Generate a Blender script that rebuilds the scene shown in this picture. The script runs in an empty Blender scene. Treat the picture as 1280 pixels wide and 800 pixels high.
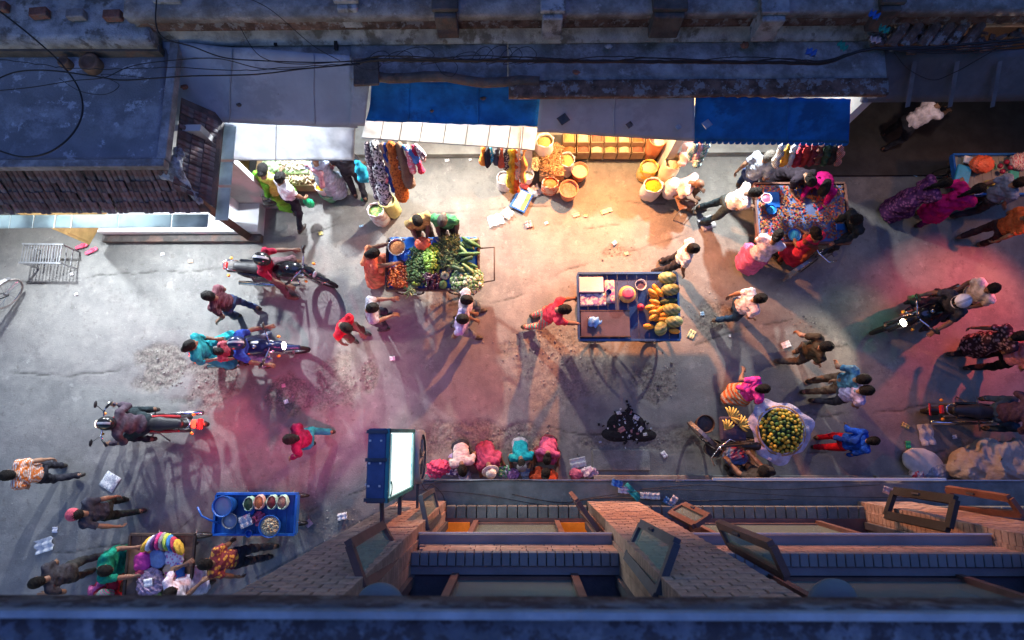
import bpy, math, random
import numpy as np
from math import sin, cos, pi, radians
from mathutils import Vector, Matrix
random.seed(7)
S = bpy.context.scene
COL = S.collection

# ---------------------------------------------------------------- camera
CAM_H = 11.2; FPX = 760.0
_n = np.array([10, -141, -FPX]); _n /= np.linalg.norm(_n)
_Z = -_n; _e = np.array([1., 0, 0]); _X = _e - _e @ _Z * _Z; _X /= np.linalg.norm(_X); _Y = np.cross(_Z, _X)
ROT = np.array([_X, _Y, _Z])
cd = bpy.data.cameras.new('camera'); cam = bpy.data.objects.new('camera', cd); COL.objects.link(cam)
cd.sensor_width = 36; cd.lens = FPX / 1280 * 36; cd.clip_start = .05; cd.clip_end = 500
cd.dof.use_dof = True; cd.dof.focus_distance = 10.5; cd.dof.aperture_fstop = 4.0
M4 = Matrix.Identity(4)
for i in range(3):
    for j in range(3): M4[i][j] = ROT[i][j]
M4[2][3] = CAM_H
cam.matrix_world = M4
S.camera = cam

def P(u, v, z=0.0):
    """the place in the street, at height z, that is seen at (u, v) in the photograph"""
    d = ROT @ np.array([u - 640, 400 - v, -FPX]); t = (CAM_H - z) / -d[2]
    return Vector((t * d[0], t * d[1], z))

# ---------------------------------------------------------------- sky, sun
w = bpy.data.worlds.new('World'); S.world = w; w.use_nodes = True
nt = w.node_tree; bg = nt.nodes['Background']
sky = nt.nodes.new('ShaderNodeTexSky'); sky.sky_type = 'NISHITA'; sky.sun_disc = False
sky.sun_elevation = radians(5); sky.sun_rotation = radians(200); sky.ozone_density = 4; sky.air_density = 1.0
nt.links.new(sky.outputs[0], bg.inputs[0]); bg.inputs[1].default_value = 0.12
S.view_settings.view_transform = 'Standard'; S.view_settings.look = 'None'
S.view_settings.exposure = 1.0; S.view_settings.gamma = 1
S.cycles.use_denoising = True
S.cycles.max_bounces = 6; S.cycles.diffuse_bounces = 3; S.cycles.sample_clamp_indirect = 4
S.cycles.caustics_reflective = False; S.cycles.caustics_refractive = False

sl = bpy.data.lights.new('dusk_sky_sun', 'SUN'); sl.energy = .50; sl.angle = radians(60); sl.color = (.22, .29, 1.0)
so = bpy.data.objects.new('dusk_sky_sun', sl); COL.objects.link(so); so.rotation_euler = (radians(-12), radians(8), 0)
# ---------------------------------------------------------------- shop lamps (each stands in a lit shop or sign of the photo)
def lamp(name, loc, power, color, radius=.07, spot=None, aim=None, blend=.5):
    l = bpy.data.lights.new(name, 'SPOT' if spot else 'POINT'); l.energy = power; l.color = color; l.shadow_soft_size = radius
    if spot: l.spot_size = radians(spot); l.spot_blend = blend
    o = bpy.data.objects.new(name, l); COL.objects.link(o); o.location = loc
    if aim is not None: o.rotation_euler = (Vector(aim) - Vector(loc)).to_track_quat('-Z', 'Y').to_euler()
    return o
WHITE = (.86, .93, 1.0); WARM = (1.0, .27, .06)
LAMPS = [((-8.6, 4.0, 2.0), 190, WHITE), ((-6.3, 4.0, 2.0), 290, WHITE), ((-3.9, 5.35, 2.2), 240, WHITE), ((-1.15, 5.50, 2.2), 330, (1, .90, .78)),
         ((1.45, 5.15, 2.2), 640, WARM), ((3.9, 5.45, 2.2), 230, (.97, .97, .92))]
for p, e, c in LAMPS:
    lamp('shop_lamp', p, e * (1.5 if c == WARM else 1.9), c, .055, 152, (p[0], p[1] - 5, .3), 1.0); lamp('shop_fill_lamp', (p[0], p[1] + .05, p[2]), e * (.40 if p[1] < 4.5 else .42 if c == WARM else .25), (1, .58, .27) if c == WARM else c)

# ---------------------------------------------------------------- small tools
def tag(o, label=None, cat=None, group=None, kind=None):
    if label: o['label'] = label
    if cat: o['category'] = cat
    if group: o['group'] = group
    if kind: o['kind'] = kind
    return o
def empty(name, loc=(0, 0, 0), rz=0, label=None, cat=None, group=None, kind=None):
    o = bpy.data.objects.new(name, None); COL.objects.link(o); o.location = loc; o.rotation_euler = (0, 0, rz)
    o.empty_display_size = .1
    return tag(o, label, cat, group, kind)
def link(name, me, parent=None, loc=None, rot=None, scale=None):
    o = bpy.data.objects.new(name, me); COL.objects.link(o)
    if parent: o.parent = parent
    if loc is not None: o.location = loc
    if rot is not None: o.rotation_euler = rot
    if scale is not None: o.scale = scale
    return o
def copy_tree(o, parent=None):
    c = o.copy(); COL.objects.link(c); c.parent = parent
    for ch in list(o.children): copy_tree(ch, c)
    return c
def mesh_np(name, V, Fc, mats, smooth=True, midx=None):
    """V (n,3), Fc list of tuples or (m,4)/(m,3) array"""
    me = bpy.data.meshes.new(name)
    V = np.asarray(V, dtype=np.float32)
    if isinstance(Fc, np.ndarray):
        m, k = Fc.shape
        me.vertices.add(len(V)); me.vertices.foreach_set('co', V.ravel())
        me.loops.add(m * k); me.loops.foreach_set('vertex_index', Fc.astype(np.int32).ravel())
        me.polygons.add(m); me.polygons.foreach_set('loop_start', np.arange(0, m * k, k, dtype=np.int32))
        me.update(calc_edges=True)
    else:
        me.from_pydata(V.tolist(), [], [tuple(f) for f in Fc]); me.update()
    if not isinstance(mats, (list, tuple)): mats = [mats]
    for m_ in mats: me.materials.append(m_)
    if midx is not None: me.polygons.foreach_set('material_index', np.asarray(midx, dtype=np.int32))
    if smooth: me.polygons.foreach_set('use_smooth', np.ones(len(me.polygons), dtype=bool))
    return me

class MB:
    """collects simple solids for ONE mesh"""
    def __init__(s): s.v = []; s.f = []; s.m = []
    def add(s, vs, fs, mi=0, T=None):
        b = len(s.v)
        for p in vs:
            p = Vector(p)
            s.v.append(tuple(T @ p) if T is not None else tuple(p))
        for f in fs: s.f.append(tuple(i + b for i in f)); s.m.append(mi)
        return s
    def box(s, c, d, mi=0, rz=0, T=None, taper=1.0, bev=0):
        x, y, z = [q / 2 for q in d]
        R = Matrix.Translation(Vector(c)) @ Matrix.Rotation(rz, 4, 'Z')
        if T is not None: R = T @ R
        if bev:
            vs = []; b = bev
            for zz, k in ((-z, b), (-z + b, 0), (z - b, 0), (z, b)):
                q = taper if zz > 0 else 1
                X, Y = (x - k) * q, (y - k) * q
                c_ = b * .9 if k == 0 else 0
                vs += [(-X + c_, -Y, zz), (X - c_, -Y, zz), (X, -Y + c_, zz), (X, Y - c_, zz), (X - c_, Y, zz), (-X + c_, Y, zz), (-X, Y - c_, zz), (-X, -Y + c_, zz)]
            fs = [tuple(range(7, -1, -1)), tuple(range(24, 32))]
            for r in range(3):
                for k in range(8): fs.append((r * 8 + k, r * 8 + (k + 1) % 8, r * 8 + 8 + (k + 1) % 8, r * 8 + 8 + k))
            return s.add(vs, fs, mi, R)
        t = taper
        vs = [(-x, -y, -z), (x, -y, -z), (x, y, -z), (-x, y, -z), (-x * t, -y * t, z), (x * t, -y * t, z), (x * t, y * t, z), (-x * t, y * t, z)]
        return s.add(vs, [(3, 2, 1, 0), (4, 5, 6, 7), (0, 1, 5, 4), (1, 2, 6, 5), (2, 3, 7, 6), (3, 0, 4, 7)], mi, R)
    def beam(s, a, b, w_, h_, mi=0, up=(0, 0, 1)):
        a = Vector(a); b = Vector(b); d = (b - a); L = d.length; d.normalize()
        u = Vector(up); sd = d.cross(u)
        if sd.length < 1e-4: sd = d.cross(Vector((1, 0, 0)))
        sd.normalize(); u = sd.cross(d)
        T = Matrix((( d.x, sd.x, u.x, (a.x + b.x) / 2), (d.y, sd.y, u.y, (a.y + b.y) / 2), (d.z, sd.z, u.z, (a.z + b.z) / 2), (0, 0, 0, 1)))
        return s.box((0, 0, 0), (L, w_, h_), mi, T=T)
    def tube(s, pts, r, n=8, mi=0, cap=True, closed=False, T=None):
        pts = [Vector(p) for p in pts]; N = len(pts)
        rs = list(r) if isinstance(r, (list, tuple)) else [r] * N
        vs = []; prev = None
        for i, p in enumerate(pts):
            if closed: t = pts[(i + 1) % N] - pts[i - 1]
            else: t = pts[min(i + 1, N - 1)] - pts[max(i - 1, 0)]
            t.normalize()
            if prev is None:
                q = Vector((0, 0, 1)) if abs(t.z) < .9 else Vector((1, 0, 0))
            else: q = prev
            a = (q - t * q.dot(t)).normalized(); prev = a; b = t.cross(a)
            for k in range(n):
                an = 2 * pi * k / n
                vs.append(p + (a * cos(an) + b * sin(an)) * rs[i])
        fs = []
        for i in range(N if closed else N - 1):
            j = (i + 1) % N
            for k in range(n):
                fs.append((i * n + k, i * n + (k + 1) % n, j * n + (k + 1) % n, j * n + k))
        if cap and not closed: fs.append(tuple(range(n - 1, -1, -1))); fs.append(tuple((N - 1) * n + k for k in range(n)))
        return s.add(vs, fs, mi, T)
    def lathe(s, prof, c=(0, 0, 0), n=20, mi=0, T=None, capb=False, capt=False):
        vs = []; N = len(prof)
        for (r, z) in prof:
            for k in range(n):
                a = 2 * pi * k / n; vs.append((c[0] + r * cos(a), c[1] + r * sin(a), c[2] + z))
        fs = []
        for i in range(N - 1):
            for k in range(n): fs.append((i * n + k, i * n + (k + 1) % n, (i + 1) * n + (k + 1) % n, (i + 1) * n + k))
        if capb: fs.append(tuple(range(n - 1, -1, -1)))
        if capt: fs.append(tuple((N - 1) * n + k for k in range(n)))
        return s.add(vs, fs, mi, T)
    def blob(s, c, d, mi=0, n=8, m=5, rz=0, T=None, jit=0):
        R = Matrix.Translation(Vector(c)) @ Matrix.Rotation(rz, 4, 'Z')
        if T is not None: R = T @ R
        vs = [(0, 0, -d[2] / 2)]
        for i in range(1, m):
            a = -pi / 2 + pi * i / m
            for k in range(n):
                b = 2 * pi * k / n; q = 1 + random.uniform(-jit, jit)
                vs.append((cos(a) * cos(b) * d[0] / 2 * q, cos(a) * sin(b) * d[1] / 2 * q, sin(a) * d[2] / 2 * q))
        vs.append((0, 0, d[2] / 2)); L = len(vs) - 1
        fs = [(0, 1 + (k + 1) % n, 1 + k) for k in range(n)]
        for i in range(m - 2):
            for k in range(n): fs.append((1 + i * n + k, 1 + i * n + (k + 1) % n, 1 + (i + 1) * n + (k + 1) % n, 1 + (i + 1) * n + k))
        b = 1 + (m - 2) * n
        fs += [(b + k, b + (k + 1) % n, L) for k in range(n)]
        return s.add(vs, fs, mi, R)
    def torus(s, c, R_, r, n=32, m=8, mi=0, T=None, axis='Y'):
        pts = []
        for k in range(n):
            a = 2 * pi * k / n
            p = Vector((R_ * cos(a), 0, R_ * sin(a))) if axis == 'Y' else Vector((R_ * cos(a), R_ * sin(a), 0))
            pts.append(p + Vector(c))
        return s.tube(pts, r, m, mi, closed=True, T=T)
    def mesh(s, name, mats, smooth=False): return mesh_np(name, np.array(s.v), s.f, mats, smooth, s.m)
    def build(s, name, mats, parent=None, smooth=False, loc=None, rot=None):
        return link(name, s.mesh(name, mats, smooth), parent, loc, rot)

# ---------------------------------------------------------------- materials
MATS = {}
def mat(name, col, rough=.75, var=.25, scale=3.0, bump=.15, bscale=60, metal=0, col2=None, pat=None, patcol=None, pscale=30,
        rnd=0.0, emit=None, es=0, trans=0, spec=.4, sheen=0, coords='Object', thr=(.45, .6), dirt=None, dthr=(.55, .7), dscale=1.2):
    if name in MATS: return MATS[name]
    m = bpy.data.materials.new(name); m.use_nodes = True; N = m.node_tree.nodes; L = m.node_tree.links
    b = N['Principled BSDF']; b.inputs['Roughness'].default_value = rough; b.inputs['Metallic'].default_value = metal
    b.inputs['Specular IOR Level'].default_value = spec
    if sheen: b.inputs['Sheen Weight'].default_value = sheen
    if trans: b.inputs['Transmission Weight'].default_value = trans
    tc = N.new('ShaderNodeTexCoord'); out = tc.outputs[coords]
    def noise(sc, det=5, rg=.6):
        n_ = N.new('ShaderNodeTexNoise'); n_.inputs['Scale'].default_value = sc; n_.inputs['Detail'].default_value = det
        n_.inputs['Roughness'].default_value = rg; L.new(out, n_.inputs['Vector']); return n_
    def mix(f, a, c):
        x = N.new('ShaderNodeMix'); x.data_type = 'RGBA'
        if hasattr(f, 'links'): L.new(f, x.inputs[0])
        else: x.inputs[0].default_value = f
        for k, q in ((6, a), (7, c)):
            if hasattr(q, 'links'): L.new(q, x.inputs[k])
            else: x.inputs[k].default_value = (*q[:3], 1)
        return x.outputs[2]
    def ramp(src, lo, hi):
        r = N.new('ShaderNodeMapRange'); r.inputs[1].default_value = lo; r.inputs[2].default_value = hi
        r.interpolation_type = 'SMOOTHSTEP'; L.new(src, r.inputs[0]); return r.outputs[0]
    n1 = noise(scale)
    cA = tuple(c * (1 - var) for c in col); cB = tuple(min(1, c * (1 + var)) for c in col)
    cc = mix(ramp(n1.outputs[0], .3, .7), cA, cB)
    if col2 is not None:
        n2 = noise(scale * .8 + .37, 8, .7); cc = mix(ramp(n2.outputs[0], *thr), cc, col2)
    if pat:
        if pat == 'check':
            outs = []
            for ax in ('X', 'Z'):
                wv = N.new('ShaderNodeTexWave'); wv.bands_direction = ax; wv.inputs['Scale'].default_value = pscale; L.new(out, wv.inputs['Vector'])
                outs.append(ramp(wv.outputs['Fac'], .55, .8))
            mx = N.new('ShaderNodeMath'); mx.operation = 'MAXIMUM'; L.new(outs[0], mx.inputs[0]); L.new(outs[1], mx.inputs[1]); f = mx.outputs[0]
        elif pat == 'stripe':
            wv = N.new('ShaderNodeTexWave'); wv.bands_direction = 'DIAGONAL'; wv.inputs['Scale'].default_value = pscale; wv.inputs['Distortion'].default_value = 1.5
            L.new(out, wv.inputs['Vector']); f = ramp(wv.outputs['Fac'], .4, .6)
        elif pat == 'floral':
            vo = N.new('ShaderNodeTexVoronoi'); vo.inputs['Scale'].default_value = pscale; L.new(out, vo.inputs['Vector'])
            f = ramp(vo.outputs['Distance'], .5, .3)
        else:
            nn = noise(pscale, 3); f = ramp(nn.outputs[0], .48, .56)
        cc = mix(f, cc, patcol)
    if dirt is not None:
        n3 = noise(dscale, 9, .72); cc = mix(ramp(n3.outputs[0], *dthr), cc, dirt)
    if rnd:
        oi = N.new('ShaderNodeObjectInfo'); hs = N.new('ShaderNodeHueSaturation')
        r = N.new('ShaderNodeMapRange'); r.inputs[3].default_value = 1 - rnd; r.inputs[4].default_value = 1 + rnd
        L.new(oi.outputs['Random'], r.inputs[0]); L.new(r.outputs[0], hs.inputs['Value']); L.new(cc, hs.inputs['Color']); cc = hs.outputs[0]
    L.new(cc, b.inputs['Base Color'])
    if bump:
        n4 = noise(bscale, 6, .65); bp = N.new('ShaderNodeBump'); bp.inputs['Strength'].default_value = min(1, bump * 2); bp.inputs['Distance'].default_value = .02
        L.new(n4.outputs[0], bp.inputs['Height']); L.new(bp.outputs[0], b.inputs['Normal'])
    if emit: b.inputs['Emission Color'].default_value = (*emit, 1); b.inputs['Emission Strength'].default_value = es
    MATS[name] = m
    return m
def translucent_mat(name, col, f=.55):
    m = bpy.data.materials.new(name); m.use_nodes = True; N = m.node_tree.nodes; L = m.node_tree.links
    o = N['Material Output']; N.remove(N['Principled BSDF'])
    d = N.new('ShaderNodeBsdfDiffuse'); t = N.new('ShaderNodeBsdfTranslucent'); x = N.new('ShaderNodeMixShader')
    tc = N.new('ShaderNodeTexCoord'); n_ = N.new('ShaderNodeTexNoise'); n_.inputs['Scale'].default_value = 3; n_.inputs['Detail'].default_value = 7
    L.new(tc.outputs['Object'], n_.inputs['Vector']); cr = N.new('ShaderNodeValToRGB')
    cr.color_ramp.elements[0].color = (*[c * .55 for c in col], 1); cr.color_ramp.elements[1].color = (*col, 1)
    cr.color_ramp.elements[0].position = .3; cr.color_ramp.elements[1].position = .6
    L.new(n_.outputs[0], cr.inputs[0]); L.new(cr.outputs[0], d.inputs[0]); L.new(cr.outputs[0], t.inputs[0]); x.inputs[0].default_value = f
    L.new(d.outputs[0], x.inputs[1]); L.new(t.outputs[0], x.inputs[2]); L.new(x.outputs[0], o.inputs[0]); MATS[name] = m
    return m
def clear_mat(name, col=(1, 1, 1), f=.65, rough=.08):
    m = bpy.data.materials.new(name); m.use_nodes = True; N = m.node_tree.nodes; L = m.node_tree.links
    o = N['Material Output']; b = N['Principled BSDF']; b.inputs['Base Color'].default_value = (*col, 1); b.inputs['Roughness'].default_value = rough
    t = N.new('ShaderNodeBsdfTransparent'); t.inputs[0].default_value = (*col, 1); x = N.new('ShaderNodeMixShader'); x.inputs[0].default_value = f
    L.new(b.outputs[0], x.inputs[1]); L.new(t.outputs[0], x.inputs[2]); L.new(x.outputs[0], o.inputs[0]); MATS[name] = m
    return m

# ---------------------------------------------------------------- value noise in numpy, and surfaces from distance fields
_rs = np.random.RandomState(3); _tab = _rs.rand(256, 256)
def vnoise(x, y, s, oct=4, seed=0):
    x = np.asarray(x, float) * s + seed * 17.3; y = np.asarray(y, float) * s + seed * 9.1; o = 0; a = .5; tot = 0
    for k in range(oct):
        xi = np.floor(x).astype(int); yi = np.floor(y).astype(int); fx = x - xi; fy = y - yi
        fx = fx * fx * (3 - 2 * fx); fy = fy * fy * (3 - 2 * fy)
        g = lambda i, j: _tab[i & 255, j & 255]
        o = o + a * ((g(xi, yi) * (1 - fx) + g(xi + 1, yi) * fx) * (1 - fy) + (g(xi, yi + 1) * (1 - fx) + g(xi + 1, yi + 1) * fx) * fy)
        tot += a; a *= .5; x = x * 2.03 + 5.1; y = y * 2.03 + 3.7
    return o / tot
class SDF:
    def __init__(s, lo, hi, h, k=.03):
        s.lo = np.array(lo, float); s.h = h; s.k = k
        s.n = np.ceil((np.array(hi) - s.lo) / h).astype(int) + 1
        s.ax = [s.lo[i] + h * np.arange(s.n[i]) for i in range(3)]
        s.V = np.full(s.n, 1.0, dtype=np.float32)
    def _blk(s, lo, hi, m):
        sl = []
        for i in range(3):
            a = int(max(0, math.floor((lo[i] - m - s.lo[i]) / s.h))); b = int(min(s.n[i], math.ceil((hi[i] + m - s.lo[i]) / s.h) + 1))
            if b <= a: return None
            sl.append(slice(a, b))
        X = s.ax[0][sl[0]][:, None, None]; Y = s.ax[1][sl[1]][None, :, None]; Z = s.ax[2][sl[2]][None, None, :]
        return tuple(sl), X, Y, Z
    def _un(s, sl, d, k, op='u'):
        a = s.V[sl]
        if op == 'u': r = np.minimum(a, d) - (np.maximum(k - np.abs(a - d), 0) ** 2) / (4 * k)
        else:
            d = -d; r = np.maximum(a, d) + (np.maximum(k - np.abs(a - d), 0) ** 2) / (4 * k)
        s.V[sl] = r
    def cone(s, a, b, r1, r2=None, k=None, op='u', flat=None):
        r2 = r1 if r2 is None else r2; k = k or s.k
        a = np.array(a, float); b = np.array(b, float); R = max(r1, r2) * (1.0 if flat is None else max(1, *flat))
        B = s._blk(np.minimum(a, b) - R, np.maximum(a, b) + R, k + 2 * s.h)
        if B is None: return s
        sl, X, Y, Z = B; d = b - a; L2 = max(1e-9, d @ d)
        t = np.clip(((X - a[0]) * d[0] + (Y - a[1]) * d[1] + (Z - a[2]) * d[2]) / L2, 0, 1)
        dist = np.sqrt((X - a[0] - t * d[0]) ** 2 + (Y - a[1] - t * d[1]) ** 2 + (Z - a[2] - t * d[2]) ** 2) - (r1 + (r2 - r1) * t)
        s._un(sl, dist, k, op); return s
    def ell(s, c, r, R=None, k=None, op='u'):
        k = k or s.k; c = np.array(c, float); r = np.array(r, float); m = r.max() if R is not None else r
        B = s._blk(c - m, c + m, k + 2 * s.h)
        if B is None: return s
        sl, X, Y, Z = B; X = X - c[0]; Y = Y - c[1]; Z = Z - c[2]
        if R is not None: X, Y, Z = (R[0][0] * X + R[1][0] * Y + R[2][0] * Z, R[0][1] * X + R[1][1] * Y + R[2][1] * Z, R[0][2] * X + R[1][2] * Y + R[2][2] * Z)
        k0 = np.sqrt((X / r[0]) ** 2 + (Y / r[1]) ** 2 + (Z / r[2]) ** 2); k1 = np.sqrt((X / r[0] ** 2) ** 2 + (Y / r[1] ** 2) ** 2 + (Z / r[2] ** 2) ** 2)
        s._un(sl, k0 * (k0 - 1) / (k1 + 1e-6), k, op); return s
    def plane(s, p, n_, k=.01):
        p = np.array(p, float); n_ = np.array(n_, float); n_ /= np.linalg.norm(n_)
        d = (s.ax[0][:, None, None] - p[0]) * n_[0] + (s.ax[1][None, :, None] - p[1]) * n_[1] + (s.ax[2][None, None, :] - p[2]) * n_[2]
        s.V = np.maximum(s.V, d.astype(np.float32)); return s
    def ripple(s, amp, freq, seed=0):
        r = np.random.RandomState(seed); X = s.ax[0][:, None, None]; Y = s.ax[1][None, :, None]; Z = s.ax[2][None, None, :]
        o = 0
        for i in range(4):
            f = (r.rand(3) - .5) * 2 * freq * (1 + .5 * i); o = o + np.sin(f[0] * X + f[1] * Y + f[2] * Z + r.rand() * 7) / (1 + .4 * i)
        s.V = (s.V + amp * o * .5).astype(np.float32); return s
    def surf(s):
        V = s.V.copy(); V[0] = V[-1] = 1; V[:, 0] = V[:, -1] = 1; V[:, :, 0] = V[:, :, -1] = 1
        I = V < 0
        C = np.zeros(np.array(V.shape) - 1, int)
        for a in (0, 1):
            for b in (0, 1):
                for c in (0, 1): C += I[a:V.shape[0] - 1 + a, b:V.shape[1] - 1 + b, c:V.shape[2] - 1 + c]
        act = (C > 0) & (C < 8); idx = np.full(C.shape, -1, int); ii = np.argwhere(act); idx[act] = np.arange(len(ii))
        acc = np.zeros((len(ii), 3)); cnt = np.zeros(len(ii))
        cor = [(a, b, c) for a in (0, 1) for b in (0, 1) for c in (0, 1)]
        for p in cor:
            for axis in range(3):
                if p[axis]: continue
                q = list(p); q[axis] = 1
                v0 = V[ii[:, 0] + p[0], ii[:, 1] + p[1], ii[:, 2] + p[2]]; v1 = V[ii[:, 0] + q[0], ii[:, 1] + q[1], ii[:, 2] + q[2]]
                m = (v0 < 0) != (v1 < 0); t = np.where(m, v0 / np.where(m, v0 - v1, 1), 0)
                pos = np.tile(np.array(p, float), (len(ii), 1)); pos[:, axis] += t
                acc[m] += pos[m]; cnt[m] += 1
        vert = s.lo + s.h * (ii + acc / cnt[:, None]); F_ = []
        for axis in range(3):
            o1, o2 = [k for k in range(3) if k != axis]
            sh = [slice(None)] * 3; sh2 = [slice(None)] * 3; sh[axis] = slice(0, -1); sh2[axis] = slice(1, None)
            cr = I[tuple(sh)] != I[tuple(sh2)]; e = np.argwhere(cr)
            e = e[(e[:, o1] > 0) & (e[:, o2] > 0) & (e[:, o1] < C.shape[o1]) & (e[:, o2] < C.shape[o2])]
            ins = I[e[:, 0], e[:, 1], e[:, 2]]
            def cell(d1, d2):
                q = e.copy(); q[:, o1] -= d1; q[:, o2] -= d2; return idx[q[:, 0], q[:, 1], q[:, 2]]
            quad = np.stack([cell(1, 1), cell(0, 1), cell(0, 0), cell(1, 0)], 1)
            flip = ins if axis != 1 else ~ins
            quad[~flip] = quad[~flip][:, ::-1]; F_.append(quad)
        return vert, np.concatenate(F_)
def xform(V, M):
    M = np.array(M); return V @ M[:3, :3].T + M[:3, 3]
def join_np(parts):
    V = []; F_ = []; mi = []; b = 0
    for v, f, m in parts:
        V.append(v); F_.append(f + b); b += len(v); mi.append(np.full(len(f), m) if np.isscalar(m) else m)
    return np.concatenate(V), np.concatenate(F_), np.concatenate(mi)
# ================================================================ THE SETTING
m_ground = None
def make_ground():
    m = bpy.data.materials.new('worn_street'); m.use_nodes = True; N = m.node_tree.nodes; L = m.node_tree.links
    b = N['Principled BSDF']; tc = N.new('ShaderNodeTexCoord'); out = tc.outputs['Object']
    def nz(sc, det=8, rg=.65):
        n_ = N.new('ShaderNodeTexNoise'); n_.inputs['Scale'].default_value = sc; n_.inputs['Detail'].default_value = det; n_.inputs['Roughness'].default_value = rg
        L.new(out, n_.inputs['Vector']); return n_.outputs[0]
    def mr(src, lo, hi, a=0., c=1.):
        r = N.new('ShaderNodeMapRange'); r.inputs[1].default_value = lo; r.inputs[2].default_value = hi; r.inputs[3].default_value = a; r.inputs[4].default_value = c
        L.new(src, r.inputs[0]); return r.outputs[0]
    def mix(f, a, c):
        x = N.new('ShaderNodeMix'); x.data_type = 'RGBA'; L.new(f, x.inputs[0])
        for k, q in ((6, a), (7, c)):
            if hasattr(q, 'links'): L.new(q, x.inputs[k])
            else: x.inputs[k].default_value = (*q, 1)
        return x.outputs[2]
    def at(nm):
        a = N.new('ShaderNodeAttribute'); a.attribute_name = nm; return a.outputs['Fac']
    c = mix(mr(nz(.8), .35, .65), (.145, .142, .138), (.225, .22, .205))
    c = mix(mr(nz(3.1), .45, .75), c, (.265, .255, .235))
    c = mix(mr(nz(60, 3), .62, .74), c, (.36, .35, .33))
    c = mix(mr(nz(45, 3), .66, .8), c, (.08, .075, .07))
    c = mix(mr(nz(7, 9, .75), .56, .66, 0, .65), c, (.12, .11, .10))
    c = mix(mr(nz(1.4, 10, .8), .56, .62, 0, .55), c, (.13, .125, .12))
    c = mix(mr(nz(2.6, 10, .8), .585, .62, 0, .5), c, (.33, .32, .30))
    c = mix(at('patch'), c, mix(mr(nz(25), .4, .62), (.09, .08, .07), (.24, .215, .18)))
    c = mix(at('crack'), c, (.035, .033, .03))
    L.new(c, b.inputs['Base Color']); L.new(mr(nz(2.5), .3, .7, .7, .95), b.inputs['Roughness']); b.inputs['Specular IOR Level'].default_value = .3
    bp = N.new('ShaderNodeBump'); bp.inputs['Strength'].default_value = .75; bp.inputs['Distance'].default_value = .014; L.new(nz(38, 10, .75), bp.inputs['Height'])
    L.new(bp.outputs[0], b.inputs['Normal'])
    return m
def far(a, b, st, ends):
    c = list(np.arange(a, b, st)); lo, hi = ends
    return np.array([lo, lo / 3, a - 8, a - 3, a - 1] + c + [b + 1, b + 3, b + 8, hi / 3, hi])
gx = far(-10.6, 10.6, .032, (-200, 200)); gy = far(-3.9, 5.7, .032, (-200, 200))
GX, GY = np.meshgrid(gx, gy, indexing='ij')
PATCH = [(208, 462, .62, .45, 1.), (262, 478, .45, .5, .9), (360, 492, .36, .42, 1), (420, 482, .5, .55, .8), (462, 468, .17, .34, 1.2), (700, 460, .9, .8, .6), (770, 314, .28, .17, 1.1),
         (820, 478, .42, .40, 1), (895, 395, .55, .45, .9), (685, 430, .9, .35, .7), (610, 548, 1.6, .3, .8), (800, 552, 1.2, .3, .7), (560, 378, .6, .3, .45), (1010, 410, .3, .25, .5), (430, 655, .8, .3, .5), (350, 640, .7, .25, .6)]
Zg = (vnoise(GX, GY, .35, 3, 1) - .5) * .035 + (vnoise(GX, GY, 4, 4, 2) - .5) * .010 + (vnoise(GX, GY, 22, 2, 5) - .5) * .004
pt = np.zeros_like(Zg)
for u, v, rx, ry, st in PATCH:
    p = P(u, v); d = np.sqrt(((GX - p.x) / rx) ** 2 + ((GY - p.y) / ry) ** 2) + (vnoise(GX, GY, 3.2, 4, 3) - .5) * 1.4
    pt = np.maximum(pt, np.clip((1.05 - d) * 3.5, 0, 1) * min(1, st))
Zg += -pt * .018 + pt * (vnoise(GX, GY, 13, 3, 7) - .5) * .055
CR = [[(0, 352), (70, 352), (140, 343), (210, 340), (275, 334), (330, 318)], [(340, 300), (390, 290), (440, 275), (520, 268), (600, 262), (660, 258), (760, 252), (830, 256)],
      [(560, 382), (640, 374), (700, 340), (760, 320), (840, 300), (900, 268), (960, 258)], [(0, 696), (50, 693), (110, 687), (165, 680), (215, 668), (250, 640)],
      [(730, 286), (800, 276), (850, 262), (900, 262)], [(640, 430), (670, 428), (722, 420)], [(960, 520), (1040, 518), (1120, 512), (1200, 500)], [(960, 452), (1000, 447), (1060, 430)],
      [(0, 465), (90, 470), (150, 462)], [(620, 540), (690, 535), (760, 545)], [(385, 640), (430, 620), (480, 602), (540, 594)], [(820, 565), (960, 562), (1120, 566), (1180, 566)],
      [(870, 430), (930, 410), (990, 400)], [(320, 722), (400, 680), (470, 640)]]
ck = np.zeros_like(Zg); wob = (vnoise(GX, GY, 3, 4, 8) - .5) * .14
for ln in CR:
    q = [P(*a) for a in ln]
    for a, b in zip(q, q[1:]):
        dx, dy = b.x - a.x, b.y - a.y; L2 = dx * dx + dy * dy
        x = GX - a.x + wob; y = GY - a.y + wob
        t = np.clip((x * dx + y * dy) / L2, 0, 1); d = np.hypot(x - t * dx, y - t * dy)
        ck = np.maximum(ck, np.clip(1 - d / .024, 0, 1))
ck *= np.clip((vnoise(GX, GY, 1.7, 3, 12) - .36) * 6, 0, 1)
Zg -= ck * .012; Zg[np.abs(GX) > 10.7] = 0; Zg[(GY > 5.8) | (GY < -4)] = 0
nx_, ny_ = GX.shape; ix = np.arange(nx_ * ny_).reshape(nx_, ny_)
Fg = np.stack([ix[:-1, :-1], ix[1:, :-1], ix[1:, 1:], ix[:-1, 1:]], -1).reshape(-1, 4)
m_ground = make_ground()
me = mesh_np('street_ground', np.stack([GX, GY, Zg], -1).reshape(-1, 3), Fg, m_ground)
for nm, arr in (('patch', pt * .85), ('crack', ck * .8)):
    a = me.attributes.new(nm, 'FLOAT', 'POINT'); a.data.foreach_set('value', arr.ravel().astype(np.float32))
tag(link('street_ground', me), 'worn grey concrete street with rubble patches', kind='structure')
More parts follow.
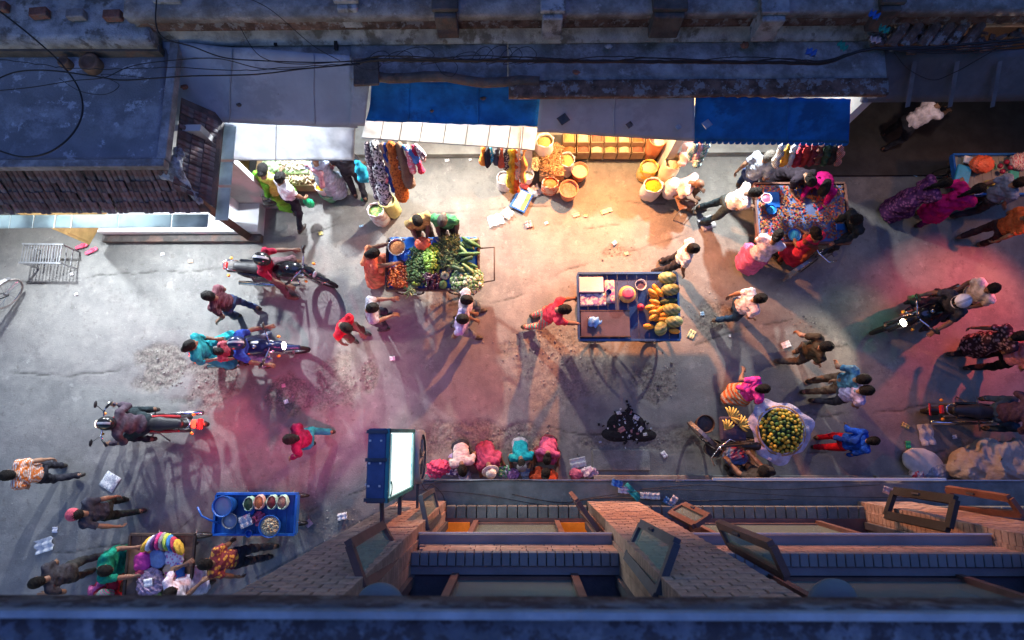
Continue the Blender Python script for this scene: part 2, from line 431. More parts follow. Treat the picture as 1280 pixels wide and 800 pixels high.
def gz(x, y):
    i = min(len(gx) - 1, max(0, int(np.searchsorted(gx, x)))); j = min(len(gy) - 1, max(0, int(np.searchsorted(gy, y)))); return float(Zg[i, j])

C_ROOF = (.20, .21, .23)
m_conc = mat('old_concrete', (.26, .27, .29), .9, .4, 3.5, .8, 30, col2=(.15, .14, .14), thr=(.45, .66), dirt=(.38, .39, .41), dthr=(.55, .68), dscale=4.5)
m_conc2 = mat('pale_concrete', (.36, .38, .41), .88, .35, 4, .7, 40, col2=(.15, .145, .14), thr=(.5, .62))
m_dark = mat('dark_stained_concrete', (.10, .09, .085), .95, .4, 3, .6, 25, col2=(.17, .11, .09), thr=(.5, .62))
m_rust = mat('brown_stained_plaster', (.13, .085, .07), .95, .5, 7, .8, 26, col2=(.24, .24, .25), thr=(.52, .58))
m_sheet = mat('grey_sheet_metal', (.30, .35, .44), .75, .15, 1.2, .08, 12, col2=(.23, .27, .34), thr=(.5, .62), dirt=(.40, .42, .46), dthr=(.66, .72))
m_sheetd = mat('dark_roof_sheet', (.10, .10, .115), .7, .3, 1.2, .2, 12, col2=(.12, .12, .14), thr=(.52, .64))
m_blue = mat('blue_canvas', (.005, .12, .44), .85, .35, 2.2, .4, 9, spec=.2, col2=(.004, .08, .30), thr=(.5, .64), dirt=(.02, .03, .05), dthr=(.68, .75), dscale=6)
m_wall = mat('shop_plaster', (.45, .45, .43), .9, .2, 2, .2)
m_white = mat('white_paint', (.75, .76, .77), .5, .08, 2, .05)
m_floor = mat('shop_floor', (.34, .33, .30), .8, .2, 3, .2)
m_cable = mat('black_cable', (.012, .012, .014), .5, .1, 5, 0)
m_wood = mat('brown_wood', (.18, .10, .06), .6, .3, 6, .2, 30)
m_wooddk = mat('dark_wood', (.07, .045, .035), .7, .3, 6, .2, 30)
m_yellowwood = mat('varnished_door_wood', (.42, .27, .10), .5, .2, 6, .1)
m_pink = mat('pink_plastic', (.75, .10, .18), .4)
m_metal = mat('dull_metal', (.35, .36, .38), .4, .2, 8, .05, metal=.8)
m_film = translucent_mat('white_film', (.80, .82, .86), .5)
m_filmw = translucent_mat('white_awning_cloth', (.95, .95, .95), .6)

def sheet(name, c, nu, nv, m, parent=None, th=.02, sag=None, noise=0., seed=0, smooth=True):
    """a sheet of material between four corners (c00, c10, c11, c01) with thickness"""
    c = [np.array(q, float) for q in c]; u = np.linspace(0, 1, nu + 1)[:, None, None]; v = np.linspace(0, 1, nv + 1)[None, :, None]
    G = (c[0] * (1 - u) + c[1] * u) * (1 - v) + (c[3] * (1 - u) + c[2] * u) * v
    if noise: G[..., 2] += (vnoise(G[..., 0], G[..., 1], 2.5, 3, seed) - .5) * noise
    if sag is not None: G[..., 2] += sag(u[..., 0], v[..., 0])
    n_ = np.cross(c[1] - c[0], c[3] - c[0]); n_ /= np.linalg.norm(n_)
    if n_[2] < 0: n_ = -n_
    Vt = G.reshape(-1, 3); Vb = Vt - n_ * th; k = len(Vt); I = np.arange(k).reshape(nu + 1, nv + 1)
    top = np.stack([I[:-1, :-1], I[1:, :-1], I[1:, 1:], I[:-1, 1:]], -1).reshape(-1, 4)
    rim = list(I[:, 0]) + list(I[-1, 1:]) + list(I[-2::-1, -1]) + list(I[0, -2:0:-1]); rim = np.array(rim); nx2 = np.roll(rim, -1)
    side = np.stack([rim, nx2, nx2 + k, rim + k], 1)[:, ::-1]
    F_ = np.concatenate([top, top[:, ::-1] + k, side])
    me = mesh_np(name, np.concatenate([Vt, Vb]), F_, m, smooth)
    return link(name, me, parent)

# ---------------------------------------------------------------- opposite shop row: floor, partitions, slab, wall, ledges, piers
row = empty('shop_row_building', (0, 6, 0), label='long grey concrete shop building with ledges and open shops across the street', cat='building')
def rp(mb, name, mats, sm=False):
    o = mb.build(name, mats, row, sm); o.location = (0, -6, 0); return o
def bx(x0, x1, y0, y1, z0, z1, mi=0): return MB().box(((x0 + x1) / 2, (y0 + y1) / 2, (z0 + z1) / 2), (x1 - x0, y1 - y0, z1 - z0), mi)
rp(bx(-4.55, 5.25, 5.34, 9.0, -.1, .16), 'shop_floor', m_floor)
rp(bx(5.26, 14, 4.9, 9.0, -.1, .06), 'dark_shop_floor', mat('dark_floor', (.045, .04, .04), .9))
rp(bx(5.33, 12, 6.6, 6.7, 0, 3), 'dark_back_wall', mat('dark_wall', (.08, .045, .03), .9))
rp(bx(-14, 14, 9.0, 9.3, -.1, 7), 'back_wall', m_wall)
for x in (-4.62, -2.12, .16, 2.74, 5.25, 12.2):
    rp(bx(x - .07, x + .07, 4.9 if (x > 5 or 0 < x < 3) else 5.2, 8.99, .16, 3.1), 'partition', m_wall)
# canopy slab, its brown stained rim, the steps of the wall above it
def slabpoly(name, pts, z1, th, m):
    vs = [(p[0], p[1], z1) for p in pts] + [(p[0], p[1], z1 - th) for p in pts]; n = len(pts)
    fs = [tuple(range(n)), tuple(range(2 * n - 1, n - 1, -1))] + [(k + n, (k + 1) % n + n, (k + 1) % n, k) for k in range(n)]
    return rp(MB().add(vs, [f[::-1] for f in fs] if False else fs), name, m)
def strip(name, x0, x1, ya, za, yb, zb, m, seg=.12, amp=.0, th=.1, seed=1):
    n_ = max(2, int((x1 - x0) / seg)); o = sheet(name, [(x0, ya, za), (x1, ya, za), (x1, yb, zb), (x0, yb, zb)], n_, 6, m, row, th, noise=amp, seed=seed); o.location = (0, -6, 0); return o
strip('canopy_slab', -.16, 5.2, 4.92, 3.30, 5.72, 3.34, m_conc, amp=.03, th=.12)
strip('canopy_slab', -2.42, -.165, 4.97, 3.30, 5.72, 3.34, m_conc, amp=.02, th=.08)
strip('canopy_slab', -5.3, -2.425, 5.33, 3.30, 5.72, 3.34, m_conc, amp=.02, th=.12)
strip('canopy_rim', -.15, 5.22, 4.70, 3.27, 4.93, 3.315, m_rust, amp=.03, th=.10, seed=4)
strip('wall_face', -5.3, 14, 5.70, 3.33, 5.72, 3.62, m_dark, amp=0, th=.1)
strip('sloping_panel', -5.3, 5.2, 5.48, 3.36, 5.74, 3.62, m_conc2, amp=.02, th=.12, seed=9)
strip('ledge_face', -5.3, 14, 5.52, 3.64, 5.55, 3.86, m_rust, amp=0, th=.08)
strip('upper_ledge', -5.32, 14, 5.50, 3.98, 6.6, 4.04, m_conc, amp=.03, th=.16, seed=6)
rp(bx(-14, 14, 6.5, 6.8, 3.5, 7.5), 'upper_wall', m_conc)
for (u0, u1, v0, v1, dk) in ((212, 245, -4, 28, 0), (432, 456, -4, 38, 0), (548, 574, 4, 48, 1), (677, 701, -6, 50, 0), (810, 846, -6, 48, 1), (938, 966, -6, 52, 0), (1080, 1104, -4, 40, 1)):
    a = P(u0, v1, 3.62); b = P(u1, v1, 3.62); yb = 5.9; ya = a.y
    mbx = MB().box(((a.x + b.x) / 2, (ya + yb) / 2, 3.83), (b.x - a.x, yb - ya, .44), bev=.015)
    rp(mbx, 'pier', m_dark if dk else m_conc2)
    rp(MB().box(((a.x + b.x) / 2, (ya + yb) / 2 + .05, 4.09), (b.x - a.x + .06, yb - ya - .04, .07), bev=.01), 'pier_cap', m_dark if dk else m_conc2)
# small pipes and clips on the slab
for u, v in ((100 / 4 + 320, 57), (400 / 4 + 320, 62), (279, 50)):
    a = P(u, v, 3.36); rp(MB().beam(a, (a.x, a.y + .28, 3.40), .05, .05), 'drain_spout', m_cable)
rp(MB().box(P(458, 90, 3.38), (.36, .42, .05), rz=.05, bev=.01), 'rusty_plate', m_dark)
# dark right-hand canopy with seams
strip('dark_canopy', 5.12, 14, 4.86, 2.78, 5.35, 3.32, m_sheetd, amp=.03, th=.05, seed=3)
for u in (1140, 1193, 1246):
    a = P(u, 80, 3.2); b = P(u - 6, 134, 2.83); rp(MB().beam((a.x, a.y, 3.262), (b.x, b.y, 2.836), .07, .006), 'seam_batten', mat('seam_grey', (.13, .13, .145), .9))
rb = MB()
for k in range(60):
    u = random.uniform(1085, 1280); v = random.uniform(36, 62); p = P(u, v, 3.45)
    rb.box((p.x, p.y, 3.40 + random.uniform(0, .1)), (random.uniform(.05, .22), random.uniform(.04, .12), random.uniform(.03, .08)), rz=random.uniform(-.5, .5))
tag(rp(rb, 'broken_slab_rubble', m_rust), kind='stuff')
for k in range(6):
    p = P(1118 + k * 19 + random.uniform(-3, 3), 49 + random.uniform(-2, 2), 3.5); rp(MB().tube([(p.x - .08, p.y - .12, 3.50), (p.x + .10, p.y + .14, 3.62)], .075, 9), 'roof_tile', m_rust)

m_rbrick0 = mat('broken_brick', (.24, .11, .08), .9, .3, 8, .4, 40)
# awnings of the row ------------------------------------------------
def awn(label, c, z0, z1, m, th=.02, sag=0., noise=.03, seed=1, nu=40, name='awning', cat='awning', hem=0):
    """c: pixel corners upper-left, upper-right, lower-right, lower-left; z0 upper height, z1 lower height"""
    q = [P(*c[3], z1), P(*c[2], z1), P(*c[1], z0), P(*c[0], z0)]; noise *= 1.8
    f = (lambda u, v: -sag * np.sin(pi * v) * (1 + .4 * np.sin(u * 19)) - .012 * np.sin(u * pi * 12) ** 2 + .012 * np.sin(u * 61 + 3 * np.sin(v * 4 + u * 9)) * (.3 + v)) if sag else None
    o = sheet(name, [tuple(p) for p in q], nu, 10, m, None, th, f, noise, seed)
    return tag(o, label, cat)
awn('wide grey sheet awning left of the blue awning', [(203, 52), (437, 70), (447, 160), (198, 150)], 3.42, 2.62, m_sheet, .015, 0, .03, 2)
awn('narrow folded end of the grey sheet beside the rusty plate', [(441, 92), (462, 99), (456, 158), (436, 158)], 3.36, 2.70, m_sheet, .015, 0, .02, 5, 6)
awn('bright blue canvas awning with a rolled brown top edge', [(464, 96), (676, 106), (673, 159), (457, 150)], 3.24, 2.62, m_blue, .012, .10, .05, 3)
awn('plain grey canopy over the warm lit spice shop', [(676, 114), (868, 119), (868, 177), (671, 165)], 3.22, 2.62, m_sheet, .03, 0, .03, 8)
a = awn('blue canvas awning with a scalloped hem', [(870, 120), (1064, 124), (1061, 179), (867, 176)], 3.22, 2.56, m_blue, .012, .03, .03, 11)
sc = MB(); q0 = P(867, 176, 2.56); q1 = P(1061, 179, 2.56)
for k in range(26):
    t = (k + .5) / 26; c = q0.lerp(q1, t); r = (q1.x - q0.x) / 52
    n_ = 7; vs = [(c.x - r, c.y, 2.56), (c.x + r, c.y, 2.56)] + [(c.x + r * cos(pi * j / n_), c.y - .01 - .012 * sin(pi * j / n_), 2.55 - .045 * sin(pi * j / n_)) for j in range(1, n_)]
    vs2 = [(x, y + .006, z) for x, y, z in vs]; m_ = len(vs); o_ = [0, 1] + list(range(2, m_))
    sc.add(vs + vs2, [tuple(o_), tuple(i + m_ for i in reversed(o_))] + [(o_[i], o_[i] + m_, o_[(i + 1) % m_] + m_, o_[(i + 1) % m_]) for i in range(m_)])
sc.build('scalloped_hem', m_blue, a)
q = [P(462 + k * 23.6, 94 + 10 * (k / 9.) + 3 * sin(k * 1.3), 3.3) for k in range(10)]
MB().tube(q, .07, 8).build('rolled_edge', m_dark, bpy.data.objects['awning.001'] if 'awning.001' in bpy.data.objects else None, True)
# patches on awnings
for (u, v, z, s_, aw, m_) in ((257 / 4 + 640, 149, 2.93, .15, 2, m_dark), (588 / 4 + 640, 156, 2.86, .09, 2, m_rust), (833 / 4 + 640, 159, 2.85, .08, 2, m_conc2), (975 / 4 + 640, 155, 2.88, .12, 3, m_sheet)):
    p = P(u, v, z); MB().box(p, (s_, s_ * .9, .012), rz=.6).build('patch', m_, None)
    o = bpy.data.objects[-1] if False else bpy.data.objects['patch'] if 'patch' in bpy.data.objects else None
    o = COL.objects[-1]; tag(o, {149: 'dark diamond patch of tar on the grey canopy', 156: 'rust coloured triangular scrap on the grey canopy', 159: 'small pale square scrap on the grey canopy', 155: 'round grey patch on the scalloped blue awning'}[v], 'patch')
    o.name = 'canopy_patch'

for (u0, u1, z0_, z1_, ob, m_) in ((392, 393, 3.42, 2.63, 'awning', m_sheet), (290, 286, 3.42, 2.63, 'awning', m_sheet), (512, 510, 3.22, 2.63, 'awning.002', m_blue), (598, 597, 3.22, 2.63, 'awning.002', m_blue), (768, 767, 3.20, 2.63, 'awning.003', m_sheet), (985, 984, 3.20, 2.57, 'awning.004', m_blue)):
    v0_ = {392: 68, 290: 60, 512: 99, 598: 103, 768: 118, 985: 123}[u0]; v1_ = {392: 157, 290: 154, 512: 151, 598: 155, 768: 170, 985: 177}[u0]
    A_ = P(u0, v0_, z0_); B_ = P(u1, v1_, z1_); MB().tube([A_.lerp(B_, t) + Vector((.006 * sin(t * 9), 0, .010)) for t in np.linspace(0, 1, 9)], .010, 6).build('seam', m_, bpy.data.objects[ob], True)
for (u, v, z, r__, lb, m_) in ((232, 110, 3.0, .05, 'small rust coloured stone lying on the wide grey sheet', m_rbrick0), (300, 132, 2.8, .04, 'dark pebble on the wide grey sheet near its lower edge', m_dark), (350, 118, 2.92, .035, 'grey pebble in the middle of the wide grey sheet', m_conc), (604, 124, 2.95, .04, 'dark stone on the bright blue awning', m_dark), (540, 140, 2.76, .03, 'second small stone on the bright blue awning', m_dark), (930, 58, 3.4, .06, 'broken brick piece on the slab above the scalloped awning', m_rbrick0), (720, 92, 3.4, .05, 'small brick piece on the slab above the spice shop', m_rbrick0), (760, 60, 3.4, .05, 'pale mortar lump on the slab', m_conc2)):
    p = P(u, v, z); tag(MB().blob((0, 0, 0), (r__ * 2.2, r__ * 1.6, r__ * 1.3), n=7, m=5, jit=.25).build('loose_stone', m_, None, False, (p.x, p.y, p.z + .03)), lb, 'stone')
# hanging translucent screens below the awnings
def flap(label, c, z0, z1, m, seams=(), th=.004, name='hanging_screen', cat='screen'):
    q = [P(*c[3], z1), P(*c[2], z1), P(*c[1], z0), P(*c[0], z0)]
    r = empty(name, tuple((q[0] + q[1]) / 2), label=label, cat=cat)
    o = sheet('cloth', [tuple(p) for p in q], 40, 8, m, r, th, None, .03, 4); o.location = -r.location
    for s_ in seams:
        b_ = MB().beam(q[0].lerp(q[1], s_), q[3].lerp(q[2], s_), .014, .014, up=(0, -1, .3)).build('seam', m_metal, r); b_.location = -r.location + Vector((0, -.012, 0))
    b_ = MB().tube([q[0], q[1]], .010, 6).build('bottom_rod', m_metal, r); b_.location = -r.location
    return r
flap('pale translucent plastic screen showing blurred shapes, under the grey sheet awning', [(262, 152), (444, 160), (442, 200), (262, 200)], 2.56, 2.05, m_film, (0.0, .46, 1))
flap('glowing white cloth screen with dark seams, under the bright blue awning', [(456, 150), (652, 158), (648, 186), (452, 172)], 2.56, 2.12, m_filmw, (.12, .24, .37, .52, .66, .80, .93))
flap('narrow pale pink cloth screen hanging at the left end of the spice shop', [(652, 158), (672, 160), (668, 188), (650, 186)], 2.56, 2.14, m_filmw, (.1,))

# ---------------------------------------------------------------- left house: flat roof, brick ledge, tiled eaves, gutter
lh = empty('tiled_eave_house', (-7, 4.5, 0), label='low house with a flat blotched roof and tiled eaves at the street corner', cat='house')
def lp(mb, name, m, sm=False):
    o = mb.build(name, m, lh, sm); o.location = (7, -4.5, 0); return o
m_flat = mat('blotched_roof_concrete', (.20, .21, .23), .9, .25, 1.1, .8, 35, col2=(.31, .33, .36), thr=(.52, .66), dirt=(.44, .47, .52), dthr=(.56, .63), dscale=3.1)
o = sheet('flat_roof', [(-13.5, 3.72, 3.34), (-5.02, 3.76, 3.34), (-5.10, 5.62, 3.36), (-13.5, 5.62, 3.36)], 120, 30, m_flat, lh, .15, None, .05, 2); o.location = (7, -4.5, 0)
lp(MB().beam((-13.5, 3.66, 3.36), (-4.90, 3.66, 3.36), .10, .13), 'roof_rim', m_conc)
lp(MB().beam((-4.94, 3.72, 3.36), (-4.94, 5.55, 3.36), .12, .13), 'roof_rim', m_conc)
lp(MB().beam((-13.5, 5.44, 3.42), (-5.1, 5.36, 3.42), .10, .16), 'ledge_foot', m_dark)
o = sheet('brick_ledge', [(-13.5, 5.42, 3.72), (-5.12, 5.34, 3.72), (-5.12, 6.6, 3.74), (-13.5, 6.6, 3.74)], 90, 14, m_conc2, lh, .3, None, .03, 5); o.location = (7, -4.5, 0)
lp(bx(-13.5, -5.2, 6.45, 6.7, 3.4, 7.5), 'upper_wall', m_conc)
m_rbrick = mat('red_roof_brick', (.22, .10, .08), .9, .3, 8, .4, 40, col2=(.14, .12, .12), thr=(.5, .65))
m_gbrick = mat('grey_roof_brick', (.25, .24, .25), .9, .3, 8, .4, 40)
for k, (u, v, m_, lb) in enumerate(((49, 16, m_rbrick, 'dark red brick lying on the ledge, left of the grey one'), (95, 18, m_gbrick, 'grey mortar coated brick lying on the roof ledge'),
                                (141, 19, m_rbrick, 'reddish brick on the ledge between the grey one and the end one'), (184, 17.5, m_rbrick, 'brightest red brick at the end of the ledge'), (-2, 8, m_rbrick, 'brick cut off by the edge of the picture on the roof ledge'))):
    p = P(u, v, 3.80); o = MB().box((0, 0, 0), (.24, .13, .11), bev=.012).build('loose_brick', m_); o.location = (p.x, p.y, 3.79); o.rotation_euler = (0, 0, random.uniform(-.1, .1)); tag(o, lb, 'brick', 'bricks lying on the ledge')
# eaves
m_tile = mat('clay_tile', (.15, .085, .08), .85, .35, 5, .3, 50, col2=(.13, .12, .125), thr=(.42, .58), rnd=.45)
def tile_mesh(w_, l_):
    vs = []; n = 4
    for y, z, q in ((-l_ / 2, 0, 1), (l_ / 2, .012, .9)):
        for k in range(n + 1):
            a = pi * k / n; vs.append((-cos(a) * w_ / 2 * q, y, z + sin(a) * w_ * .2))
        vs.append((0, y, z - .012))
    m_ = n + 2; fs = [(k, k + 1, k + 1 + m_, k + m_) for k in range(n)] + [tuple(range(m_)), tuple(range(2 * m_ - 1, m_ - 1, -1)), (n, n + 1, n + 1 + m_, n + m_), (n + 1, 0, m_, n + 1 + m_)]
    return MB().add(vs, fs).mesh('roof_tile', m_tile)
tm = tile_mesh(.074, .19); TL = Vector((7, -4.5, 0))
def tile(p, slope, rz, roll=0):
    o = link('roof_tile', tm, lh); M = Matrix.Translation(p + TL) @ Matrix.Rotation(rz + random.uniform(-.05, .05), 4, 'Z') @ Matrix.Rotation(slope, 4, 'X') @ Matrix.Rotation(random.uniform(-.06, .06), 4, 'Y')
    o.matrix_local = M; s_ = random.uniform(.93, 1.06); o.scale = (s_, s_, s_)
y0, y1, z0, z1 = 3.24, 3.68, 2.66, 3.20
lp(MB().add([(-13.5, y0 + .02, z0 - .03), (-4.62, y0 + .02, z0 - .03), (-4.95, y1, z1 - .03), (-13.5, y1, z1 - .03), (-13.5, y0 + .02, z0 - .09), (-4.62, y0 + .02, z0 - .09), (-4.95, y1, z1 - .09), (-13.5, y1, z1 - .09)],
            [(0, 1, 2, 3), (7, 6, 5, 4), (0, 4, 5, 1), (1, 5, 6, 2), (3, 2, 6, 7), (0, 3, 7, 4)]), 'eave_board', m_dark)
x = -8.0
while x < -4.72:
    for r in range(4):
        t = (r + .5) / 4; xx = x + random.uniform(-.012, .012)
        if xx < -4.72 - t * .25: tile(Vector((xx, y0 + (y1 - y0) * t - .02 + random.uniform(-.02, .02), z0 + (z1 - z0) * t + .008 * (4 - r))), math.atan2(z1 - z0, y1 - y0), 0)
    x += .077
ts = MB(); tsv = tm
x = -13.4
while x < -8.05:
    for r in range(4):
        t = (r + .5) / 4; ts.add([v.co for v in tm.vertices], [tuple(p.vertices) for p in tm.polygons], 0, Matrix.Translation((x, y0 + (y1 - y0) * t, z0 + (z1 - z0) * t)) @ Matrix.Rotation(math.atan2(z1 - z0, y1 - y0), 4, 'X'))
    x += .077
tag(lp(ts, 'far_tiles', m_tile), kind='stuff')
y = 3.42
while y < 4.72:
    for r in range(3):
        t = (r + .5) / 3; tile(Vector((-4.60 - .30 * t, y + random.uniform(-.01, .01), z0 + .02 + (z1 - z0) * .9 * t)), math.atan2(.49, .30), pi / 2)
    y += .077
lp(MB().add([(-4.56, 3.3, 2.63), (-4.56, 4.8, 2.63), (-4.92, 4.8, 3.15), (-4.92, 3.6, 3.15), (-4.56, 3.3, 2.57), (-4.56, 4.8, 2.57), (-4.92, 4.8, 3.09), (-4.92, 3.6, 3.09)],
            [(0, 1, 2, 3), (7, 6, 5, 4), (0, 4, 5, 1), (1, 5, 6, 2), (3, 2, 6, 7), (0, 3, 7, 4)]), 'eave_board', m_dark)
# mortar blob at the corner
s_ = SDF((-5.3, 3.2, 2.7), (-4.4, 4.2, 3.5), .03, .06); s_.cone((-4.95, 3.70, 3.16), (-4.70, 3.36, 2.76), .075, .05, .08); s_.ell((-4.90, 3.80, 3.13), (.10, .22, .07)); s_.ell((-4.98, 3.6, 3.12), (.16, .08, .07)); s_.ripple(.035, 40, 3)
v_, f_ = s_.surf(); o = link('mortar_patch', mesh_np('mortar_patch', v_, f_, m_conc2), lh); o.location = TL
# pale gutter sheets under the eaves, in panels
m_gut = translucent_mat('pale_gutter_sheet', (.66, .76, .76), .6)
us = (-320, -200, -90, 15, 44, 71, 92, 150, 216, 262)
for a_, b_ in zip(us, us[1:]):
    A = P(a_, 266, 2.55); B = P(b_, 266, 2.55)
    lp(MB().beam((A.x + .012, 3.13, 2.555), (B.x - .012, 3.13, 2.555), .20, .02), 'gutter_panel', m_gut)
for (va, vb) in ((152, 200), (202, 232), (234, 276)):
    A = P(268, va, 2.5); B = P(268, vb, 2.5)
    lp(MB().box((-4.50, (A.y + B.y) / 2, 2.5), (.19, abs(A.y - B.y) - .02, .02)), 'gutter_panel', m_gut)
lp(bx(-13.5, -4.62, 4.3, 4.4, 0, 3.1), 'front_wall', m_wall)
# steps and door frame
for zz, ya, yb in ((.13, 3.60, 3.74), (.28, 3.74, 4.3)):
    lp(bx(-8.0, -4.95, ya, yb, -.05, zz), 'white_step', m_white if zz > .2 else m_dark)
lp(MB().beam(P(312, 297, .02), P(312, 297, 0) + Vector((0, 0, 2.5)), .13, .13), 'door_post', m_wooddk)
for k in range(3):
    q_ = P(312, 297, 0) + Vector((-.10 - .07 * k, .09 + .06 * k, 0)); lp(MB().beam(q_, q_ + Vector((0, 0, 2.45)), .035, .05), 'door_moulding', m_wood)
qa = P(311, 270, 0); qb = P(311, 205, 0)
lp(MB().box(((qa.x + qb.x) / 2 - .05, (qa.y + qb.y) / 2, 1.25), (.05, abs(qb.y - qa.y), 2.45)), 'white_shutter', m_white)
def panel_door(label, a, b, z0, z1, m, n=2):
    a = Vector(a); b = Vector(b); L_ = (b - a).length; rz = math.atan2(b.y - a.y, b.x - a.x)
    r = empty('open_door', (a.x, a.y, z0), rz, label, 'door')
    MB().box((L_ / 2, 0, (z1 - z0) / 2), (L_, .035, z1 - z0), bev=.004).build('leaf', m, r)
    for i in range(n):
        for j in range(3):
            w_ = L_ / n - .08; h_ = (z1 - z0) / 3 - .10
            for sy in (-1, 1): MB().box((L_ * (i + .5) / n, sy * .022, (z1 - z0) * (j + .5) / 3), (w_, .016, h_), bev=.012).build('panel', m, r)
    MB().tube([(L_ - .06, -.03, .95), (L_ - .06, -.07, .95), (L_ - .06, -.07, 1.08), (L_ - .06, -.03, 1.08)], .009, 6).build('handle', m_metal, r)
    return r
fa = P(111, 306, .32); ha = P(125, 281, .32); dd = (ha - fa).normalized()
panel_door('honey coloured panelled door standing open above the pink sandals', ha + dd * .35, fa, .32, 2.25, m_yellowwood)
fa = P(309, 232, .1); panel_door('honey coloured panelled door at the corner shop entrance beside the green dress', (fa.x - .02, fa.y + .75, 0), (fa.x, fa.y, 0), .1, 2.1, m_yellowwood)

# ---------------------------------------------------------------- our building: brick pilasters, ledge, windows
m_brick = mat('brick_clay', (.50, .33, .26), .9, .2, 10, .35, 60, rnd=.14)
m_mortar = mat('brick_mortar', (.13, .10, .09), .95, .2, 20, .3)
m_ledge = mat('ledge_concrete', (.20, .21, .205), .9, .25, 4, .5, 50, dirt=(.26, .28, .28), dthr=(.6, .7), dscale=8)
m_sill = mat('painted_sill', (.21, .22, .25), .7, .15, 3, .1)
m_frame = mat('red_brown_frame', (.17, .09, .08), .6, .2, 6, .1)
m_framed = mat('dark_window_frame', (.075, .08, .105), .6, .2, 6, .1)
m_glass = clear_mat('window_glass', (.72, .85, .82), .78, .05)
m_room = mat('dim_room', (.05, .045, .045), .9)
bld = empty('brick_building', (0, -1.2, 0), label='brick fronted building below the camera with pilasters, sills and open windows', cat='building')
BO = Vector((0, 1.2, 0))
def bp_(mb, name, m, sm=False):
    o = mb.build(name, m, bld, sm); o.location = BO; return o
YF = -.87
bm_ = [MB().box((0, 0, 0), (w_ - .010, .11, .073), bev=.004).mesh('brick', m_brick) for w_ in (.145, .0725)]
PIL = [(-1.58, -.955), (.86, 1.52), (4.35, 5.0)]
rest = MB(); singles = []
for pi_, (x0, x1) in enumerate(PIL):
    bp_(bx(x0 + .01, x1 - .01, -1.60, YF - .022, -.05, 9.4), 'pilaster_core', m_mortar)
    z = 2.98; row_i = 0
    while z < 8.6:
        x = x0 - (.0725 if row_i % 2 else 0) ; first = True
        while x < x1 - .02:
            a_ = max(x, x0); b_ = min(x + .145, x1)
            if b_ - a_ > .04: singles.append((z, pi_, a_, b_, z))
            x += .145
        z += .080; row_i += 1
singles.sort(key=lambda q: (q[1] == 2, -q[0]))
for k, (z, pi_, a_, b_, _) in enumerate(singles):
    w_ = b_ - a_; dy = random.uniform(-.004, .003)
    if k < 290:
        o = link('brick', bm_[0] if w_ > .10 else bm_[1], bld, (((a_ + b_) / 2), YF - .05 + dy + 1.2, z + .036)); o.scale = (w_ / (.145 if w_ > .10 else .0725), 1, 1)
        o.rotation_euler = (0, random.uniform(-.006, .006), random.uniform(-.012, .012))
    else: rest.box(((a_ + b_) / 2, YF - .05 + dy, z + .036), (w_ - .009, .11, .071))
for (x0, x1) in PIL:
    for z in np.arange(2.98, 8.55, .080):
        for xs in (x0, x1):
            for yy in (-1.03, -1.145, -1.26): rest.box((xs + (.02 if xs == x0 else -.02), yy, z + .036), (.06, .107, .071))
tag(bp_(rest, 'lower_brickwork', m_brick), kind='stuff')
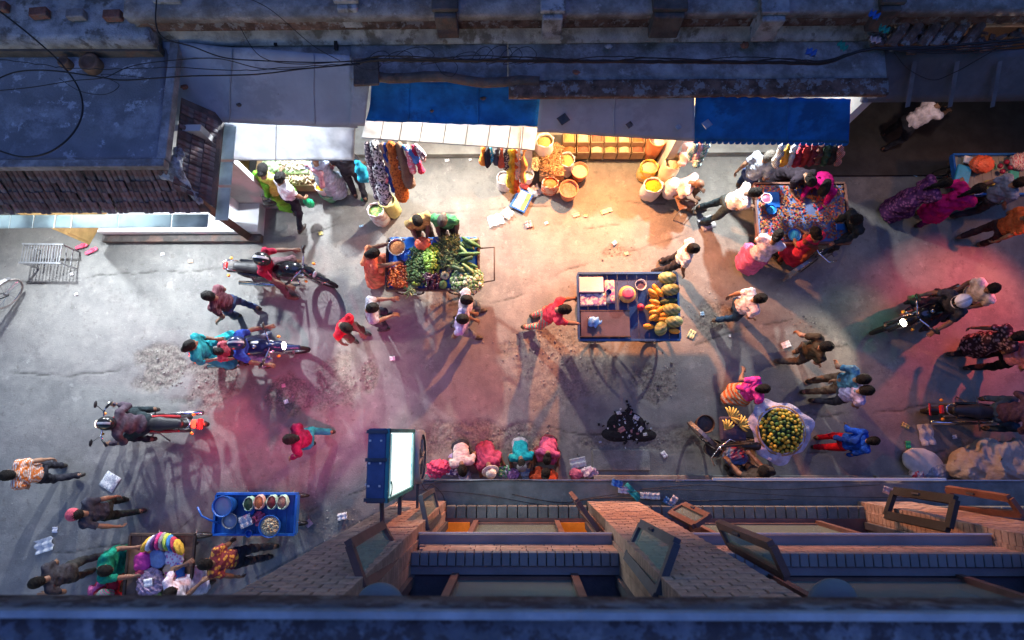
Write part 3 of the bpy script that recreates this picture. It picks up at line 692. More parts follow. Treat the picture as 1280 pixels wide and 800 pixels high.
# canopy ledge over the ground floor shops
o = sheet('canopy_ledge', [(-1.62, -.615, 3.0), (13, -.615, 3.0), (13, -1.3, 3.0), (-1.62, -1.3, 3.0)], 160, 12, m_ledge, bld, .10, None, .012, 3); o.location = BO
bp_(MB().beam((-1.30, -.605, 3.012), (2.55, -.605, 3.012), .014, .03), 'edge_strip', m_metal)
bp_(MB().beam((2.5, -.592, 3.02), (5.5, -.592, 3.02), .03, .04), 'edge_strip', m_white)
bp_(MB().beam((5.5, -.605, 3.012), (13, -.605, 3.012), .014, .03), 'edge_strip', m_metal)
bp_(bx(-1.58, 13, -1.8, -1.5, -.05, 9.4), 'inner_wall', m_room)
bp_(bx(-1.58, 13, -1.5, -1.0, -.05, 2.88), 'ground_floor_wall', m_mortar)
for (x0, x1) in ((PIL[0][1], PIL[1][0]), (PIL[1][1], PIL[2][0]), (PIL[2][1], 12.5)):
    # sill tiles of the lower window
    x = x0 + .01
    while x < x1 - .05:
        w_ = min(.13, x1 - x - .005); bp_(MB().box((x + w_ / 2, -.99, 3.10), (w_ - .012, .15, .16), bev=.006), 'sill_tile', m_ledge); x += .13
    bp_(bx(x0 + .002, x1 - .002, -1.45, -1.06, 3.0, 3.19), 'window_bottom', m_frame)
    # middle ledge
    bp_(MB().box(((x0 + x1) / 2, -1.17, 5.22), (x1 - x0 - .004, .49, .11), bev=.01), 'window_head_ledge', m_sill)
    bp_(MB().beam((x0 + .01, -.915, 5.285), (x1 - .01, -.915, 5.285), .012, .012), 'ledge_trim', m_white)
    bp_(bx(x0 + .003, x1 - .003, -1.5, -1.06, 5.28, 5.58), 'band_core', m_mortar)
    for zz in (5.285, 5.365, 5.445, 5.525):
        x = x0 + random.uniform(.0, .1)
        while x < x1 - .06:
            w_ = min(.23, x1 - x); bp_(MB().box((x + w_ / 2, -1.045, zz + .036), (w_ - .010, .06, .070)), 'band_brick', m_brick); x += .23
    x = x0 + .01
    while x < x1 - .03:
        w_ = min(.078, x1 - x - .004); bp_(MB().box((x + w_ / 2, -1.07, 5.645), (w_ - .008, .11, .085), bev=.004), 'sill_brick', m_sill); x += .078
    bp_(bx(x0 + .002, x1 - .002, -1.20, -1.127, 5.55, 5.66), 'window_sill', m_sill)
    bp_(bx(x0 + .002, x1 - .002, -1.5, -1.203, 5.55, 5.62), 'window_sill', m_framed)
    for (za, zb, yy) in ((3.2, 5.1, -1.10), (5.68, 7.8, -1.20)):
        L_ = x1 - x0; n_ = 3
        for k in range(1, n_): bp_(bx(x0 + L_ * (.22 if k == 1 else .78) - .03, x0 + L_ * (.22 if k == 1 else .78) + .03, yy - .10, yy + .02, za, zb), 'mullion', m_frame)
        xa, xb = x0 + L_ * .22 + .03, x0 + L_ * .78 - .03
        for zz in (za + .03, (za + zb) / 2 + .25): bp_(bx(xa, xb, yy - .05, yy - .01, zz - .03, zz + .03), 'glazing_rail', m_frame)
        bp_(bx(xa, xb, yy - .034, yy - .028, za + .06, zb), 'window_pane', m_glass)
        bp_(bx(x0 + .002, x0 + .05, yy - .08, yy, za, zb), 'side_jamb', m_framed); bp_(bx(x1 - .05, x1 - .002, yy - .08, yy, za, zb), 'side_jamb', m_framed)
# orange lamp light seen through the lower windows: imitated by an added board that glows by itself
m_orange = mat('orange_glow_board', (.6, .18, .02), .6, .3, 6, 0, emit=(1, .20, .01), es=.16)
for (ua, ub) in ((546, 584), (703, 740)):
    A = P(ua, 661, 3.6); B = P(ub, 661, 3.6); bp_(bx(A.x, B.x, -1.24, -1.11, 3.20, 3.23), 'glow_board', m_orange)
# open sashes
def sash(label, pts, fr, glass=True, w_=.065):
    """pts: four places, hinge bottom, hinge top, free top, free bottom"""
    c = sum(pts, Vector()) / 4; r = empty('window_sash', tuple(pts[0]), label=label, cat='window')
    o = Vector(pts[0]); q = [Vector(p) - o for p in pts]; n_ = (q[1] - q[0]).cross(q[3] - q[0]).normalized()
    for a_, b_, nm in ((0, 1, 'hinge_stile'), (1, 2, 'top_rail'), (2, 3, 'free_stile'), (3, 0, 'bottom_rail')):
        MB().beam(q[a_], q[b_], w_, .045, up=n_).build(nm, fr, r)
    if glass:
        cc = sum(q, Vector()) / 4; g = [cc + (p - cc) * .9 for p in q]; vs = [p + n_ * .003 for p in g] + [p - n_ * .003 for p in g]
        MB().add(vs, [(0, 1, 2, 3), (7, 6, 5, 4), (0, 4, 5, 1), (1, 5, 6, 2), (2, 6, 7, 3), (3, 7, 4, 0)]).build('pane', m_glass, r)
    for t in (.25, .75):
        h_ = q[0].lerp(q[1], t); MB().box(h_, (.03, .03, .09)).build('hinge', m_framed, r)
    mid = q[2].lerp(q[3], .5); MB().beam(mid + n_ * .03, mid + n_ * .03 + (q[3] - q[2]) * .12, .018, .02).build('catch', m_framed, r)
    return r
def px4(l, zb, zt): return [P(*l[0], zb), P(*l[1], zt), P(*l[2], zt), P(*l[3], zb)]
sash('open wooden casement with clear glass on the left brick pilaster, upper floor', px4([(498, 694), (455, 733), (437, 681), (478, 657)], 6.0, 7.25), m_frame)
sash('small open casement with a pale metal top edge, lower floor by the left pilaster', px4([(549, 645), (534, 660), (526, 622), (541, 613)], 3.7, 4.75), m_framed, w_=.05)
sash('open grey casement with bright reflections against the middle pilaster', px4([(784, 695), (822, 742), (845, 679), (802, 655)], 6.0, 7.2), m_framed)
sash('thin casement seen edge on over the lower orange lit window', px4([(727, 640), (747, 662), (722, 627), (714, 617)], 3.7, 4.7), m_frame, w_=.05)
sash('brown casement low on the right side of the middle pilaster', px4([(838, 641), (869, 657), (886, 646), (855, 631)], 3.7, 4.7), m_frame)
sash('open brown casement above the middle pilaster with dull glass', px4([(912, 681), (982, 719), (965, 682), (899, 655)], 6.0, 7.1), m_frame)
sash('black framed casement standing open without glass, right hand window', px4([(1108, 644), (1186, 660), (1194, 625), (1118, 614)], 3.8, 5.0), mat('black_frame', (.02, .02, .022), .6), False, .09)
sash('reddish brown casement leaning open at the far right', px4([(1196, 636), (1277, 643), (1262, 623), (1185, 611)], 3.8, 4.8), mat('reddish_frame', (.22, .09, .06), .6), False, .07)
# round discs just under the parapet
for (u, v, lb) in ((476, 757, 'round grey dish below the parapet by the left open casement'), (1040, 752, 'round grey dish below the parapet by the right bay')):
    p = P(u, v, 8.3); o = MB().lathe([(0, .05), (.075, .045), (.105, .02), (.11, 0), (.10, -.02), (0, -.03)], n=28).build('wall_dish', m_sill, None, True); o.location = p; o.rotation_euler = (radians(18), 0, 0); tag(o, lb, 'dish')
    MB().tube([(0, -.02, -.02), (0, -.4, -.06)], .02, 8).build('bracket', m_framed, o)
# parapet in front of the camera
par = MB()
s_ = SDF((-4.2, -.95, 9.9), (4.2, -.15, 10.45), .05, .02)
m_par = mat('weathered_parapet', (.13, .15, .20), .9, .3, 9, .6, 40, col2=(.24, .27, .33), thr=(.5, .62), dirt=(.06, .055, .075), dthr=(.47, .54), dscale=26)
o = sheet('parapet_top', [(-5, -.252, 10.28), (5, -.250, 10.28), (5, -.62, 10.30), (-5, -.62, 10.30)], 160, 14, m_par, None, .12, None, .012, 4)
MB().beam((-5, -.250, 10.292), (5, -.248, 10.292), .010, .016).build('edge_lip', mat('parapet_sky_glint', (.30, .34, .42), .9, .3, 9, .3), o)  # lip coloured paler, as a bevel catching sky light
tag(o, 'blurred blue grey parapet rail at the bottom edge, close to the camera', 'parapet')
MB().box((0, -.56, 9.95), (10, .22, .42)).build('parapet_body', m_par, o)
MB().box((0, -1.2, 9.62), (10, 1.0, .18)).build('balcony_floor', m_conc, o)
# ================================================================ PEOPLE
m_skin = [mat('skin_%d' % k, c, .55, .12, 8, .03, 80, spec=.35) for k, c in enumerate(((.20, .105, .065), (.14, .072, .045), (.28, .15, .095)))]
m_hair = mat('black_hair', (.006, .005, .005), .6, .4, 30, .6, 120, spec=.2)
m_hairg = mat('greying_hair', (.06, .055, .05), .7, .4, 30, .5, 120)
m_eye = mat('eye_white', (.7, .7, .68), .3, .05)
m_lip = mat('lip', (.16, .05, .045), .5, .1)
m_shoe = mat('dark_shoe', (.03, .025, .022), .5, .2)
m_sandal = mat('brown_sandal', (.14, .08, .05), .7, .2)
CL = {}
def cloth(c, pat=None, pc=(.1, .1, .1), ps=12, var=.32):
    k = 'cloth_' + '_'.join('%02d' % int(x * 99) for x in c) + ('_%s%d' % (pat, int(ps)) if pat else '') + ('_%02d%02d%02d' % tuple(int(x * 99) for x in pc) if pat else '')
    return mat(k, c, .85, var, 9, .4, 40, pat=pat, patcol=pc, pscale=ps, spec=.12)
# templates ---------------------------------------------------------
def head_tmpl():
    s = SDF((-.14, -.12, -.17), (.16, .12, .15), .0105, .02)
    s.ell((-.010, 0, .035), (.098, .077, .090)); s.ell((.022, 0, -.035), (.068, .058, .080)); s.ell((.045, 0, -.088), (.030, .030, .022))
    s.cone((-.02, 0, -.06), (-.045, 0, -.16), .050, .054)
    s.cone((.088, 0, .015), (.107, 0, -.022), .010, .016, .012); s.ell((.088, 0, .035), (.016, .05, .010))
    for q in (-1, 1):
        s.ell((.096, q * .032, .012), (.020, .017, .012), op='d', k=.012); s.ell((-.008, q * .081, -.008), (.020, .011, .030), k=.008)
    s.ell((.086, 0, -.055), (.016, .026, .008), k=.01)
    v, f = s.surf(); c = v[f].mean(1); mi = np.zeros(len(f), int)
    for q in (-1, 1): mi[(np.hypot(c[:, 1] - q * .032, (c[:, 2] - .010) * 1.6) < .014) & (c[:, 0] > .05)] = 1
    mi[(np.abs(c[:, 1]) < .026) & (np.abs(c[:, 2] + .055) < .008) & (c[:, 0] > .06)] = 2
    return v, f, mi
def hand_tmpl():
    """right hand; wrist at the origin, fingers along +x, palm down -z, thumb to +y"""
    s = SDF((-.04, -.07, -.09), (.20, .10, .05), .0068, .008)
    s.cone((-.02, 0, 0), (.02, 0, 0), .026, .024, .02); s.cone((.02, .018, 0), (.082, .026, -.002), .017, .013, .02); s.cone((.02, -.016, 0), (.080, -.028, -.004), .017, .012, .02); s.cone((.02, 0, 0), (.085, 0, 0), .018, .014, .02)
    for y, L, z in ((.030, .072, -.002), (.010, .080, 0), (-.011, .074, -.002), (-.030, .058, -.005)):
        a = np.array((.084, y, z)); b = a + np.array((L * .48, y * .10, -.016)); c = b + np.array((L * .26, y * .05, -.022)); d = c + np.array((L * .10, 0, -.020))
        s.cone(a, b, .0098, .0088, .006); s.cone(b, c, .0088, .008, .006); s.cone(c, d, .008, .0068, .006)
    s.cone((.018, .020, -.006), (.052, .052, -.018), .014, .011, .01); s.cone((.052, .052, -.018), (.086, .060, -.030), .0105, .008, .006)
    return s.surf()
def foot_tmpl(shoe):
    s = SDF((-.12, -.08, -.09), (.22, .08, .08), .0115, .02); g = .004 if shoe else 0
    s.cone((0, 0, .04), (-.01, 0, -.02), .040 + g, .042 + g); s.cone((-.035, 0, -.045), (.10, 0, -.052), .033 + g, .036 + g, .02); s.cone((.10, .012, -.055), (.155, .008, -.06), .034 + g, .026 + g, .02); s.plane((0, 0, -.082), (0, 0, -1))
    if shoe: s.plane((0, 0, .02), (0, 0, 1))
    return s.surf()
HV, HF, HM = head_tmpl(); DV, DF = hand_tmpl(); DVm = DV * np.array([1, -1, 1]); DFm = DF[:, ::-1]; TV, TF = foot_tmpl(False)
_sv, _sf = foot_tmpl(True)
SHOE = {m.name: mesh_np('shoe', _sv, _sf, m) for m in (m_shoe, m_sandal)}
def hair_mesh(kind, m):
    s = SDF((-.40, -.16, -.36), (.16, .16, .17), .0125, .02)
    s.ell((-.014, 0, .040), (.112, .090, .100)); s.ell((-.045, 0, -.01), (.075, .082, .09))
    s.ell((.085, 0, -.035), (.060, .075, .085), op='d', k=.02)
    if kind == 'bun': s.ell((-.125, 0, .0), (.055, .055, .05))
    if kind == 'tail': s.cone((-.10, 0, .0), (-.13, 0, -.12), .045, .04); s.cone((-.13, 0, -.12), (-.10, .01, -.30), .038, .022)
    if kind == 'long': s.cone((-.06, 0, -.02), (-.09, 0, -.22), .085, .07)
    s.ripple(.010, 190, 5); v, f = s.surf(); return mesh_np('hair', v, f, m)
HAIR = {}
def hair(kind, m=None):
    m = m or m_hair
    if (kind, m.name) not in HAIR: HAIR[(kind, m.name)] = hair_mesh(kind, m)
    return HAIR[(kind, m.name)]
def helmet_mesh(m):
    s = SDF((-.17, -.15, -.17), (.17, .15, .18), .0125, .02); s.ell((-.008, 0, .02), (.145, .122, .130)); s.ell((.01, 0, -.05), (.135, .115, .09)); s.ell((.15, 0, 0), (.075, .10, .045), op='d'); s.plane((0, 0, -.125), (0, 0, -1))
    v, f = s.surf(); c = v[f].mean(1); mi = ((c[:, 0] > .055) & (np.abs(c[:, 2] + .0) < .045)).astype(int)
    mi[(np.abs(c[:, 1]) < .018) & (c[:, 2] > .06)] = 2
    return mesh_np('helmet', v, f, [m, mat('visor', (.01, .01, .012), .1), mat('helmet_band', (.35, .36, .4), .4)], True, mi)
def cap_mesh(m, brim=.11):
    mb = MB().lathe([(.104, -.02), (.106, .02), (.098, .06), (.075, .09), (.04, .105), (0, .11)], n=20)
    if brim > .15:
        mb.lathe([(.10, -.02), (.17, -.035), (.172, -.042), (.10, -.03)], n=24)
    else:
        vs = [(.09, -.075, -.018), (.17, -.05, -.03), (.185, 0, -.032), (.17, .05, -.03), (.09, .075, -.018)]; vs += [(x, y, z - .008) for x, y, z in vs]
        mb.add(vs, [(0, 1, 2, 3, 4), (9, 8, 7, 6, 5), (0, 5, 6, 1), (1, 6, 7, 2), (2, 7, 8, 3), (3, 8, 9, 4)])
    return mb.mesh('cap', m, True)
def ik(a, t, l1, l2, pole):
    a = np.array(a, float); t = np.array(t, float); d = t - a; L = np.linalg.norm(d); mx = (l1 + l2) * .992
    if L > mx: t = a + d / L * mx; d = t - a; L = mx
    if L < .08: L = .08
    u = d / np.linalg.norm(d); c = (l1 * l1 + L * L - l2 * l2) / (2 * l1 * L); c = max(-1, min(1, c))
    p = np.array(pole, float); p = p - u * (p @ u); p /= np.linalg.norm(p) + 1e-9
    return a + u * l1 * c + p * l1 * math.sqrt(1 - c * c), t
def frame(x, up):
    x = np.array(x, float); x /= np.linalg.norm(x); up = np.array(up, float); y = np.cross(up, x); y /= np.linalg.norm(y); z = np.cross(x, y)
    M = np.eye(4); M[:3, 0] = x; M[:3, 1] = y; M[:3, 2] = z; return M
POSES = dict(
    walk=dict(lean=5, fl=(.17, .09, .09), fr=(-.22, -.09, .15), hl=(-.12, .23, .86), hr=(.20, -.23, .90)),
    walk2=dict(lean=5, fr=(.17, -.09, .09), fl=(-.22, .09, .15), hr=(-.12, -.23, .86), hl=(.20, .23, .90)),
    stand=dict(lean=3, fl=(.04, .12, .09), fr=(-.03, -.12, .09), hl=(.16, .26, .84), hr=(.10, -.28, .82)),
    hands=dict(lean=8, pitch=25, fl=(.04, .12, .09), fr=(-.05, -.12, .09), hl=(.36, .10, 1.05), hr=(.36, -.08, 1.02)),
    reach=dict(lean=26, pitch=30, pz=.88, fl=(-.02, .14, .09), fr=(-.22, -.12, .09), hl=(.62, .20, .95), hr=(.66, -.16, .93)),
    bend=dict(lean=46, pitch=35, pz=.86, fl=(.02, .15, .09), fr=(-.16, -.13, .09), hl=(.74, .22, .93), hr=(.80, -.10, .92)),
    squat=dict(lean=30, pitch=30, pz=.26, fl=(.22, .20, .09), fr=(.24, -.20, .09), hl=(.42, .27, .22), hr=(.46, -.24, .20)),
    sit=dict(lean=14, pitch=20, pz=.46, fl=(.42, .15, .09), fr=(.46, -.13, .09), hl=(.42, .14, .60), hr=(.38, -.16, .62)),
    ride=dict(lean=13, pitch=4, pz=.88, fl=(.12, .27, .40), fr=(.12, -.27, .40), hl=(.47, .34, 1.03), hr=(.47, -.34, 1.03)),
    pillion=dict(lean=6, pitch=4, pz=.90, fl=(.14, .26, .42), fr=(.14, -.26, .42), hl=(.26, .18, 1.02), hr=(.26, -.18, 1.02)))
PCOUNT = [0]
def person(label, at, face, pose='stand', top=None, bottom=None, sleeve='short', style='trousers', skin=0, hr='short', hat=None, shoes=0, scale=1.0, z=0., wrap=None, group=None, **kw):
    """at: where the head is seen in the photograph, or a Vector for the pelvis point on the ground"""
    PCOUNT[0] += 1; sd = PCOUNT[0]
    q = dict(pitch=10, yaw=0, twist=0, side=0, pz=.92); q.update(POSES[pose]); q.update(kw)
    ln = radians(q['lean']); si = radians(q['side']); d = np.array((sin(ln) * cos(si), sin(si), cos(ln) * cos(si)))
    tw = radians(q['twist']); lat = np.array((-sin(tw), cos(tw), 0)); lat = lat - d * (lat @ d); lat /= np.linalg.norm(lat); fw = np.cross(lat, d)
    pel = np.array((0, 0, q['pz'])); chest = pel + d * .30; sc = pel + d * .475; nb = pel + d * .52
    pt_ = ln * .45 + radians(q['pitch']); yw = radians(q['yaw']) + tw; hx = np.array((cos(yw) * cos(pt_), sin(yw) * cos(pt_), -sin(pt_)))
    HMx = frame(hx, (0, 0, 1) if abs(hx[2]) < .95 else (1, 0, 0)); hc = nb + d * .045 + HMx[:3, 2] * .095 + HMx[:3, 0] * .015; HMx[:3, 3] = hc
    sh = {1: sc + lat * .175, -1: sc - lat * .175}; hp = {1: pel + (0, .085, -.02), -1: pel + (0, -.085, -.02)}
    arm = {}; leg = {}
    for s_, a, f in ((1, 'hl', 'fl'), (-1, 'hr', 'fr')):
        arm[s_] = ik(sh[s_], q[a], .285, .255, (-.9, s_ * .25, -.5)); leg[s_] = ik(hp[s_], q[f], .43, .42, (1, s_ * q.get('knee', .25), .15))
    pts = [pel, chest, sc, hc] + [p for D in (arm, leg) for x in D.values() for p in x] + list(sh.values())
    lo = np.min(pts, 0) - .17; hi = np.max(pts, 0) + .17
    h = .023
    b = SDF(lo, hi, h, .03)
    b.cone(pel, chest, .085, .085).cone(chest, sc - d * .03, .085, .065).cone(nb - d * .04, hc - HMx[:3, 2] * .05, .055, .055)
    for s_ in (1, -1):
        e, wr = arm[s_]; kn, an = leg[s_]
        b.cone(sc, sh[s_], .05, .05).cone(sh[s_], e, .050, .038).cone(e, e + (wr - e) * .35, .040, .038).cone(e + (wr - e) * .3, wr, .037, .026)
        b.cone(hp[s_], kn, .066, .042); b.cone(kn, kn + (an - kn) * .35, .042, .042); b.cone(kn + (an - kn) * .3, an, .042, .032)
    bv, bf = b.surf(); parts = [(bv, bf, 0), (xform(HV, HMx), HF, HM)]
    for s_ in (1, -1):
        e, wr = arm[s_]; dr = (wr - e) / np.linalg.norm(wr - e); dr2 = dr * .8 + np.array((.35, 0, -.15)) * (1 if q[{1: 'hl', -1: 'hr'}[s_]][0] > 0 else 0) ; M = frame(dr2, (0, s_ * -.25, 1) if abs(dr2[2]) < .85 * np.linalg.norm(dr2) else (0, s_, .1)); M[:3, 3] = wr
        parts.append((xform(DV if s_ == -1 else DVm, M), DF if s_ == -1 else DFm, 0))
        kn, an = leg[s_]; fz = (q[{1: 'fl', -1: 'fr'}[s_]][2]); FM = frame((1, s_ * .12, -.75 * min(1, max(0, fz - .10) * 6) if fz < .3 else -.1), (0, 0, 1)); FM[:3, 3] = an; leg[s_] = (kn, an, FM)
        parts.append((xform(TV, FM), TF, 0))
    v, f, mi = join_np(parts)
    root = empty('person', (0, 0, 0), 0, label, 'person', group)
    sk = m_skin[skin]
    link('body', mesh_np('body', v, f, [sk, m_eye, m_lip], True, mi), root)
    # upper garment
    R_ = np.stack([fw, lat, d], 1)
    t = SDF(lo, hi, .021, .035); longtop = style in ('kurta', 'dress', 'sari')
    t.ell(pel + d * .10, (.122, .165, .16), R_); t.ell(pel + d * .27, (.122, .172, .17), R_); t.ell(pel + d * .42, (.105, .175, .09), R_)
    fr_ = {'short': .62, 'long': 2, 'none': .0, 'three': 1.4}[sleeve]
    for s_ in (1, -1):
        e, wr = arm[s_]; t.cone(sc, sh[s_], .085, .068)
        if fr_ > 0:
            ee = sh[s_] + (e - sh[s_]) * min(1, fr_); t.cone(sh[s_], ee, .068, .060 if fr_ < 1 else .052)
            if fr_ > 1: t.cone(e, e + (wr - e) * min(.97, fr_ - 1), .052, .042)
    t.ell(nb + d * .05, (.062, .062, .05), R_, op='d', k=.02)
    if longtop:
        hem = .42 if style == 'kurta' else .14
        if q['pz'] > .7:
            mid = .5 * (leg[1][1] + leg[-1][1]); bot = np.array((mid[0] * .6, 0, hem)); spread = np.linalg.norm(leg[1][0][:2] - leg[-1][0][:2])
            t.cone(pel, bot, .150, .155 + .22 * spread, .05)
            for s_ in (1, -1): t.cone(hp[s_], leg[s_][0], .11, .12, .08)
            if hem < .3:
                for s_ in (1, -1): t.cone(leg[s_][0], leg[s_][1], .115, .11, .10)
            t.plane((0, 0, hem), (0, 0, -1))
        else:
            for s_ in (1, -1): t.cone(hp[s_], leg[s_][0], .105, .095, .05); t.cone(leg[s_][0], leg[s_][1], .095, .10, .05)
            t.ell((.04, 0, .12), (.20, .20, .11)); t.plane((0, 0, .02), (0, 0, -1))
    else: t.plane(pel - d * .10, -d)
    t.ripple(.013, 40, sd); t.ripple(.008, 85, sd + 3); tv, tf = t.surf()
    link({'trousers': 'shirt', 'kurta': 'kurta', 'dress': 'dress', 'sari': 'sari'}[style], mesh_np('garment', tv, tf, [top, bottom or top] if longtop else top, True, ((tv[tf].mean(1)[:, 2] < q['pz'] + .02).astype(int) if style in ('dress', 'sari') and bottom else None)), root)
    if not longtop or style == 'kurta':
        l = SDF(lo, hi, .022, .03); l.ell(pel + (0, 0, -.01), (.125, .165, .12))
        for s_ in (1, -1):
            kn, an, _ = leg[s_]; l.cone(hp[s_], kn, .098, .070); l.cone(kn, kn + (an - kn) * .93, .068, .056); l.plane(an + (0, 0, -.03), (an - kn), .01) if False else None
        l.ripple(.012, 38, sd + 50); l.ripple(.006, 85, sd + 53); lv, lf = l.surf(); link('trousers', mesh_np('trousers', lv, lf, bottom or cloth((.03, .03, .04))), root)
    if wrap:
        s2 = SDF(lo, hi, .022, .03); a_ = sh[1] + d * .05; b_ = pel + lat * -.15 + fw * .12 + d * .05; c_ = pel + lat * .10 - fw * .15 - d * .05
        m1 = chest + fw * .13; m2 = chest - fw * .13 + d * .05
        for p0, p1 in ((a_, m1), (m1, b_), (a_, m2), (m2, c_)): s2.cone(p0, p1, .05, .055)
        s2.ripple(.014, 45, sd + 9); wv, wf = s2.surf(); link('shawl', mesh_np('shawl', wv, wf, wrap), root)
    def at_head(nm, me, dz=0):
        o = link(nm, me, root); M = HMx.copy(); M[:3, 3] += M[:3, 2] * dz
        o.matrix_local = Matrix(M.tolist()); return o
    if hr and (not hat or hat[0] == 'cap'): at_head('hair', hair(hr, m_hairg if kw.get('grey') else None))
    if hat:
        if hat[0] == 'helmet': at_head('helmet', helmet_mesh(hat[1]))
        elif hat[0] == 'cap': at_head('cap', cap_mesh(hat[1]), .04)
        elif hat[0] == 'hat': at_head('hat', cap_mesh(hat[1], .2), .04)
    for s_ in (1, -1):
        o = link('shoe', SHOE[(m_shoe if shoes == 0 else m_sandal).name], root); o.matrix_local = Matrix(leg[s_][2].tolist())
    scale *= .96; zs = q.get('zs', .97 if pose in ('ride', 'pillion') else .90)
    rz = radians(face); root.rotation_euler = (0, 0, rz); root.scale = (scale, scale, scale * zs)
    off = np.array((hc[0] * cos(rz) - hc[1] * sin(rz), hc[0] * sin(rz) + hc[1] * cos(rz))) * scale
    if isinstance(at, tuple):
        g = P(at[0], at[1], hc[2] * scale * zs + z); x, y = g.x - off[0], g.y - off[1]
    else: x, y = at[0], at[1]
    root.location = (x, y, z + (gz(x, y) if z == 0 else 0))
    root['hands'] = [float(c) for s_ in (1, -1) for c in arm[s_][1]]
    return root
def hand_of(r, which):
    h = list(r['hands']); h = Vector(h[:3] if which == 'l' else h[3:]); return Matrix.Translation(r.location) @ Matrix.Rotation(r.rotation_euler.z, 4, 'Z') @ (Vector((h.x * r.scale[0], h.y * r.scale[1], h.z * r.scale[2])))

# ================================================================ MOTORCYCLES, BICYCLES
m_tyre = mat('tyre_rubber', (.02, .02, .02), .85, .2)
m_chrome = mat('chrome', (.6, .6, .62), .18, .05, metal=1, bump=0)
m_eng = mat('engine_metal', (.18, .18, .19), .4, .2, metal=.7)
m_seat = mat('seat_vinyl', (.02, .02, .022), .45, .1)
def wheel_part(root, name, r, w_, loc, spokes=14, ry=0, tyre=m_tyre, fat=True):
    """wheel in its own xz plane"""
    hub = MB().tube([(0, -w_ * .9, 0), (0, w_ * .9, 0)], r * .09, 10); o = hub.build(name, m_eng, root, True, loc, (0, 0, ry))
    MB().torus((0, 0, 0), r - w_ * .5, w_ * .5, 36, 8).build('tyre', tyre, o, True)
    MB().torus((0, 0, 0), r - w_ * 1.15, w_ * .18, 32, 6).build('rim', m_chrome, o, True)
    sp = MB()
    for k in range(spokes):
        a = 2 * pi * k / spokes; sp.tube([(0.02 * cos(a + 1.5), (.02 if k % 2 else -.02), 0.02 * sin(a + 1.5)), ((r - w_ * 1.2) * cos(a), 0, (r - w_ * 1.2) * sin(a))], .003 if not fat else .004, 4)
    sp.build('spokes', m_chrome, o)
    return o
def flatten(fk, r):
    for ch in list(fk.children):
        mb_ = fk.matrix_basis @ ch.matrix_basis; ch.parent = r; ch.matrix_basis = mb_
    bpy.data.objects.remove(fk)
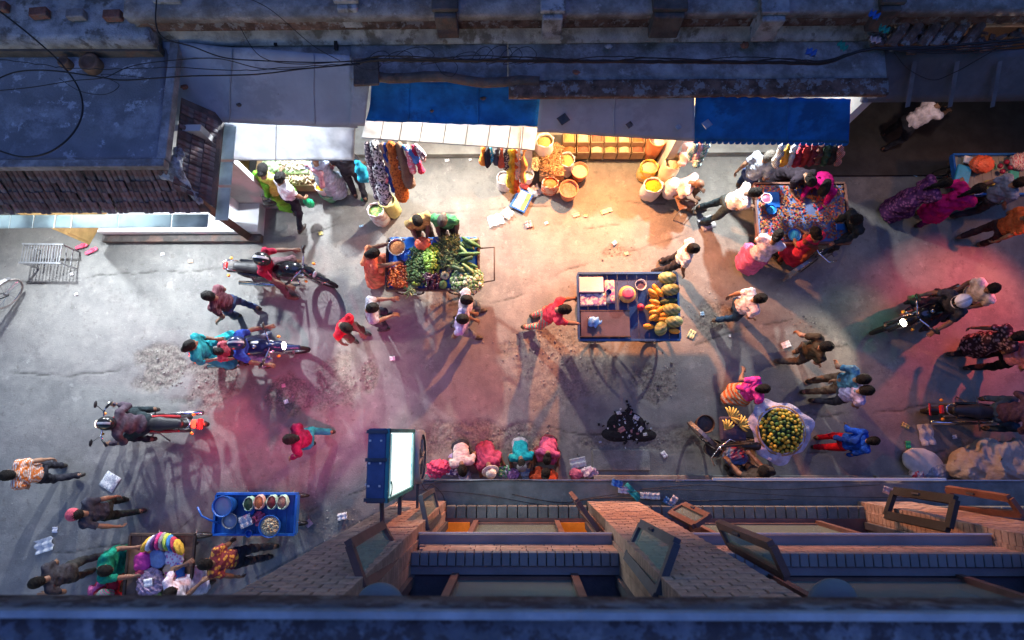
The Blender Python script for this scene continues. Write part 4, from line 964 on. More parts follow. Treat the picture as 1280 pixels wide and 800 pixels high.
def motorcycle(label, loc, heading, body, lights=None, steer=0, plate=None, group='motorcycles in the street', lean=0):
    r = empty('motorcycle', loc, radians(heading), label, 'motorcycle', group)
    wheel_part(r, 'wheel', .30, .09, (-.62, 0, .30))
    fk = empty('front_fork', (.50, 0, .80)); fk.parent = r; fk.rotation_euler = (0, 0, radians(steer))
    mb = MB()
    for s_ in (-1, 1): mb.tube([(-.04, s_ * .085, .12), (.17, s_ * .085, -.50)], .020, 8)
    mb.box((0.0, 0, .05), (.08, .22, .03)); mb.build('fork_tubes', m_chrome, fk, True)
    wheel_part(fk, 'front_wheel', .30, .075, (.17, 0, -.50))
    s = SDF((-.2, -.12, -.40), (.55, .12, 0), .015, .02); s.cone((.02, 0, -.22), (.17, 0, -.165), .05, .055); s.cone((.17, 0, -.165), (.36, 0, -.24), .055, .04); s.ell((.17, 0, -.50), (.315, .2, .315), op='d', k=.01); v, f = s.surf(); link('front_fender', mesh_np('front_fender', v, f, body), fk)
    hb = MB().tube([(-.10, .36, .22), (-.03, .20, .24), (.0, .06, .17), (0, -.06, .17), (-.03, -.20, .24), (-.10, -.36, .22)], .013, 8); hb.build('handlebar', m_chrome, fk, True)
    for s_ in (-1, 1):
        MB().tube([(-.13, s_ * .37, .215), (-.055, s_ * .26, .236)], .020, 8).build('grip', m_seat, fk, True)
        mm = MB().tube([(-.03, s_ * .20, .24), (.0, s_ * .30, .40)], .006, 6); mm.blob((0, s_ * .31, .42), (.03, .13, .08), n=10, m=5); mm.build('mirror', m_seat, fk, True)
        MB().blob((.10, s_ * .17, .02), (.07, .05, .05)).build('indicator', mat('amber', (.8, .3, .03), .3), fk, True)
    hl = SDF((-.05, -.16, -.14), (.30, .16, .22), .014, .02); hl.ell((.10, 0, .03), (.11, .10, .11)); hl.cone((.05, 0, .1), (.02, 0, .16), .08, .05); v, f = hl.surf(); link('headlight_cowl', mesh_np('cowl', v, f, body), fk)
    MB().lathe([(0, .03), (.05, .025), (.078, .005), (.08, -.02), (0, -.03)], n=20, T=Matrix.Translation((.20, 0, .03)) @ Matrix.Scale(.8, 4) @ Matrix.Rotation(pi / 2, 4, 'Y')).build('headlight', lights or mat('headlight_glass', (.6, .62, .65), .1, metal=.5), fk, True)
    flatten(fk, r)
    s = SDF((-.30, -.20, .60), (.60, .20, 1.05), .016, .04); s.ell((.20, 0, .86), (.26, .145, .115)); s.ell((.34, 0, .88), (.14, .13, .10)); s.cone((-.05, 0, .80), (.05, 0, .84), .07, .09); s.plane((0, 0, .76), (0, 0, -1)); v, f = s.surf(); tk = link('fuel_tank', mesh_np('tank', v, f, body), r)
    MB().lathe([(.035, 0), (.035, .018), (.0, .02)], (.24, 0, .975), 14).build('fuel_cap', m_chrome, tk, True)
    s = SDF((-.95, -.2, .60), (.12, .2, 1.0), .017, .04); s.cone((-.02, 0, .80), (-.35, 0, .83), .085, .115); s.cone((-.35, 0, .83), (-.70, 0, .88), .115, .08); s.plane((0, 0, .755), (0, 0, -1)); v, f = s.surf(); v[:, 2] = .78 + (v[:, 2] - .78) * .62; link('seat', mesh_np('seat', v, f, m_seat), r)
    for s_ in (-1, 1):
        s = SDF((-.75, -.05, .45), (.1, .05, .85), .017, .03); s.ell((-.18, 0, .66), (.19, .03, .10)); s.cone((-.3, 0, .70), (-.68, 0, .80), .045, .025); v, f = s.surf(); v[:, 1] += s_ * .12; link('side_panel', mesh_np('side_panel', v, f, body), r)
    MB().tube([(-.70, .09, .84), (-.86, .085, .90), (-.92, .04, .91), (-.92, -.04, .91), (-.86, -.085, .90), (-.70, -.09, .84)], .012, 6).build('grab_rail', m_chrome, r, True)
    s = SDF((-1.1, -.12, .40), (-.5, .12, .90), .017, .02); s.cone((-.65, 0, .66), (-.98, 0, .56), .075, .06); s.plane((0, 0, .50), (0, 0, -1)); v, f = s.surf(); link('rear_fender', mesh_np('rear_fender', v, f, m_seat), r)
    MB().box((-.93, 0, .80), (.06, .14, .06), bev=.012).build('tail_lamp', mat('tail_lens', (.5, .02, .02), .25) if lights is None else mat('lit_tail_lens', (.8, .05, .03), .3, emit=(1, .05, .02), es=1.6), r)
    for s_ in (-1, 1): MB().blob((-.88, s_ * .16, .74), (.06, .06, .05)).build('indicator', mat('amber', (.8, .3, .03), .3), r, True)
    if plate:
        pl = MB().box((-1.03, 0, .66), (.015, .20, .16), T=Matrix.Translation((-1.03, 0, .66)) @ Matrix.Rotation(radians(-40), 4, 'Y') @ Matrix.Translation((1.03, 0, -.66))).build('number_plate', plate, r)
        pm = MB(); T = Matrix.Translation((-1.03, 0, .66)) @ Matrix.Rotation(radians(-40), 4, 'Y')
        for row_ in (-.035, .035):
            for k in range(4): pm.box((-.010, -.06 + k * .04, row_), (.004, .022, .035), T=T); 
        pm.build('plate_characters', m_white, r)
    e = MB().box((.06, 0, .42), (.30, .20, .26), bev=.03)
    for k in range(6): e.box((.16, 0, .50 + k * .028), (.17, .17, .010))
    e.tube([(-.05, .14, .40), (-.05, .17, .40)], .09, 14); e.build('engine', m_eng, r)
    MB().tube([(.24, -.08, .42), (.26, -.14, .28), (.0, -.17, .25), (-.35, -.18, .30), (-.85, -.20, .38)], [.022, .024, .028, .045, .042], 10).build('exhaust', m_chrome, r, True)
    fr = MB(); fr.tube([(.46, 0, .90), (.28, 0, .30), (-.15, 0, .27), (-.30, 0, .55), (-.70, 0, .72)], .020, 8); fr.tube([(.42, 0, .78), (-.15, 0, .72)], .020, 8)
    for s_ in (-1, 1): fr.tube([(-.18, s_ * .10, .36), (-.62, s_ * .10, .30)], .016, 8); fr.tube([(-.62, s_ * .12, .30), (-.50, s_ * .12, .72)], .026, 10); fr.tube([(.05, s_ * .10, .28), (.05, s_ * .30, .30)], .013, 6)
    fr.build('frame', m_eng, r, True)
    MB().tube([(.0, .12, .28), (-.12, .30, .02)], .012, 6).build('side_stand', m_eng, r, True)
    r.rotation_euler = (radians(lean), 0, radians(heading))
    return r
def bicycle(label, loc, heading, steer=0, lean=0, group=None, colour=None):
    r = empty('bicycle', loc, radians(heading), label, 'bicycle', group); c = colour or mat('bicycle_paint', (.03, .035, .04), .4)
    wheel_part(r, 'wheel', .34, .035, (-.52, 0, .34), 20, fat=False)
    fk = empty('front_fork', (.36, 0, .80)); fk.parent = r; fk.rotation_euler = (0, 0, radians(steer))
    m = MB()
    for s_ in (-1, 1): m.tube([(0, s_ * .05, 0), (.04, s_ * .055, -.15), (.16, s_ * .05, -.46)], .010, 6)
    m.build('fork_blades', c, fk, True); wheel_part(fk, 'front_wheel', .34, .035, (.16, 0, -.46), 20, fat=False, tyre=mat('grey_tyre', (.20, .18, .17), .8))
    MB().tube([(-.13, .27, .17), (.0, .22, .18), (.02, 0, .16), (.0, -.22, .18), (-.13, -.27, .17)], .011, 8).build('handlebar', m_chrome, fk, True)
    MB().tube([(0, 0, 0), (-.02, 0, .17)], .014, 8).build('stem', m_chrome, fk, True)
    f = MB(); A, B_, C_, D_ = (.36, 0, .78), (-.05, 0, .30), (-.18, 0, .76), (-.52, 0, .34)
    for a_, b_ in ((A, B_), (B_, C_), (A, C_), ((.35, 0, .66), (-.10, 0, .45))): f.tube([a_, b_], .014, 8)
    for s_ in (-1, 1): f.tube([(D_[0], s_ * .05, D_[2]), B_], .009, 6); f.tube([(D_[0], s_ * .05, D_[2]), (C_[0], 0, C_[2] - .04)], .009, 6)
    f.build('frame', c, r, True)
    MB().lathe([(.09, -.008), (.092, 0), (.09, .008), (.03, .01)], n=20, T=Matrix.Translation((-.05, -.06, .30)) @ Matrix.Rotation(pi / 2, 4, 'X')).build('chainring', m_chrome, r, True)
    MB().tube([(-.05, -.12, .30), (.06, -.12, .18)], .009, 6).box((.06, -.16, .18), (.09, .07, .02)).tube([(-.05, .08, .30), (-.16, .08, .42)], .009, 6).box((-.16, .12, .42), (.09, .07, .02)).build('pedals', m_eng, r)
    s = SDF((-.4, -.12, .75), (.1, .12, .95), .013, .03); s.cone((-.28, 0, .86), (-.20, 0, .86), .07, .05); s.cone((-.20, 0, .86), (-.05, 0, .86), .045, .02); s.plane((0, 0, .83), (0, 0, -1)); v, ff = s.surf(); link('saddle', mesh_np('saddle', v, ff, m_seat), r)
    MB().beam((-.72, -.06, .70), (-.36, -.06, .70), .012, .012).beam((-.72, .06, .70), (-.36, .06, .70), .012, .012).beam((-.70, -.07, .70), (-.70, .07, .70), .012, .012).beam((-.5, -.07, .70), (-.5, .07, .70), .012, .012).tube([(-.65, .06, .70), (-.53, .06, .36)], .007, 5).tube([(-.65, -.06, .70), (-.53, -.06, .36)], .007, 5).build('rear_rack', m_eng, r)
    for (cx, par_, cz) in ((-.52, r, .34), (.16, fk, -.46)):
        g = MB(); pts_ = [(cx + .375 * cos(a), 0, cz + .375 * sin(a)) for a in np.linspace(.35, 2.7, 12)]
        vs = []; 
        for p_ in pts_: vs += [(p_[0], -.03, p_[2]), (p_[0], .03, p_[2])]
        vs2 = [(x_ + (x_ - cx) * .02, y_, z_ + (z_ - cz) * .02) for x_, y_, z_ in vs]; n_ = len(vs)
        g.add(vs + vs2, [(2 * k, 2 * k + 1, 2 * k + 3, 2 * k + 2) for k in range(11)] + [(n_ + 2 * k + 2, n_ + 2 * k + 3, n_ + 2 * k + 1, n_ + 2 * k) for k in range(11)] + [(2 * k + 2, n_ + 2 * k + 2, n_ + 2 * k, 2 * k) for k in range(11)] + [(2 * k + 1, n_ + 2 * k + 1, n_ + 2 * k + 3, 2 * k + 3) for k in range(11)])
        g.build('mudguard', m_eng, par_)
    flatten(fk, r)
    r.rotation_euler = (radians(lean), 0, radians(heading))
    return r
def on_bike(r, dx, z=0):
    """the point over the motorcycle or bicycle frame at dx metres before its middle"""
    h = r.rotation_euler.z; return Vector((r.location.x + dx * cos(h), r.location.y + dx * sin(h), 0))
def cart(label, c, z, m_tray, rim=.06, wheels='bike', rot=0, m_rim=None, handle=None):
    """c: px corners (u0,v0,u1,v1) of the tray at height z"""
    A = P(c[0], c[1], z); B = P(c[2], c[3], z); cx, cy = (A.x + B.x) / 2, (A.y + B.y) / 2; L_, W_ = abs(B.x - A.x), abs(A.y - B.y)
    r = empty('hand_cart', (cx, cy, 0), radians(rot), label, 'cart', 'wheeled vendors\' carts'); m_rim = m_rim or m_wooddk
    n_ = max(3, int(L_ / .16))
    for k in range(n_): MB().box((-L_ / 2 + L_ * (k + .5) / n_, 0, z - .03), (L_ / n_ - .006, W_ - .02, .02)).build('plank', m_tray, r)
    for a_, b_ in (((-L_ / 2, -W_ / 2), (L_ / 2, -W_ / 2)), ((L_ / 2, -W_ / 2 + .02), (L_ / 2, W_ / 2 - .02)), ((L_ / 2, W_ / 2), (-L_ / 2, W_ / 2)), ((-L_ / 2, W_ / 2 - .02), (-L_ / 2, -W_ / 2 + .02))):
        MB().beam((*a_, z - .01), (*b_, z - .01), .035, rim * 2).build('side_rail', m_rim, r)
    for s_ in (-1, 1): MB().beam((-L_ / 2, s_ * W_ * .36, z - .10), (L_ / 2, s_ * W_ * .36, z - .10), .05, .07).build('under_beam', m_wooddk, r)
    rw = .27
    for sx in (-1, 1):
        MB().tube([(sx * L_ * .30, -W_ / 2, rw), (sx * L_ * .30, W_ / 2, rw)], .016, 8).build('axle', m_eng, r, True)
        for s_ in (-1, 1):
            wheel_part(r, 'wheel', rw, .035, (sx * L_ * .30, s_ * (W_ / 2 - .09), rw), 12, fat=False)
            MB().beam((sx * L_ * .30, s_ * W_ * .36, rw), (sx * L_ * .30, s_ * W_ * .36, z - .1), .04, .04, up=(1, 0, 0)).build('post', m_wooddk, r)
    if handle:
        sx = handle; MB().tube([(sx * L_ / 2, -W_ * .35, z - .08), (sx * (L_ / 2 + .28), -W_ * .33, z + .04), (sx * (L_ / 2 + .28), W_ * .33, z + .04), (sx * L_ / 2, W_ * .35, z - .08)], .015, 8).build('push_handle', m_rim, r, True)
    return r, cx, cy, L_, W_
# ================================================================ GOODS, CARTS, SHOPS
def heap(label, name, cat, c, rx, ry, h, n, size, mats, shape=(1, 1, .9), z=0., jit=.12, sq=2.2, parent=None):
    """a heap too small to count: ONE object"""
    mb = MB(); k = 0
    while k < n:
        a, b = random.uniform(-1, 1), random.uniform(-1, 1); d = (abs(a) ** sq + abs(b) ** sq)
        if d > 1: continue
        zz = h * (1 - d) ** .6 * random.uniform(.75, 1.0) + size * .25; q = random.uniform(.8, 1.2) * size
        T = Matrix.Translation((a * rx, b * ry, zz)) @ Matrix.Rotation(random.uniform(0, 6.3), 4, 'Z') @ Matrix.Rotation(random.uniform(-.7, .7), 4, 'Y')
        mb.blob((0, 0, 0), (q * shape[0], q * shape[1], q * shape[2]), random.randrange(len(mats)), 6, 4, T=T, jit=jit); k += 1
    # filling below
    mb.lathe([(0, h * .72), (.5, h * .55), (.85, h * .22), (.98, -.005)], n=16, mi=0, T=Matrix.Scale(rx * .98, 4, (1, 0, 0)) @ Matrix.Scale(ry * .98, 4, (0, 1, 0)))
    o = mb.build(name, mats, parent, True, loc=(c[0], c[1], z)); return tag(o, label, cat, kind='stuff')
def solid(s, name, m, label=None, cat=None, parent=None, group=None, loc=None, rz=0, mi=None):
    v, f = s.surf(); o = link(name, mesh_np(name, v, f, m), parent, loc, (0, 0, rz)); return tag(o, label, cat, group)
def fruit_mesh(name, d, m, stem=True):
    mb = MB().blob((0, 0, 0), d, n=12, m=8)
    if stem: mb.blob((0, 0, d[2] * .5), (d[0] * .12, d[0] * .12, d[2] * .1), n=5, m=4)
    return mb.mesh(name, m, True)
C3 = lambda r, g, b: (r, g, b)
m_lime = mat('lime_skin', (.14, .27, .03), .4, .2, 8, .1, rnd=.3); m_green = mat('green_veg', (.06, .14, .04), .55, .3, 12, .2); m_green2 = mat('dark_green_veg', (.03, .075, .03), .55, .3, 12, .2)
m_palegreen = mat('pale_gourd', (.22, .28, .12), .5, .3, 6, .1, pat='stripe', patcol=(.12, .22, .07), pscale=9); m_tom = mat('orange_tomato', (.48, .14, .03), .35, .4, 8); m_tom2 = mat('red_tomato', (.24, .035, .02), .35, .3, 8)
m_egg = mat('aubergine', (.04, .012, .03), .25); m_blueplast = mat('blue_plastic', (.015, .11, .42), .35, .2, 5, .15, 14); m_cyan = mat('cyan_plastic', (.03, .30, .50), .35, .2, 5)
m_yel = mat('yellow_fruit', (.72, .38, .04), .45, .25, 8, rnd=.2); m_papaya = mat('papaya_skin', (.70, .33, .04), .45, .3, 8, .05, rnd=.15); m_melon = mat('melon_rind', (.34, .38, .17), .5, .2, 5, .05, pat='stripe', patcol=(.17, .23, .09), pscale=6)
m_orangebag = mat('orange_plastic', (.75, .13, .05), .4, .2, 6, .2); m_greenbag = mat('green_plastic', (.02, .45, .18), .4, .2, 6, .2)
m_paper = mat('printed_paper', (.70, .70, .68), .8, .08, 8, .1, pat='noise', patcol=(.35, .36, .40), pscale=60); m_card = mat('white_card', (.78, .74, .74), .7, .06)
m_sackw = mat('white_sack', (.68, .68, .70), .8, .12, 5, .35, 40); m_sacky = mat('yellow_sack', (.62, .56, .22), .8, .15, 5, .35, 40); m_sackp = mat('printed_sack', (.60, .45, .35), .8, .2, 5, .3, 40, pat='noise', patcol=(.55, .12, .05), pscale=14)
m_grain = mat('yellow_grain', (.55, .40, .14), .9, .2, 60, .6, 120); m_grain2 = mat('pale_grain', (.68, .58, .38), .9, .2, 60, .6, 120); m_grain3 = mat('orange_spice', (.50, .20, .07), .9, .2, 60, .6, 120); m_grain4 = mat('red_lentils', (.42, .15, .09), .9, .3, 60, .6, 120); m_brownp = mat('brown_powder', (.25, .17, .12), .9, .25, 30, .5, 90); m_turm = mat('turmeric', (.80, .42, .02), .85, .3, 30, .5, 90)
m_terra = mat('terracotta_bowl', (.50, .19, .11), .6, .2, 4, .1); m_clear = clear_mat('clear_plastic', (.9, .92, .95), .6, .12)

def sack(label, uv, z0, h, rx, ry, m, mg, hh=.0, turn=0, cut=False, group='open sacks of goods'):
    """open sack: uv is its mouth in the photograph"""
    p = P(uv[0], uv[1], z0 + h); r = empty('open_sack', (p.x, p.y, z0), turn, label, 'sack', group); n = 22; vs = []; prof = [(.80, 0), (.98, .06), (1.04, .3), (1.0, .62), (.92, .88), (.98, 1.0), (.90, 1.02), (.86, .92)]
    for i, (q, t) in enumerate(prof):
        for k in range(n):
            a = 2 * pi * k / n; w_ = 1 + .05 * sin(5 * a + i * 1.3) + .04 * sin(9 * a + i)
            vs.append((rx * q * w_ * cos(a), ry * q * w_ * sin(a), h * t + (.018 * sin(6 * a + 1) if i in (5, 6) else 0)))
    fs = [(i * n + k, i * n + (k + 1) % n, (i + 1) * n + (k + 1) % n, (i + 1) * n + k) for i in range(len(prof) - 1) for k in range(n)] + [tuple(range(n - 1, -1, -1))]
    MB().add(vs, fs).build('sack_cloth', m, r, True)
    MB().lathe([(0, h * .93 + hh), (.35, h * .92 + hh * .9), (.7, h * .88 + hh * .4), (.95, h * .82)], n=20, T=Matrix.Scale(rx * .94, 4, (1, 0, 0)) @ Matrix.Scale(ry * .94, 4, (0, 1, 0))).build('contents', mg, r, True)
    return r
def bowl(label, uv, z0, h, rad, m, mg, name='bowl', cat='bowl', group=None, fill=.75):
    p = P(uv[0], uv[1], z0 + h); r = empty(name, (p.x, p.y, z0), 0, label, cat, group)
    MB().lathe([(0, 0), (rad * .72, 0), (rad * .9, h * .5), (rad, h), (rad * 1.05, h + .008), (rad * 1.04, h + .018), (rad * .96, h + .012), (rad * .86, h * .5), (rad * .66, .02), (0, .015)], n=32).build('rim', m, r, True)
    if mg: MB().lathe([(0, h * fill + .03), (rad * .5, h * fill + .022), (rad * .92, h * fill)], n=24).build('contents', mg, r, True)
    return r
def bag(label, p, size, m, name='plastic_bag', cat='bag', seed=1, z=.85, flat=.5, amp=.02, group=None):
    q = P(p[0], p[1], z) if not isinstance(p, Vector) else p
    s = SDF((-size[0] - .06, -size[1] - .06, -.06), (size[0] + .06, size[1] + .06, size[2] * 2 + .08), .016, .03)
    s.ell((0, 0, size[2] * .9), size); s.cone((0, 0, size[2]), (size[0] * .5, size[1] * .4, size[2] * 2), .03, .015); s.ripple(amp, 75, seed); s.plane((0, 0, .0), (0, 0, -1))
    return solid(s, name, m, label, cat, None, group, loc=(q.x, q.y, q.z))
def litter(label, uv, sx, sy, m, rz=0, name='paper_scrap', cat='litter', z=None, seed=1, cr=.02, group=None):
    p = P(*uv, 0) if z is None else P(*uv, z); g = gz(p.x, p.y) if z is None else z
    sx *= .85; sy *= .85
    o = sheet(name, [(-sx / 2, -sy / 2, 0), (sx / 2, -sy / 2, 0), (sx / 2, sy / 2, 0), (-sx / 2, sy / 2, 0)], 8, 6, m, None, .003, lambda u, v: cr * np.abs(np.sin(u * 7 + seed) * np.cos(v * 6 + seed * 2)), 0)
    o.location = (p.x, p.y, g + .012); o.rotation_euler = (0, 0, rz); return tag(o, label, cat, group)

# ---- the vegetable cart
_, cx, cy, L_, W_ = cart('dark hand cart loaded with green vegetables, pumpkins and orange tomatoes', (485, 300, 598, 362), .80, m_wooddk, handle=1)
tag(sheet('blue_tarpaulin', [(cx - L_ / 2 + .03, cy - W_ / 2 + .03, .81), (cx + L_ / 2 - .03, cy - W_ / 2 + .03, .81), (cx + L_ / 2 - .03, cy + W_ / 2 + .03, .83), (cx - L_ / 2 + .03, cy + W_ / 2 + .03, .83)], 50, 30, m_blueplast, None, .006, lambda u, v: .10 * np.clip(v - .82, 0, 1) * np.abs(np.sin(u * 20)) * 3, .02, 5), 'crumpled blue plastic sheet lining the vegetable cart', 'tarpaulin')
def at85(u, v): return P(u, v, .86)
p = at85(499, 345); heap('heap of small orange tomatoes in the corner of the vegetable cart', 'tomato_heap', 'tomatoes', p, .20, .24, .09, 260, .032, [m_tom, m_tom2, m_tom, m_grain3], z=.83, sq=6)
p = at85(521, 333); heap('heap of green beans between the tomatoes and the limes', 'bean_heap', 'beans', p, .19, .36, .13, 420, .045, [m_green, m_green2], (1.5, .5, .5), z=.83, sq=4)
lm = fruit_mesh('lime', (.062, .062, .058), m_lime, False); k = 0
for i in range(190):
    a, b = random.uniform(-1, 1), random.uniform(-1, 1)
    if a * a + b * b > 1: continue
    p = at85(541 + a * 13 - b * 2, 326 + b * 21); o = link('lime', lm, None, (p.x, p.y, .885 + .12 * (1 - a * a - b * b) + random.uniform(-.01, .01))); tag(o, 'green lime in the heap in the middle of the vegetable cart', 'lime', 'limes heaped in the middle of the vegetable cart')
for i in range(16):
    p = at85(526 + random.uniform(-9, 9), 352 + random.uniform(-6, 5)); o = link('lime', lm, None, (p.x, p.y, .90 + random.uniform(-.02, .02))); tag(o, 'green lime in the small pile at the front rim of the vegetable cart', 'lime', 'limes at the front rim of the vegetable cart')
p = at85(540, 350); heap('dark heap of aubergines beside the limes', 'aubergine_heap', 'aubergines', p, .17, .15, .10, 60, .11, [m_egg], (1.3, .45, .45), z=.83, sq=3)
p = at85(565, 316); heap('pile of long green stems and leaves near the back rim', 'stem_heap', 'greens', (p.x - .04, p.y - .02), .20, .30, .12, 300, .16, [m_palegreen, m_green2], (1.5, .10, .10), z=.83, sq=4)
p = at85(588, 352); heap('pile of pale leafy cauliflower greens in the front corner of the cart', 'leafy_heap', 'greens', (p.x - .06, p.y + .02), .27, .22, .13, 300, .08, [m_palegreen, m_green, mat('cauliflower', (.42, .46, .32), .8)], (1, .8, .35), z=.83, sq=3)
gm = [fruit_mesh('gourd', (.30, .075, .075), m_green), fruit_mesh('gourd', (.26, .085, .08), m_green2), fruit_mesh('gourd', (.28, .07, .07), m_palegreen)]
for i in range(24):
    p = at85(random.uniform(568, 594), random.uniform(303, 342)); o = link('gourd', gm[i % 3], None, (p.x, p.y, .89 + .012 * (i % 10)), (0, random.uniform(-.15, .15), random.choice((-.6, -.5, -.7, .2)) + random.uniform(-.2, .2))); tag(o, 'long green gourd in the pile at the end of the vegetable cart', 'gourd', 'gourds piled at the end of the vegetable cart')
def pumpkin(label, u, v, r_, m):
    mb = MB(); n = 30; prof = [(.05, .60), (.35, .72), (.75, .62), (1, .2), (.95, -.25), (.6, -.6), (.1, -.68)]; vs = []
    for q, t in prof:
        for k in range(n): a = 2 * pi * k / n; w_ = 1 - .09 * abs(sin(5 * a)) ** .5 * (q > .2) if False else 1 - .08 * (1 - abs(sin(5 * a))); vs.append((r_ * q * w_ * cos(a), r_ * q * w_ * sin(a), r_ * t))
    mb.add(vs, [((i + 1) * n + k, (i + 1) * n + (k + 1) % n, i * n + (k + 1) % n, i * n + k) for i in range(6) for k in range(n)]); p = at85(u, v)
    rt = mb.build('pumpkin', m, None, True, (p.x, p.y, .83 + r_ * .68), (.2, .15, 0)); tag(rt, label, 'pumpkin'); MB().tube([(0, 0, r_ * .58), (.01, 0, r_ * .85)], .012, 6).build('stem', m_green2, rt)
m_pump = mat('grey_green_pumpkin', (.30, .33, .20), .6, .25, 6, .1)
for lb, u, v, r_, m_ in (('striped grey green pumpkin, biggest of those on the cart', 556, 345, .085, m_pump), ('flat green pumpkin at the front rim below the big grey one', 554, 356, .080, m_green), ('mottled yellow green pumpkin beside the leafy greens', 567, 351, .075, m_palegreen), ('small ribbed green pumpkin behind the big grey one', 561, 338, .06, m_pump)): pumpkin(lb, u, v, r_, m_)
bag('orange plastic bag lying at the back rim between the two buyers', (529, 306), (.14, .12, .07), m_orangebag)
bowl('metal pan of fried orange snacks held over the cart corner', (496, 309), .88, .07, .15, m_metal, m_grain3, 'pan', 'pan')
bag('crumpled blue bag in the corner of the vegetable cart beside the pan', (509, 320), (.13, .11, .05), m_blueplast, seed=4)
p = at85(513, 358); heap('bunch of pale green stalks hanging over the front rim', 'stalk_bunch', 'greens', (p.x, p.y - .03), .05, .12, .05, 40, .16, [m_palegreen], (.18, 1.5, .18), z=.80)

# ---- the melon cart
_, cx, cy, L_, W_ = cart('dark blue hand cart with melons and papayas beside the vendor in red', (722, 342, 850, 425), .84, mat('dark_blue_planks', (.03, .06, .16), .6, .3, 4, .2), rim=.045, m_rim=mat('blue_painted_wood', (.03, .10, .26), .6, .3))
def on(u, v, z=.88): return P(u, v, z)
mel = [fruit_mesh('melon', (.33, .22, .21), m_melon), fruit_mesh('melon', (.32, .12, .11), m_green2), fruit_mesh('melon', (.26, .22, .21), m_melon)]
for (u, v, k, rz, lb) in ((834, 347.5, 0, 0, 'big pale striped melon in the back corner of the cart'), (838, 362, 0, .1, 'striped melon next to the back corner one, above the dark green squash'), (836, 376, 1, .15, 'long dark green squash between two striped melons'),
                          (839, 387, 0, .0, 'striped melon just below the long dark squash'), (842, 402, 0, .05, 'striped melon at the front end of the cart beside the papaya'), (826, 411, 2, 1.2, 'striped melon standing crosswise at the front rim')):
    p = on(u, v, .94); tag(link('melon', mel[k], None, (p.x, p.y, .845 + (.10 if k != 1 else .055)), (0, 0, rz)), lb, 'melon')
pm_ = fruit_mesh('papaya', (.20, .10, .10), m_papaya)
for i, (u, v, rz) in enumerate(((820, 361, -1.0), (824, 366, -.9), (815, 367, -.7), (818, 371, -.5), (818, 378, -.3), (812, 385, .2), (820, 384, .1), (826, 387, .6), (817, 391, 0), (824, 392, -.4), (830, 394, .2), (816, 397, .7), (822, 398, .3), (829, 400, .1))):
    p = on(u, v, .90); tag(link('papaya', pm_, None, (p.x, p.y, .895 + .03 * (i % 3)), (0, .1, rz)), 'orange yellow papaya in the pile beside the striped melons', 'papaya', 'papayas piled beside the melons')
for (u, v, lb) in ((843, 414, 'long orange papaya lying at the front corner of the melon cart'), (811, 408, 'round orange papaya alone at the front rim left of the crosswise melon')):
    p = on(u, v, .90); tag(link('papaya', pm_, None, (p.x, p.y, .90), (0, 0, -.1)), lb, 'papaya')
p = on(739, 356, .90); tag(MB().box((p.x, p.y, .885), (.42, .27, .07), bev=.01).build('foam_box', m_card), 'flat pale box lid in the back corner of the melon cart', 'box')
litter('open newspaper with coloured print under the blue cup', (741, 375), .52, .26, mat('colour_newsprint', (.62, .60, .56), .8, .1, 6, .05, pat='noise', patcol=(.25, .16, .34), pscale=16), .02, 'newspaper', 'newspaper', z=.855)
litter('magazine with pink and cream pages beside the yellow pot', (762, 365), .20, .48, mat('colour_magazine', (.66, .52, .40), .6, .1, 6, .05, pat='noise', patcol=(.50, .12, .30), pscale=12), .0, 'magazine', 'magazine', z=.862, seed=3)
p = on(757, 404, .93); r_ = empty('display_board', (p.x, p.y, .87), 0, 'large dark wooden board laid over the front half of the melon cart', 'board'); MB().box((0, 0, .01), (.84, .44, .045), bev=.006).build('panel', mat('dark_plum_board', (.10, .075, .09), .6, .25), r_)
for s_ in (-1, 1): MB().box((0, s_ * .225, .01), (.86, .02, .055)).build('edge_strip', m_wooddk, r_)
bag('small blue and white plastic bag on the dark board', (742, 403), (.12, .09, .035), mat('light_blue_plastic', (.14, .36, .75), .3, .4, 9, .2), z=.905, seed=6)
p = on(785, 367, 1.0); r_ = empty('cooking_pot', (p.x, p.y, .845), 0, 'round yellow pot with a pink lid on the melon cart', 'pot'); MB().lathe([(0, 0), (.10, 0), (.145, .05), (.15, .10), (.12, .15), (.10, .16)], n=28).build('pot_body', mat('yellow_plastic', (.72, .48, .16), .4), r_, True); MB().lathe([(.103, .155), (.103, .175), (.05, .182), (0, .182)], n=24).build('lid', m_pink, r_, True)
bowl('small white bowl beside the yellow pot', (801, 356), .845, .07, .095, mat('white_enamel', (.75, .74, .74), .3), mat('dark_bowl_contents', (.16, .10, .13), .2), fill=.4)  # bowl contents in a dark mauve colour
bowl('blue plastic cup on the newspaper', (761, 365), .865, .12, .045, m_blueplast, None, 'cup', 'cup')
for i, (u, v) in enumerate(((801, 384),)):
    p = on(u, v, .9); tag(link('onion', fruit_mesh('onion', (.13, .13, .12), mat('red_onion', (.35, .03, .08), .35)) if i == 0 else bpy.data.meshes['onion'], None, (p.x, p.y, .895)), 'dark red onion between the yellow pot and the papayas', 'onion')
bowl('tiny round white lid on the dark board', (737, 397), .90, .02, .03, m_card, m_brownp, 'white_disc', 'disc')

